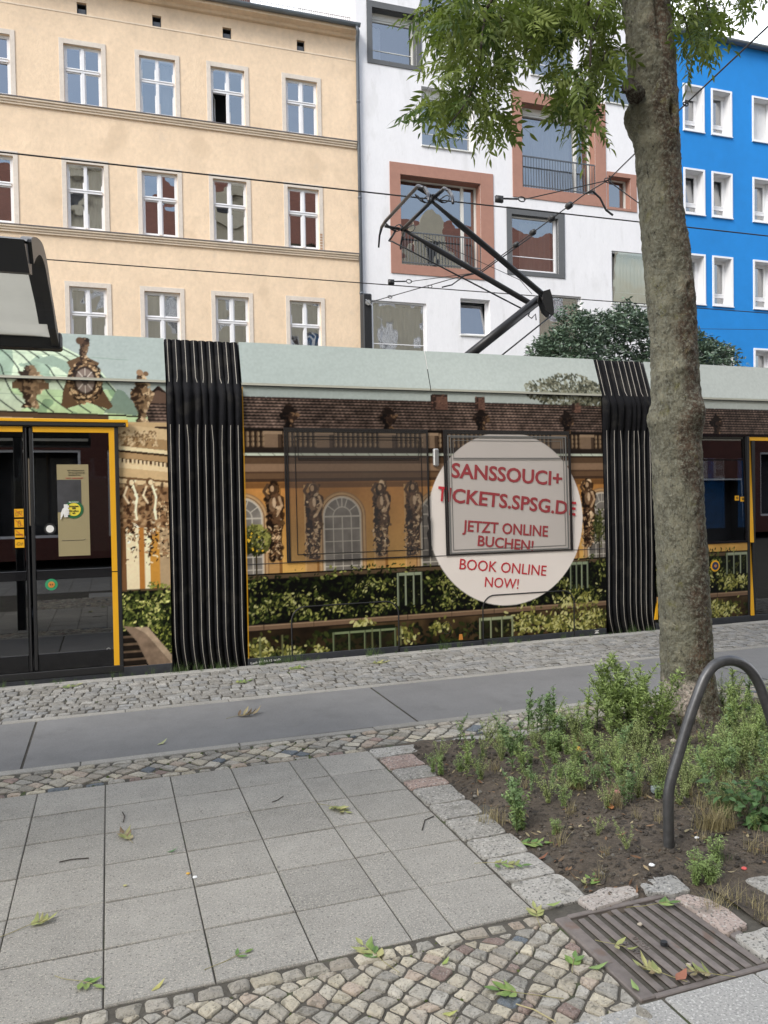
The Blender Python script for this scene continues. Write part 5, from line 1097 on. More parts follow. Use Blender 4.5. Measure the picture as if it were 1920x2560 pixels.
# mast
M_mast = mat('anthracite_paint', (.012,.013,.016), rough=.5, var=[(3,.1)])
x0 = PY(904,735,13.5); x1 = PY(926,735,13.5)
t = thing('mast', 'dark square overhead line mast standing behind the tram roof', 'mast', ((x0[0]+x1[0])/2, 13.5, -.26))
g = MB(); g.box(-.085,.085,-.085,.085,0,x0[2]+.26,0,None,.02); B(g, 'pole', M_mast, t); g = MB(); g.box(-.16,.16,-.16,.16,0,.04,0,None,.01); B(g, 'base_plate', M_mast, t)
g = MB(); zb = k0[2]+.26; g.disc(0, zb, .05, -.09, 0, None, 16, .04); g.tube([(-.05,-.12,zb+.05),(.06,-.13,zb-.05)], .012, 6); B(g, 'bolt', M_silver, t)
def smooth(P, k=4):
    P = [np.array(p) for p in P]
    Q = []
    for i in range(len(P)-1):
        p0, p1, p2, p3 = P[max(0,i-1)], P[i], P[i+1], P[min(len(P)-1,i+2)]
        for t in np.linspace(0, 1, k, endpoint=False): Q.append(.5*((2*p1)+(-p0+p2)*t+(2*p0-5*p1+4*p2-p3)*t*t+(-p0+3*p1-3*p2+p3)*t**3))
    Q.append(P[-1]); return Q
# shelter roof at the left edge
Yn, Yr = 2.9, 4.58; XE = -.222
M_panel = mat('frosted_panel', (.50,.49,.43), rough=.75, var=[(1.5,.07),(8,.05)], transl=.45); M_shel = mat('black_powder_coat', (.012,.013,.016), rough=.38, var=[(2,.15)])
sh = thing('stop_shelter', 'black tram stop shelter roof with frosted cream panel at the left edge', 'shelter', (-1.6, 3.7, 0)); so2 = tuple(sh.location)
def SH(g, n, m, sm=False): return g.build(n, m, sh, sm, so2)
zn = lambda z: H+(z-1.6)/3.2*Yn   # heights read on the near fascia
SMP = lambda P: [tuple(q) for q in smooth([np.array(p, float) for p in P], 4)]
zs_ = zo(0, 560, 320/1659.)
def onX(x, y, X=XE):
    d = ray(*zs_(x, y)); t = X/d[0]; return (d[1]*t, H+d[2]*t)
cv_o = [onX(*p) for p in SMP(((408,235),(412,185),(440,168),(480,175),(525,215),(560,280),(600,430),(630,600),(665,850),(700,1060),(740,1310),(752,1375)))]
cv_i = [onX(*p) for p in SMP(((440,520),(470,440),(510,400),(545,430),(580,530),(610,680),(650,900),(690,1130),(722,1360)))]
arr = cv_o+[onX(785,1660)]+cv_i[::-1]
n = len(arr); g = MB(); g.add([(XE,y,z) for y,z in arr]+[(XE-.035,y,z) for y,z in arr], [tuple(range(n)), tuple(range(2*n-1,n-1,-1))]+[(i,i+n,(i+1)%n+n,(i+1)%n) for i in range(n)]); SH(g, 'end_arch', M_shel)
A0, A1, A2, A3 = onX(405,165), onX(392,330), onX(385,470), onX(435,640)
P = [(A3[0],A3[1]),(A3[0]-.05,A3[1]+.015),(A2[0]-.05,A2[1]+.05),(A1[0]-.06,A1[1]),(A0[0]-.02,A0[1]-.02),(A0[0]+.02,A0[1]),(A0[0]+.12,A0[1]+.01),(A3[0]+.10,A3[1]+.02)]; n = len(P); XF = XE-.012
g = MB(); g.add([(-4.2,y,z) for y,z in P]+[(XF,y,z) for y,z in P], [tuple(range(n)), tuple(range(2*n-1,n-1,-1))]+[(i,i+n,(i+1)%n+n,(i+1)%n) for i in range(n)]); SH(g, 'gutter_fascia', M_shel)
g = MB(); ct = [(y, z+.02) for y, z in cv_i[8:]]; m_ = len(ct); g.add([(XE-.075,y,z) for y,z in ct]+[(XE-.002,y,z) for y,z in ct], [(i,i+1,i+1+m_,i+m_) for i in range(m_-1)]); SH(g, 'arch_soffit', M_shel)
g = MB(); cc = [(y, z+.022) for y, z in cv_i]; cc.append((onX(785,1660)[0]-.03, onX(750,1375)[1]-.02)); m_ = len(cc); g.add([(-4.2,y,z) for y,z in cc]+[(XE-.036,y,z) for y,z in cc], [(i,i+m_,i+1+m_,i+1) for i in range(m_-1)]); SH(g, 'roof_panel', M_panel, True)
B1, B0 = onX(750,1375), onX(785,1660)
g = MB(); g.box(-4.2, XE+.012, B0[0]-.10, B0[0], B0[1], B1[1]+.01, 0, None, .008); g.box(-4.2, XE-.10, B0[0]-.13, B0[0]-.09, B1[1], B1[1]+.03); SH(g, 'rear_beam', M_shel)
for x in (-3.9, -1.05):
    g = MB(); g.box(x-.05, x+.05, B0[0]-.1, B0[0]-.01, 0, B0[1]+.02, 0, None, .01); SH(g, 'post', M_shel)
# bike hoop
M_hoop = mat('galvanised_tube', (.095,.095,.098), rough=.42, metal=.55, var=[(3,.15),(22,.25)], speck=[(8,(.20,.20,.20),.35,.62,5)], bump=[(50,.12,.002)])
YH = 2.83; HX = [(1672,2135,YH),(1672,2100,YH),(1671,2020,YH),(1672,1980,YH),(1680,1940,YH),(1698,1880,YH),(1722,1800,YH),(1745,1735,YH),(1762,1694,YH),(1785,1664,YH),(1815,1652,YH),(1845,1655,YH),(1872,1672,YH),(1895,1705,YH),(1912,1750,YH),(1935,1820,YH),(1962,1900,YH),(1975,1950,YH),(1982,2000,YH),(1985,2100,YH),(1986,2145,YH)]
P = [PY(x,y,Y) for x,y,Y in HX]; P[0][2] = -.05; P[-1][2] = -.05
g = MB(); g.tube(smooth(P, 5), .0235, 18); tag(g.build('bicycle_hoop', M_hoop, None, True), 'bent dark grey steel tube hoop standing in the planter in front of the tree', 'bike stand')
# ================================================================== STREET TREE
M_bark = bpy.data.materials.new('grey_bark'); M_bark.use_nodes = True
def bark_nodes(m):
    t = m.node_tree; t.nodes.clear(); n = t.nodes.new; l = t.links.new
    o = n('ShaderNodeOutputMaterial'); p = n('ShaderNodeBsdfPrincipled'); tcn = n('ShaderNodeTexCoord'); at = n('ShaderNodeAttribute'); at.attribute_name = 'Col'
    def noi(sc, det, ro, v3=(1,1,1)):
        mp = n('ShaderNodeMapping'); mp.inputs['Scale'].default_value = v3; l(tcn.outputs['Object'], mp.inputs[0]); k = n('ShaderNodeTexNoise'); k.inputs['Scale'].default_value = sc; k.inputs['Detail'].default_value = det; k.inputs['Roughness'].default_value = ro; l(mp.outputs[0], k.inputs['Vector']); return k.outputs['Fac']
    def mixc(fac, A, Bc, lo, hi):
        r = n('ShaderNodeMapRange'); r.inputs[1].default_value = lo; r.inputs[2].default_value = hi; l(fac, r.inputs[0]); k = n('ShaderNodeMix'); k.data_type = 'RGBA'; l(r.outputs[0], k.inputs['Factor']); l(A, k.inputs['A'])
        if isinstance(Bc, tuple): k.inputs['B'].default_value = (*Bc, 1)
        else: l(Bc, k.inputs['B'])
        return k.outputs['Result']
    c = mixc(noi(46, 8, .75), at.outputs['Color'], (.30,.30,.235), .47, .62)
    c = mixc(noi(34, 8, .75, (1,1,.6)), c, (.030,.025,.020), .53, .68)
    c = mixc(noi(7, 6, .7), c, (.20,.19,.07), .58, .72)
    l(c, p.inputs['Base Color']); p.inputs['Roughness'].default_value = .95
    b1_ = n('ShaderNodeBump'); b1_.inputs['Strength'].default_value = 1.; b1_.inputs['Distance'].default_value = .03; l(noi(70, 6, .7), b1_.inputs['Height'])
    b2_ = n('ShaderNodeBump'); b2_.inputs['Strength'].default_value = 1.; b2_.inputs['Distance'].default_value = .05; l(noi(22, 5, .65, (1,1,.45)), b2_.inputs['Height']); l(b1_.outputs[0], b2_.inputs['Normal']); l(b2_.outputs[0], p.inputs['Normal'])
    l(p.outputs[0], o.inputs[0])
bark_nodes(M_bark)
k_ = 1920/1659.; TY = 4.40
LR = [(1640,1417,1580),(1600,1421,1572),(1560,1422,1563),(1500,1423,1552),(1450,1422,1546),(1350,1419,1541),(1250,1414,1534),(1100,1407,1526),(1000,1402,1521),(950,1399,1519),(915,1395,1521),(880,1398,1518),(860,1401,1516),(800,1400,1513),(740,1399,1511),(700,1396,1510),(650,1391,1506),(600,1387,1500),(520,1381,1491),(450,1376,1479),(380,1371,1476),(320,1367,1473),(300,1362,1471),(272,1351,1470),(250,1350,1469),(215,1356,1468),(180,1353,1466),(120,1349,1460),(60,1345,1455),(0,1340,1450),(-80,1334,1446),(-200,1325,1444),(-330,1316,1440)]
tree = thing('ash_tree', 'street tree with grey lichen covered trunk and drooping green leaves in the planter', 'tree', (3.66, TY, 0)); to_ = tuple(tree.location)
ctr = []; rad = []
for y, l_, r_ in LR:
    a, b = PY(l_*k_, y*k_, TY), PY(r_*k_, y*k_, TY); ctr.append((a+b)/2); m_c = (a+b)/2; rad.append(np.linalg.norm(b-a)/2*m_c[1]/math.hypot(m_c[0], m_c[1]))
zc = np.array([c[2] for c in ctr]); xc = np.array([c[0] for c in ctr]); rc = np.array(rad)*.93; od = np.argsort(zc); zc, xc, rc = zc[od], xc[od], rc[od]
nz_, na = 460, 110; V = []; CC = []; rt = np.random.RandomState(5); T1 = rt.rand(64,64)
zs = np.linspace(-.06, zc[-1], nz_); an = np.linspace(0, 2*math.pi, na, endpoint=False)
ZZ, AA = np.meshgrid(zs, an, indexing='ij'); cx_ = np.interp(ZZ, zc, xc); rr0 = np.interp(ZZ, zc, rc)
def pn(A, Z, sa, sz, seed):     # periodic noise round the trunk
    r = np.random.RandomState(seed); n_a = sa; T_ = r.rand(n_a, 256); u = A/(2*math.pi)*n_a; v = Z/sz+20; i = np.floor(u).astype(int); j = np.floor(v).astype(int); fu = u-i; fv = v-j; fu = fu*fu*(3-2*fu); fv = fv*fv*(3-2*fv); t = lambda a, b: T_[a % n_a, b % 256]
    return (t(i,j)*(1-fu)+t(i+1,j)*fu)*(1-fv)+(t(i,j+1)*(1-fu)+t(i+1,j+1)*fu)*fv
rr1 = rr0*(1+.045*(pn(AA,ZZ,6,.35,1)-.5)+.03*(pn(AA,ZZ,12,.12,2)-.5))+.006*(pn(AA,ZZ,40,.03,3)-.5)+.006*(pn(AA,ZZ,72,.015,4)-.5)+.007*(pn(AA,ZZ,24,.022,5)-.5)
# camera-facing angle of the trunk
acam = math.atan2(-TY, -3.66)
def knot(a0, z0, ra, rz, h, dent=0.):
    h *= 1.5; dent *= 1.4
    da = np.arctan2(np.sin(AA-a0), np.cos(AA-a0)); q = np.sqrt((da/ra)**2+((ZZ-z0)/rz)**2); return h*np.exp(-q**2)-dent*np.exp(-(q*2.2)**2)
def zpx(x, y): return PY(x*k_, y*k_, TY)[2]
z_ = lambda y: zpx(1440, y)
for a0, y, ra, rz, h, de in ((acam+.75,640,.35,.09,.03,.03),(acam+.85,890,.5,.10,.035,.0),(acam-.9,905,.4,.08,.03,.0),(acam+.75,270,.33,.15,.035,.05),(acam-.95,275,.4,.12,.03,0),(acam+.3,800,.3,.05,.015,0),(acam-.2,325,.6,.06,.02,0),(acam+.55,760,.3,.05,.014,.0),(acam-.3,250,.5,.05,.016,0)): rr1 += knot(a0, z_(y), ra, rz, h, de)
# root flare
rr1 += .05*np.exp(-np.maximum(ZZ, 0)/.12)*(pn(AA,ZZ*0,6,1.,9))
Xv = cx_+rr1*np.cos(AA); Yv = TY+rr1*np.sin(AA)
# fork line towards the top
fork = np.clip((ZZ-z_(180))/(z_(0)-z_(180)), 0, 1); da = np.arctan2(np.sin(AA-(acam+.45)), np.cos(AA-(acam+.45))); 
rf_ = 1-.34*fork*np.exp(-(da/.14)**2); Xv = cx_+rr1*rf_*np.cos(AA); Yv = TY+rr1*rf_*np.sin(AA)
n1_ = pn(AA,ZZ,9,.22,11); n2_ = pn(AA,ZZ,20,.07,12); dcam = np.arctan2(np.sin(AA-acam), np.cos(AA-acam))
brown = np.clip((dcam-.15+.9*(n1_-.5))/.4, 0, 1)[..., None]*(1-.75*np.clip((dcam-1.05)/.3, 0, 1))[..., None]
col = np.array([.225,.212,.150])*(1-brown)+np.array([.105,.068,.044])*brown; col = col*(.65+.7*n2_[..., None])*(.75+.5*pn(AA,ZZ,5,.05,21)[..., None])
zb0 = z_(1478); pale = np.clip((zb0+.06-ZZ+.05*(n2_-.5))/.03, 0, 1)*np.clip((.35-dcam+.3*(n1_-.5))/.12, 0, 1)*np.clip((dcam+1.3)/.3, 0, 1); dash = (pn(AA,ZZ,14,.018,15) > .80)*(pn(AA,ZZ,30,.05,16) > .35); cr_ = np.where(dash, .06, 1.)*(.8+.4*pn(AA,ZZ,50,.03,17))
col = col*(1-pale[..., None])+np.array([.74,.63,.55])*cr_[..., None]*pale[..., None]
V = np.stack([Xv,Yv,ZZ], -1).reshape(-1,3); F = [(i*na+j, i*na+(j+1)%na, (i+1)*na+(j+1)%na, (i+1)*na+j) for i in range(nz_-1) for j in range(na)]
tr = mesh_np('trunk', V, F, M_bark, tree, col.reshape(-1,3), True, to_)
p = PY(1357*k_, 190*k_, TY-.13); g = MB(); g.tube([p+np.array([.10,.05,-.01]), p+np.array([.03,0,0]), p+np.array([-.02,-.02,.005])], [.06,.05,.045], 14, 0, (.06,.04,.03)); st = g.build('branch_stub', M_bark, tree, True, to_)
g = MB(); q = p+np.array([-.021,-.021,.005]); g.tube([q, q+np.array([-.004,-.002,0])], .036, 14, 0, (.05,.045,.045)); cutf = g.build('cut_face', mat('weathered_wood', (.075,.065,.06), rough=.9, var=[(20,.3)]), st, False, to_)
# boughs above the picture and drooping twigs
M_twig = mat('twig_bark', (.045,.035,.028), rough=.9, var=[(20,.3)])
TOP = np.array([float(np.interp(zc[-1], zc, xc)), TY, zc[-1]])
tw = []
def U(x, y, Y): return PY(1000+x*.3376, y*.3376, Y)
twigs_px = [  # pixel traces of the hanging twigs in the crown, with the depth they hang at
 ([(820,0),(760,90),(740,160)],4.6,.016),([(1100,-80),(950,60),(780,180),(640,230),(420,260)],4.6,.012),([(680,0),(640,60),(610,260),(590,420),(560,600),(510,720),(440,830),(330,960)],4.3,.011),
 ([(730,180),(600,420),(560,560),(420,700),(330,790)],4.5,.007),([(680,20),(690,300),(695,600),(690,860)],4.7,.005),([(1030,0),(960,160),(900,300),(860,420)],4.9,.010),([(1050,0),(990,200),(950,340),(880,420)],4.4,.006),
 ([(1400,0),(1415,150),(1412,360),(1405,560),(1390,700),(1350,830),(1300,880)],4.3,.012),([(1560,30),(1420,170),(1330,230),(1240,270)],4.5,.007),([(1390,300),(1330,520),(1240,620),(1180,700)],4.5,.006),([(1440,210),(1500,240),(1515,440)],4.2,.005),([(1170,0),(1175,200)],4.7,.008),
 ([(460,0),(350,50),(230,70),(140,130)],4.6,.008),([(460,10),(380,110),(300,170),(230,250)],4.6,.006),([(500,700),(530,800),(560,960)],4.4,.004),([(1390,700),(1430,820),(1400,960)],4.3,.004),([(1250,160),(1150,330),(1060,420)],4.8,.005)]
lp = np.random.RandomState(17)
g = MB()
for P, Yd, r0 in twigs_px:
    Q = [U(x, y, Yd+.12*math.sin(i*1.9)) for i, (x, y) in enumerate(P)]; up_ = Q[0]+np.array([.25,.0,.5]); Q = smooth([up_]+Q, 5); tw.append(Q); g.tube(Q, np.linspace(r0, max(.0018, r0*.3), len(Q)), 6)
TWR = [([(2050,-40),(2120,180),(2160,330)],4.2,.006),([(2250,-40),(2290,130),(2330,250)],4.3,.005),([(2160,-60),(2220,240),(2200,420)],4.5,.006),([(2600,-60),(2640,40)],4.2,.004),([(1980,-40),(2060,230)],4.6,.005)]
for P, Yd, r0 in TWR:
    Q = [U(x, y, Yd) for x, y in P]; Q = smooth([Q[0]+np.array([-.1,.1,.5])]+Q, 5); tw.append(Q); g.tube(Q, np.linspace(r0, .0018, len(Q)), 6)
for ang, ln, h0 in ((2.9,2.4,.2),(3.6,2.3,.0),(.4,2.,.3),(-.6,2.1,.1),(1.7,1.8,.4),(-1.8,1.2,.5)):
    b0 = TOP+np.array([0,0,-.15+h0*.3]); g.tube([b0, b0+np.array([math.cos(ang)*ln*.4, math.sin(ang)*ln*.35, .5]), b0+np.array([math.cos(ang)*ln*.75, math.sin(ang)*ln*.6, .75]), b0+np.array([math.cos(ang)*ln, math.sin(ang)*ln*.8, .7])], [.09,.06,.04,.02], 8)
g.tube([TOP+np.array([0,0,-.1]), TOP+np.array([.05,.05,1.2]), TOP+np.array([-.1,.1,2.6])], [.17,.12,.05], 10)
g.build('branches', M_twig, tree, True, to_)
M_leaf = mat('ash_leaf', attr=True, rough=.62, transl=.45, var=[(3,.1)])
def leaflet(L_, wd, fold=.35, curl=.25):
    """one leaflet along +x, 8 faces"""
    st = [(0,.0),(.2,.62),(.45,1.),(.72,.66),(1.,0.)]; V = []; 
    for t, w_ in st: V.append((t*L_, 0, -curl*L_*t*t)); V.append((t*L_, w_*wd, -curl*L_*t*t+fold*w_*wd)); V.append((t*L_, -w_*wd, -curl*L_*t*t+fold*w_*wd))
    F = []
    for i in range(4): F += [(3*i,3*i+3,3*i+4,3*i+1),(3*i,3*i+2,3*i+5,3*i+3)]
    return np.array(V), F
def compound(rng, npair=5, L_=.24, ll=.085, droop=.5):
    """pinnate leaf along +x: rachis with opposite leaflets and a terminal one"""
    VV = []; FF = []; n = 0
    def addp(V, F):
        nonlocal n
        VV.append(V); FF.extend([tuple(i+n for i in q) for q in F]); n += len(V)
    zf = lambda s: -droop*L_*(s/L_)**2
    for k in range(npair+1):
        s = L_*(.28+.72*k/npair)
        for sd in ((1,-1) if k < npair else (0,)):
            V, F = leaflet(ll*rng.uniform(.8,1.15), ll*.17*rng.uniform(.85,1.15), rng.uniform(.1,.5), rng.uniform(.05,.5)); a = sd*rng.uniform(.8,1.15); c, s_ = math.cos(a), math.sin(a)
            tl = rng.uniform(-.6,.1); V = np.stack([V[:,0]*c-V[:,1]*s_, V[:,0]*s_+V[:,1]*c, V[:,2]+tl*V[:,0]], 1); V += np.array([s, 0, zf(s)]); addp(V, F)
    P = [(L_*t, 0, zf(L_*t)) for t in np.linspace(0, 1, 5)]; m = MB(); m.tube(P, .0012, 3, cap=False); addp(np.array(m.v), m.f)
    return np.vstack(VV), FF
TPL = [compound(lp, lp.randint(4,7), lp.uniform(.17,.23), lp.uniform(.052,.068), lp.uniform(.2,.8)) for _ in range(14)]
class Bag:
    def __init__(s): s.V=[]; s.F=[]; s.C=[]; s.n=0
    def put(s, tpl, M, p, col):
        V, F = tpl; W_ = V@M.T+p; s.V.append(W_); s.F.extend([tuple(i+s.n for i in f) for f in F]); s.C.append(np.tile(col, (len(V),1))); s.n += len(V)
def basis(d, rng, roll=.5):
    d = nrm(d); up_ = np.array([0,0,1.])+rng.normal(0, roll, 3); y = nrm(np.cross(up_, d)); z = np.cross(d, y); return np.stack([d, y, z], 1)
bag = Bag()
def lc():
    t = lp.rand(); c = np.array([.125,.175,.030]) if t < .55 else np.array([.185,.235,.050]) if t < .85 else np.array([.060,.105,.020]); return c*lp.uniform(.75,1.2)
for Q in tw:
    Q = np.array(Q); seg = np.linalg.norm(np.diff(Q, axis=0), axis=1); tot = seg.sum(); nn = int(tot/.10); cum = np.r_[0, np.cumsum(seg)]
    for k in range(nn):
        s = tot*(.22+.78*(k+lp.rand())/nn); i = min(len(seg)-1, np.searchsorted(cum, s)-1); p = Q[i]+(Q[i+1]-Q[i])*((s-cum[i])/seg[i]); t = nrm(Q[i+1]-Q[i])
        a = lp.uniform(0, 6.28); d = np.array([math.cos(a), .6*math.sin(a), lp.uniform(-.7,.25)])+t*.5; bag.put(TPL[lp.randint(14)], basis(d, lp)*lp.uniform(.75,1.15), p, lc())
CLU = [((120,420,0,330),62),((250,760,220,600),112),((150,560,600,900),92),((560,780,780,1030),40),((380,820,-20,300),120),((760,1250,-20,260),150),((960,1250,230,380),34),((1150,1640,-20,250),120),((1080,1330,480,720),45),((1180,1450,720,930),66),((1380,1640,380,600),40),((2020,2330,0,330),95),((2080,2300,300,430),35),((2440,2680,-60,40),28),((2290,2420,0,180),24),((560,800,560,740),24)]
for (xa, xb, ya, yb_), n in CLU:
    for _ in range(int(n*.58)):
        x = lp.normal((xa+xb)/2, (xb-xa)/3.6); y = lp.normal((ya+yb_)/2, (yb_-ya)/3.6); x = min(max(x, xa+70), xb-40); y = min(max(y, ya-60), yb_-35)
        p = U(x, y-80, lp.uniform(4.0,5.3)); a = lp.uniform(0, 6.28); bag.put(TPL[lp.randint(14)], basis(np.array([math.cos(a), .7*math.sin(a), lp.uniform(-.9,.1)]), lp)*lp.uniform(.75,1.15), p, lc())
# the rest of the crown above the picture
for _ in range(450):
    a = lp.uniform(0, 6.28); r = 2.6*math.sqrt(lp.rand()); p = np.array([3.5+r*math.cos(a), 4.5+r*.85*math.sin(a), 0]); p[2] = zc[-1]+.25+lp.uniform(.0,1.6)*(1-r/3.6)
    if p[1] < 2.4 and p[2] < 5: continue
    bag.put(TPL[lp.randint(14)], basis(np.array([math.cos(a*3), math.sin(a*3), lp.uniform(-.8,.2)]), lp)*1.3, p, lc())
mesh_np('crown', np.vstack(bag.V), bag.F, M_leaf, tree, np.vstack(bag.C), False, to_)
# ------------------------------------------------------------------ small tree behind the tram
M_bleaf = mat('glossy_dark_leaf', attr=True, rough=.35, transl=.12)
bt_ = thing('small_tree', 'dense dark green tree behind the tram in front of the white house', 'tree', (12.8, 17.2, -.2)); bo_ = tuple(bt_.location)
g = MB(); g.tube([(12.8,17.2,-.2),(12.75,17.2,1.2),(12.9,17.1,2.6)], [.16,.12,.08], 10)
for a in range(6): g.tube([(12.85,17.15,1.8),(12.85+1.2*math.cos(a),17.15+.8*math.sin(a),3.4),(12.85+2*math.cos(a),17.15+1.3*math.sin(a),4.4)], [.07,.045,.02], 6)
g.build('trunk', M_twig, bt_, True, bo_)
bag = Bag(); V, F = leaflet(.115, .021, .3, .3); bl = np.random.RandomState(8)
tops = [(1312,905),(1340,850),(1385,815),(1400,770),(1420,752),(1445,772),(1470,790),(1485,766),(1505,775),(1530,768),(1565,740),(1580,770),(1610,780),(1660,790),(1700,800),(1745,835),(1790,850),(1810,900)]
tpx = np.array([t[0] for t in tops]); tpz = np.array([PY(x, y, 17.2)[2] for x, y in tops]); tX_ = np.array([PY(x, y, 17.2)[0] for x, y in tops])
nq = 0
while nq < 5200:
    x = bl.uniform(tX_[0]+.25, tX_[-1]-.1); zt = np.interp(x, tX_, tpz); z0 = 3.3; zt -= .16; z = z0+(zt-z0)*bl.rand()**.75; y = 17.2+bl.uniform(-1.4,1.4)*math.sqrt(max(.05, 1-((z-z0)/(zt-z0+.01))**2)); 
    if vnoise(np.array(x), np.array(z+y*.5), .45, 31) < .22: continue
    nq += 1; a = bl.uniform(0, 6.28); d0 = np.array([math.cos(a), math.sin(a)*.8-.25, bl.uniform(-.1,1.1)]); d0 = nrm(d0); sp = np.array([x, y, z]); br_ = .7+.6*bl.rand()
    for q in range(7):
        aa = q*2.4+bl.rand(); e = nrm(d0*.9+np.array([math.cos(aa), math.sin(aa), bl.uniform(-.5,.4)])*.9); cc = np.array([.085,.128,.085])*br_*bl.uniform(.7,1.4)
        if bl.rand() < .10: cc = np.array([.12,.17,.10])
        bag.put((V, F), basis(e, bl, .6)*bl.uniform(.8,1.3), sp+d0*(.02*q)+bl.normal(0,.03,3), cc)
mesh_np('crown', np.vstack(bag.V), bag.F, M_bleaf, bt_, np.vstack(bag.C), False, bo_)
# ================================================================== WEEDS
M_weed = mat('weed_green', attr=True, rough=.6, transl=.3); M_dry = mat('dry_grass', attr=True, rough=.8, transl=.2)
wr_ = np.random.RandomState(33)
def blade(L_, wd):
    V = np.array([(0,wd*.4,0),(0,-wd*.4,0),(L_*.5,wd,.06*L_),(L_*.5,-wd,.06*L_),(L_,0,-.05*L_)]); return V, [(0,1,3,2),(2,3,4)]
def feathery(h, rng, dens=1., wd=.0036, ll=.055, base=(.275,.36,.12)):
    """thin upright stems set with many narrow leaves"""
    b = Bag(); st = MB(); lean = rng.normal(0,.22,2); P = [np.array([lean[0]*h*t*t, lean[1]*h*t*t, h*t]) for t in np.linspace(0,1,7)]
    st.tube(P, np.linspace(.0035,.0012,7), 4, 0, (.10,.13,.05)); b.V.append(np.array(st.v)); b.F += st.f; b.C.append(np.array(st.c)); b.n = len(st.v)
    axes = [(P, 1.)]
    for q in range(rng.randint(5, 10)):
        t0 = rng.uniform(.25, .9); p0 = np.array([lean[0]*h*t0*t0, lean[1]*h*t0*t0, h*t0]); a = rng.uniform(0, 6.28); l_ = h*rng.uniform(.15, .42)*(1.2-t0); e = np.array([math.cos(a)*.75, math.sin(a)*.75, rng.uniform(.35, 1.)])
        Q = [p0+e*l_*u+np.array([0, 0, .25*l_*u*u]) for u in np.linspace(0, 1, 4)]; m2 = MB(); m2.tube(Q, np.linspace(.0016, .0007, 4), 3, 0, (.12,.16,.06)); b.V.append(np.array(m2.v)); b.F += [tuple(i+b.n for i in f) for f in m2.f]; b.C.append(np.array(m2.c)); b.n += len(m2.v); axes.append((Q, l_/h))
    for Q, fr_ in axes:
        Q = np.array(Q); n = int(h*330*dens*fr_)+4
        for k in range(n):
            t = .06+.94*rng.rand(); u = t*(len(Q)-1); i = min(len(Q)-2, int(u)); p = Q[i]+(Q[i+1]-Q[i])*(u-i); a = rng.uniform(0,6.28); up_ = rng.uniform(-.2,1.3)
            L_ = ll*rng.uniform(.5,1.2)*(1.1-.5*t)*(1 if fr_ == 1. else .75); c = np.array(base)*rng.uniform(.6,1.5)
            b.put(blade(L_, wd*rng.uniform(.6,1.2)), basis(np.array([math.cos(a), math.sin(a), up_]), rng, .4), p, c)
    return b
def bushy(h, rng, nst=7, ll=.023, base=(.235,.325,.11), spread=.5, wr=.32, lf=85):
    """branching leafy weed"""
    b = Bag(); st = MB()
    for s in range(nst):
        a = rng.uniform(0,6.28); q = spread*rng.uniform(.2,1.)*h; hh = h*rng.uniform(.55,1.); P = [np.array([math.cos(a)*q*t**1.3, math.sin(a)*q*t**1.3, hh*t]) for t in np.linspace(0,1,6)]
        st.tube(P, np.linspace(.003,.001,6), 4, 0, (.10,.13,.055))
    b.V.append(np.array(st.v)); b.F += st.f; b.C.append(np.array(st.c)); b.n = len(st.v)
    rp = [p for p in st.v]
    for k in range(nst*lf):
        p = np.array(rp[rng.randint(len(rp))])*1.0; p[2] = max(.006, p[2]+rng.uniform(-.02,.02)); a = rng.uniform(0,6.28); V, F = leaflet(ll*rng.uniform(.5,1.3), ll*wr*rng.uniform(.7,1.2)*.5, .2, .3)
        c = np.array(base)*rng.uniform(.6,1.5); b.put((V, F), basis(np.array([math.cos(a), math.sin(a), rng.uniform(-.4,.6)]), rng, .4), p+np.array([math.cos(a),math.sin(a),0])*ll*.3, c)
    return b
def tuft(h, rng, n=40, base=(.34,.29,.15)):
    b = Bag()
    for k in range(n):
        a = rng.uniform(0,6.28); l_ = h*rng.uniform(.4,1.1); bend = rng.uniform(.2,.9); P = []; wd = rng.uniform(.0008,.002); c = np.array(base)*rng.uniform(.6,1.3); p0 = rng.normal(0,.025,2)
        V = []
        for t in (0,.4,.75,1.): q = l_*bend*t**1.8; V += [(p0[0]+math.cos(a)*q-math.sin(a)*wd*(1-t*.8), p0[1]+math.sin(a)*q+math.cos(a)*wd*(1-t*.8), l_*t*(1-.3*bend*t)), (p0[0]+math.cos(a)*q+math.sin(a)*wd*(1-t*.8), p0[1]+math.sin(a)*q-math.cos(a)*wd*(1-t*.8), l_*t*(1-.3*bend*t))]
        b.put((np.array(V), [(2*i,2*i+1,2*i+3,2*i+2) for i in range(3)]), np.eye(3), np.zeros(3), c)
    return b
def merge(bags):        # list of (bag, position, turn, scale)
    o = Bag()
    for b, p, a, s in bags:
        c, q = math.cos(a), math.sin(a); R = np.array([[c,-q,0],[q,c,0],[0,0,1.]])*s; V = np.vstack(b.V)@R.T+np.array(p); o.V.append(V); o.F.extend([tuple(i+o.n for i in f) for f in b.F]); o.C.append(np.vstack(b.C)); o.n += len(V)
    return o
def plant(name, label, cat, px, bag, m=None, sc=1.):
    p = G(*px, 0.02); z = float(soilz(p[0], p[1])); o = mesh_np(name, np.vstack(bag.V)*sc, bag.F, m or M_weed, None, np.vstack(bag.C)); o.location = (p[0], p[1], z); return tag(o, label, cat)
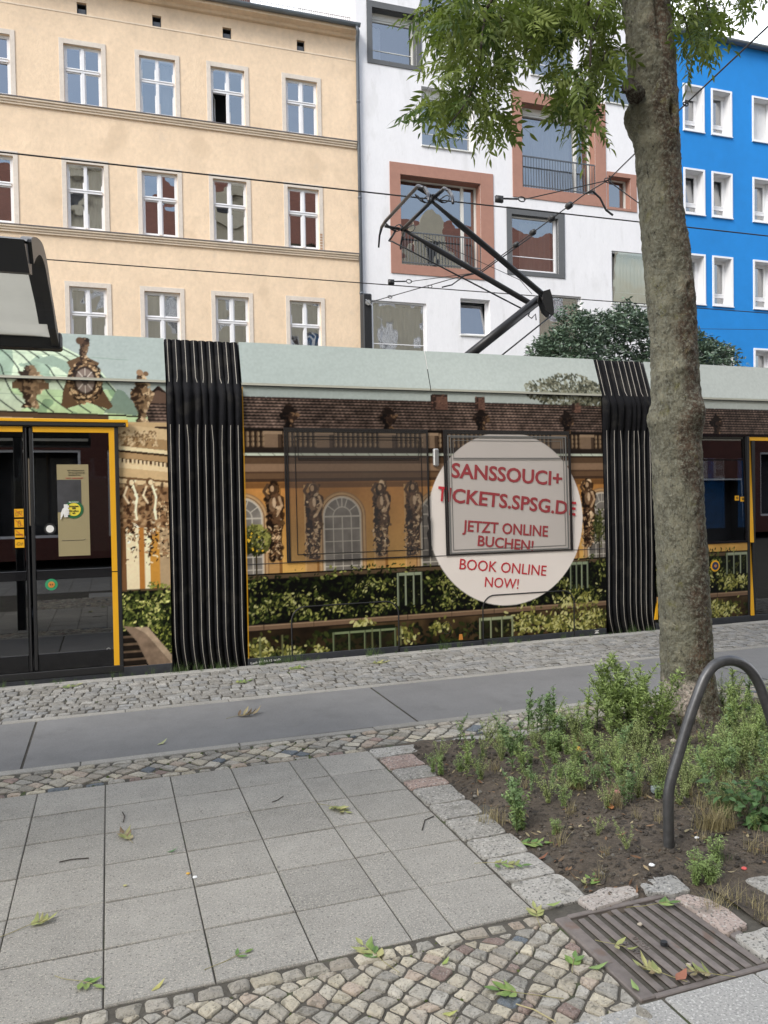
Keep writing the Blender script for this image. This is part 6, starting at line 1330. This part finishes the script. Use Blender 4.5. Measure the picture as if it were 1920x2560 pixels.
FE = [feathery(wr_.uniform(.30,.42), wr_) for _ in range(6)]; FE2 = [feathery(wr_.uniform(.18,.30), wr_, .9, .0048, .042, (.20,.295,.125)) for _ in range(5)]; BU = [bushy(wr_.uniform(.16,.26), wr_) for _ in range(6)]; BUF = [bushy(wr_.uniform(.2,.3), wr_, 8, .013, (.31,.365,.14), .55, .4, 150) for _ in range(4)]; TU = [tuft(wr_.uniform(.10,.18), wr_, 34) for _ in range(4)]; TUG = [tuft(wr_.uniform(.10,.2), wr_, 30, (.09,.15,.04)) for _ in range(3)]
def clump(tp, n, r, smin=.7, smax=1.1): return merge([(tp[wr_.randint(len(tp))], (*(wr_.normal(0, r, 2)), 0), wr_.uniform(0,6.28), wr_.uniform(smin, smax)) for _ in range(n)])
# distinct plants of the planter, each a thing
plant('weed', 'tall feathery light green weed clump rising left of the tree trunk, highest in the bed', 'weed', (1555,1840), clump(FE, 22, .11, 1.0, 1.3))
plant('weed', 'dark green spiky weed stems at the far edge of the bed beside the cobbled strip', 'weed', (1370,1835), clump(FE2, 9, .06, .8, 1.1))
plant('weed', 'slim single weed stalk with pale buds standing over the far kerb stones', 'weed', (1295,1935), clump(FE2, 2, .02, .95, 1.15))
plant('weed', 'upright nettle-like weed near the left kerb of the bed', 'weed', (1285,2060), clump(FE2+BU, 5, .035, .8, 1.0))
plant('weed', 'low leafy weed with fresh tips behind the far pink kerb stone', 'weed', (1130,1925), clump(BU, 3, .06, .45, .65))
plant('weed', 'round bushy weed in the middle of the bed below the feathery clump', 'weed', (1395,1900), clump(BU, 4, .05, .6, .85))
plant('weed', 'big loose pale green weed around the left foot of the tree trunk', 'weed', (1580,2000), clump(BUF+FE2, 7, .08, .5, .7))
plant('weed', 'seeding weed with pale flower heads in front of the trunk behind the steel hoop', 'weed', (1760,2010), clump(BUF, 6, .09, .5, .7))
plant('weed', 'broad leaved weed with big leaves at the right edge of the bed', 'weed', (1890,2060), merge([(bushy(.3, wr_, 6, .065, (.09,.17,.06), .6, .6, 16), (0,0,0), 0, 1.), (bushy(.24, wr_, 5, .05, (.10,.19,.07), .6, .55, 18), (.12,.06,0), 1, 1.)]))
plant('weed', 'small bushy weed growing at the foot of the steel hoop', 'weed', (1735,2190), clump(BU, 4, .035, .45, .7))
plant('weed', 'tall leafy weed right of the trunk under the arch of the hoop', 'weed', (1865,1880), clump(FE+BUF, 10, .14, .7, 1.0))
plant('weed', 'tiny seedling with two shoots on bare soil between kerb and hoop', 'weed', (1380,2075), clump(BU, 2, .02, .3, .4))
plant('grass_tuft', 'dry straw coloured grass tuft by the left kerb of the bed', 'grass', (1235,2045), clump(TU, 3, .05, .5, .8), M_dry)
plant('grass_tuft', 'dry matted grass lying behind the drain grate at the right', 'grass', (1880,2270), clump(TU, 5, .09, .6, .9), M_dry)
plant('grass_tuft', 'dry grass standing between hoop and broad leaved weed', 'grass', (1790,2080), clump(TU, 8, .03, .7, 1.1), M_dry)
# everything else that grows there and nobody could count
bg_ = []
for _ in range(780):
    x, y = wr_.uniform(1.82,6.2), wr_.uniform(2.62,4.5)
    if x < 2.8 and y < 3.45 and wr_.rand() < .88: continue
    if x < 2.5 and wr_.rand() < .45: continue
    t = wr_.rand(); tp = BU if t < .3 else BUF if t < .62 else FE2 if t < .75 else TUG if t < .9 else FE
    s = wr_.uniform(.45,1.0) if x > 2.6 else wr_.uniform(.35,.75)
    if y < 3.1 and x > 2.7: s *= .6
    v_ = np.array([x, y, .30*s-H]); px = 960+FPX*(v_@RT)/(v_@FW); py = 1280-FPX*(v_@UP)/(v_@FW)
    if 1610 < px < 1800 and y < 4.45 and py < 1835: s *= .35
    bg_.append((tp[wr_.randint(len(tp))], (x, y, float(soilz(x, y))), wr_.uniform(0,6.28), s))
for _ in range(60): x, y = wr_.uniform(1.8,4.6), wr_.uniform(2.62,4.5); bg_.append((TU[wr_.randint(4)], (x, y, float(soilz(x,y))), wr_.uniform(0,6.28), wr_.uniform(.35,.8)))
for _ in range(46): x, y = wr_.uniform(2.35,3.6), wr_.uniform(2.62,3.5); bg_.append((TU[wr_.randint(4)], (x, y, float(soilz(x,y))), wr_.uniform(0,6.28), wr_.uniform(.4,.95)))
o_ = merge(bg_); o = mesh_np('ground_weeds', np.vstack(o_.V), o_.F, M_weed, None, np.vstack(o_.C)); tag(o, 'low tangle of weeds and grass covering the planter soil', 'weeds', kind='stuff')
bg_ = []
for _ in range(90): x = wr_.uniform(-.9,6.4); bg_.append((TUG[wr_.randint(3)], (x, wr_.uniform(7.38,7.5), 0), wr_.uniform(0,6.28), wr_.uniform(.2,.5)))
for _ in range(46): x = wr_.choice([.62,1.02,1.3,1.55,2.5,3.3,4.1,5.7])+wr_.normal(0,.08); bg_.append((TUG[wr_.randint(3)], (x, 7.44+wr_.uniform(-.03,.03), 0), wr_.uniform(0,6.28), wr_.uniform(.3,.75)))
for _ in range(140): x = wr_.uniform(-1.2,1.5); bg_.append((TUG[wr_.randint(3)], (x, wr_.uniform(1.5,2.6), -.015), wr_.uniform(0,6.28), wr_.uniform(.05,.11)))
o_ = merge(bg_); o = mesh_np('joint_grass', np.vstack(o_.V), o_.F, M_weed, None, np.vstack(o_.C)); tag(o, 'thin grass sprouting from paving joints and along the platform edge', 'grass', kind='stuff')
lt = Bag(); LC = [(.34,.26,.15),(.26,.16,.09),(.20,.11,.06),(.40,.34,.20),(.15,.10,.06)]
for _ in range(800):
    x = 1.78+4*wr_.rand()**1.5; y = wr_.uniform(2.56,4.5); V_, F_ = leaflet(wr_.uniform(.015,.05), wr_.uniform(.003,.007), wr_.uniform(-.4,.6), wr_.uniform(-.6,.6)); a = wr_.uniform(0,6.28)
    lt.put((V_, F_), basis(np.array([math.cos(a), math.sin(a), wr_.uniform(-.1,.25)]), wr_, .4), np.array([x, y, float(soilz(x, y))+.008]), np.array(LC[wr_.randint(5)])*wr_.uniform(.7,1.2))
o = mesh_np('leaf_litter', np.vstack(lt.V), lt.F, M_dry, None, np.vstack(lt.C)); tag(o, 'scattered brown bits of dead leaves on the planter soil', 'leaf litter', kind='stuff')
# moss cushions in the cobble joints
g = MB()
for _ in range(260):
    x, y = wr_.uniform(-.6,1.5), wr_.uniform(1.6,2.58); crumb(g, (x, y, -.012), wr_.uniform(.004,.011), tuple(np.array((.075,.10,.02))*wr_.uniform(.5,1.2)), 6)
for _ in range(200):
    x, y = wr_.uniform(-1.5,1.2), wr_.uniform(4.68,5.05); crumb(g, (x, y, -.010), wr_.uniform(.005,.012), tuple(np.array((.07,.10,.02))*wr_.uniform(.5,1.2)), 6)
o = g.build('moss', mat('moss', attr=True, rough=1., bump=[(200,.8,.004)])); tag(o, 'green moss cushions in the cobble joints', 'moss', kind='stuff')
# ================================================================== FALLEN LEAVES AND LITTER
M_fl = mat('fallen_leaf', attr=True, rough=.65, transl=.15, var=[(30,.12)])
fr = np.random.RandomState(12)
def flat_compound(rng, npair, L_, ll, cols, curl=.25, stalk=.06, wd=.2):
    b = Bag(); P = []; a0 = 0.
    m = MB(); pts = [(t, .03*L_*math.sin(3*t/L_+1), .004+.004*math.sin(t*20)) for t in np.linspace(-stalk, L_, 9)]; m.tube(pts, .0013, 4, 0, (.30,.27,.12)); b.V.append(np.array(m.v)); b.F += m.f; b.C.append(np.array(m.c)); b.n = len(m.v)
    for k in range(npair+1):
        s = L_*(.25+.75*k/npair)
        for sd in ((1,-1) if k < npair else (0,)):
            V, F = leaflet(ll*rng.uniform(.75,1.15), ll*wd*rng.uniform(.8,1.2), rng.uniform(-.3,.6), rng.uniform(-curl,curl)); V[:,2] = np.abs(V[:,2])+.004; a = sd*rng.uniform(.55,1.1); c, q = math.cos(a), math.sin(a); V = np.stack([V[:,0]*c-V[:,1]*q+s, V[:,0]*q+V[:,1]*c, V[:,2]], 1)
            b.put((V, F), np.eye(3), np.zeros(3), np.array(cols[rng.randint(len(cols))])*rng.uniform(.85,1.15))
    return b
GR = [(.16,.25,.06),(.22,.30,.09),(.12,.21,.06)]; YG = [(.30,.32,.12),(.36,.35,.15),(.25,.28,.10)]; DR = [(.28,.22,.12),(.34,.29,.16),(.20,.14,.08)]
def leafspray(label, px, ang, npair, L_, ll, cols, group='fallen ash leaves', curl=.25, stalk=.06, z=.002, wd=.2):
    b = flat_compound(fr, npair, L_, ll, cols, curl, stalk, wd); p = G(*px, z); o = mesh_np('fallen_leaf', np.vstack(b.V), b.F, M_fl, None, np.vstack(b.C)); o.location = (p[0], p[1], z if not (1.73 < p[0] and 2.56 < p[1] < 4.5) else float(soilz(p[0], p[1]))+.006); o.rotation_euler = (0,0,ang); return tag(o, label, 'fallen leaf', group)
leafspray('curled yellow-green ash leaf spray on the slabs right of the middle', (815,2015), -1.0, 5, .13, .055, YG, curl=.5)
leafspray('crumpled dry yellow leaf spray on the slabs left of the middle', (330,2105), 1.9, 5, .11, .05, YG+DR, curl=.6, stalk=.02)
leafspray('withered leaf spray with long red stalk near the left edge of the slabs', (62,2320), .35, 4, .085, .042, YG, curl=.6, stalk=.10)
leafspray('fresh three-pronged green leaf with pale stalk low on the left slabs', (195,2455), -.7, 2, .06, .05, GR, stalk=.10)
leafspray('small green leaf tip on a long stalk on the slabs above the cobbles', (585,2395), .3, 1, .04, .04, GR, stalk=.11)
leafspray('large drooping green leaf spray on the cobbles below the slab edge', (960,2405), 1.9, 4, .12, .06, GR+YG, stalk=.08)
leafspray('green leaf spray with long stalk in the middle of the cobbles near the bottom', (1305,2485), 2.6, 3, .07, .055, GR, stalk=.13)
leafspray('three green leaflets on the cobbles beside the drain grate', (1432,2420), .9, 2, .05, .05, GR, stalk=.03)
leafspray('pale green leaf spray lying across two kerb stones of the bed', (1215,2160), -.5, 4, .15, .05, GR+YG, stalk=.05, z=.012)
leafspray('dark green leaf spray on the soil touching the kerb stones', (1285,2110), -.4, 4, .12, .06, GR, stalk=.03)
leafspray('light green leaf spray on the soil behind the pink kerb stone', (1465,2215), .7, 3, .08, .05, GR+YG, stalk=.03)
leafspray('curled yellow leaf spray at the corner between slabs, kerb and cobbles', (1345,2300), 1.2, 3, .07, .05, YG, z=.006)
leafspray('yellow-green leaves lying across the left bars of the grate', (1530,2362), -.9, 1, .05, .05, YG, z=.008, curl=.5)
leafspray('withered leaf bunch on the near edge of the grate', (1670,2440), 2.2, 4, .08, .045, YG+DR, z=.008, curl=.7)
leafspray('dry leaf bunch at the near right corner of the grate', (1790,2438), 2.6, 4, .07, .04, YG+DR, z=.008, curl=.7)
leafspray('two green leaflets at the top end of the grate', (1640,2262), -.2, 1, .05, .05, GR, z=.014, stalk=.12)
leafspray('dry brown leaf curl on the bike path', (585,1793), .2, 3, .14, .08, DR, curl=.8)
leafspray('pale green leaf spray on the platform cobbles in front of the bellows', (585,1710), .4, 3, .12, .07, GR+YG)
leafspray('pale green leaf spray on the platform cobbles below the lettering Lack', (715,1675), .2, 4, .16, .07, GR+YG)
leafspray('yellow-green leaf spray on the platform cobbles below the dark doors', (145,1722), .4, 3, .15, .07, GR+YG)
leafspray('dry brown fern-like leaf on bare soil in the middle of the bed', (1418,1970), -1.6, 4, .10, .045, DR, curl=.4)
leafspray('faded leaf spray on the platform cobbles under the hatch', (925,1660), .1, 3, .14, .07, YG)
def single(label, px, ang, L_, wd, col, z=.003, curl=.3):
    V, F = leaflet(L_, wd, .3, curl); V[:,2] = np.abs(V[:,2]); p = G(*px, z); o = mesh_np('fallen_leaf', V, F, M_fl, None, np.tile(np.array(col), (len(V),1))); o.location = (p[0], p[1], z if not (1.73 < p[0] and 2.56 < p[1] < 4.5) else float(soilz(p[0], p[1]))+.008); o.rotation_euler = (0,0,ang); return tag(o, label, 'fallen leaf', 'single fallen leaflets')
single('single smooth green leaflet on a slab joint left of the middle', (417,2130), .0, .05, .008, (.10,.20,.08)); single('single yellow leaflet low on the slabs near the cobbles', (378,2478), .6, .055, .009, (.42,.40,.14)); single('single yellow-green leaflet standing on a slab left of the middle', (308,2212), -.9, .03, .008, (.42,.40,.16))
single('single green leaflet crossing the kerb stone beside the grate', (1365,2262), -.4, .06, .011, (.24,.32,.10), .014); single('single yellow leaflet on the cobbles at the bottom', (1105,2535), -.4, .05, .010, (.36,.38,.12)); single('single green leaflet on the cobbles left of the grate', (1470,2420), -.3, .07, .011, (.20,.30,.10))
single('single pale leaflet curled on the bike path', (393,1862), .6, .08, .014, (.40,.42,.22)); single('single orange-brown leaf upright on the soil', (1530,2040), 1.2, .055, .018, (.45,.19,.07)); single('single rust-brown leaf at the near edge of the grate', (1690,2450), .3, .06, .018, (.32,.13,.08), .010); single('single brown curled leaf strip on the soil in front of the hoop', (1345,2148), .2, .06, .008, (.22,.09,.05))
single('single green leaflet on the grate frame above the bars', (1672,2263), 1.2, .045, .014, (.20,.30,.10), .012); single('single green leaflet on the cobbles below the middle', (1105,2412), .5, .04, .008, (.28,.36,.10)); single('single leaflet lying on the near left frame of the grate', (1597,2477), 1.5, .045, .010, (.24,.34,.12), .010); single('single brown leaf strip on the soil left of the hoop', (1540,2100), -.5, .05, .008, (.22,.11,.06))
g = MB(); p = G(1290,2510,.003); q = G(1390,2555,.003); g.tube([p, (p+q)/2+np.array([0,.01,.004]), q], .0022, 5); tag(g.build('leaf_stalk', mat('straw_stalk', (.38,.33,.17), rough=.7)), 'bare straw coloured leaf stalk on the cobbles at the bottom', 'twig')
def lump(name, label, cat, px, r, m, flat=.6, seed=1, z=None):
    rg = np.random.RandomState(seed); n = 9; V = []; p = G(*px, .01)
    for k in range(5):
        for i in range(n): a = 6.283*i/n; ph = -1.2+2.4*k/4; q = r*math.cos(ph)*rg.uniform(.75,1.2); V.append((q*math.cos(a)*1.2, q*math.sin(a), r*flat*(1+math.sin(ph))*rg.uniform(.9,1.1)))
    F = [(k*n+i, k*n+(i+1)%n, (k+1)*n+(i+1)%n, (k+1)*n+i) for k in range(4) for i in range(n)]+[tuple(range(n))[::-1], tuple(4*n+i for i in range(n))]
    o = mesh_np(name, V, F, m); zz = float(soilz(p[0], p[1])) if (1.73 < p[0] and 2.56 < p[1] < 4.6) else .002; o.location = (p[0], p[1], zz if z is None else z); return tag(o, label, cat)
Mpw = mat('white_paper', (.72,.73,.74), rough=.8); Mpr = mat('red_paper', (.60,.10,.09), rough=.7); Mpp = mat('pink_paper', (.62,.22,.26), rough=.7, var=[(40,.4)]); Mor = mat('yellow_plum', (.62,.36,.05), rough=.5, var=[(20,.15)]); Mcl = mat('clear_plastic', (.55,.62,.66), rough=.15, transl=.4); Mst = mat('pebble', (.40,.35,.28), rough=.9); Mcap = mat('black_cap', (.02,.022,.026), rough=.35)
lump('paper_scrap', 'crumpled white paper scrap on the soil left of the hoop foot', 'litter', (1630,2170), .012, Mpw, .5, 2); lump('paper_scrap', 'red paper scrap on dry grass at the right edge', 'litter', (1860,2172), .011, Mpr, .4, 3); lump('paper_scrap', 'pink crumpled wrapper among weeds left of the hoop', 'litter', (1543,1990), .015, Mpp, .5, 4)
lump('plum', 'small yellow fallen fruit on the soil below the feathery weeds', 'fruit', (1448,1894), .019, Mor, .9, 5); lump('plastic_scrap', 'clear crumpled plastic lid stuck in weeds left of the trunk', 'litter', (1533,1825), .035, Mcl, .9, 6); lump('plastic_scrap', 'clear plastic bag scrap in the weeds just left of the hoop tube', 'litter', (1640,1988), .026, Mcl, .9, 7)
lump('pebble', 'pale pebble at the left foot of the tree trunk', 'stone', (1660,1845), .022, Mst, .8, 8); lump('pebble', 'second smaller pale pebble in front of the trunk', 'stone', (1684,1868), .016, Mst, .8, 9); lump('paper_scrap', 'white shred on the slab joint in the middle', 'litter', (487,2190), .009, Mpw, .4, 10); lump('cigarette_end', 'orange cigarette end on the slab joint in the middle', 'litter', (470,2181), .008, Mor, .5, 11)
lump('paper_scrap', 'white shred on the soil right of the hoop foot', 'litter', (1742,2110), .010, Mpw, .5, 12); lump('pebble', 'pale pebble lying on the upper bars of the grate', 'stone', (1600,2310), .009, Mst, .6, 13, .004); lump('pebble', 'pale pebble lying on the lower bars of the grate', 'stone', (1722,2412), .009, Mst, .6, 14, .004)
p = G(1660,2362,.006); g = MB(); g.tube([p, p+np.array([0,0,.012])], [.013,.012], 16); tag(g.build('bottle_cap', Mcap, None, False), 'round black cap wedged between the bars of the grate', 'bottle cap')
g = MB(); p = G(1453,2480,.003); P = [G(680+x, y, .006) for x, y in ((0,2005),(14,2000),(28,1990))]; g.tube(P, .0022, 5); tag(g.build('twig', M_twig), 'short dark twig on the slabs right of the middle', 'twig', 'twigs on the slabs')
for lab, P in (('thin dark twig on the left slabs below the dry leaf spray', ((148,2155),(180,2148),(222,2145))), ('short dark twig curving on the slabs above the dry leaf spray', ((308,2055),(312,2040),(306,2030))), ('branched brown twig on the slabs beside the kerb stones', ((1055,2075),(1062,2050),(1085,2040))), ('dark stick lying on the soil right of the hoop foot', ((1765,2120),(1790,2108),(1815,2098)))):
    g = MB(); Q = [G(x, y, .006) for x, y in P]
    if Q[0][0] > 2.3: Q = [np.array([q[0], q[1], float(soilz(q[0],q[1]))+.008]) for q in Q]
    g.tube(Q, .0025 if 'stick' not in lab else .007, 5); tag(g.build('twig', M_twig), lab, 'twig', 'twigs on the ground')
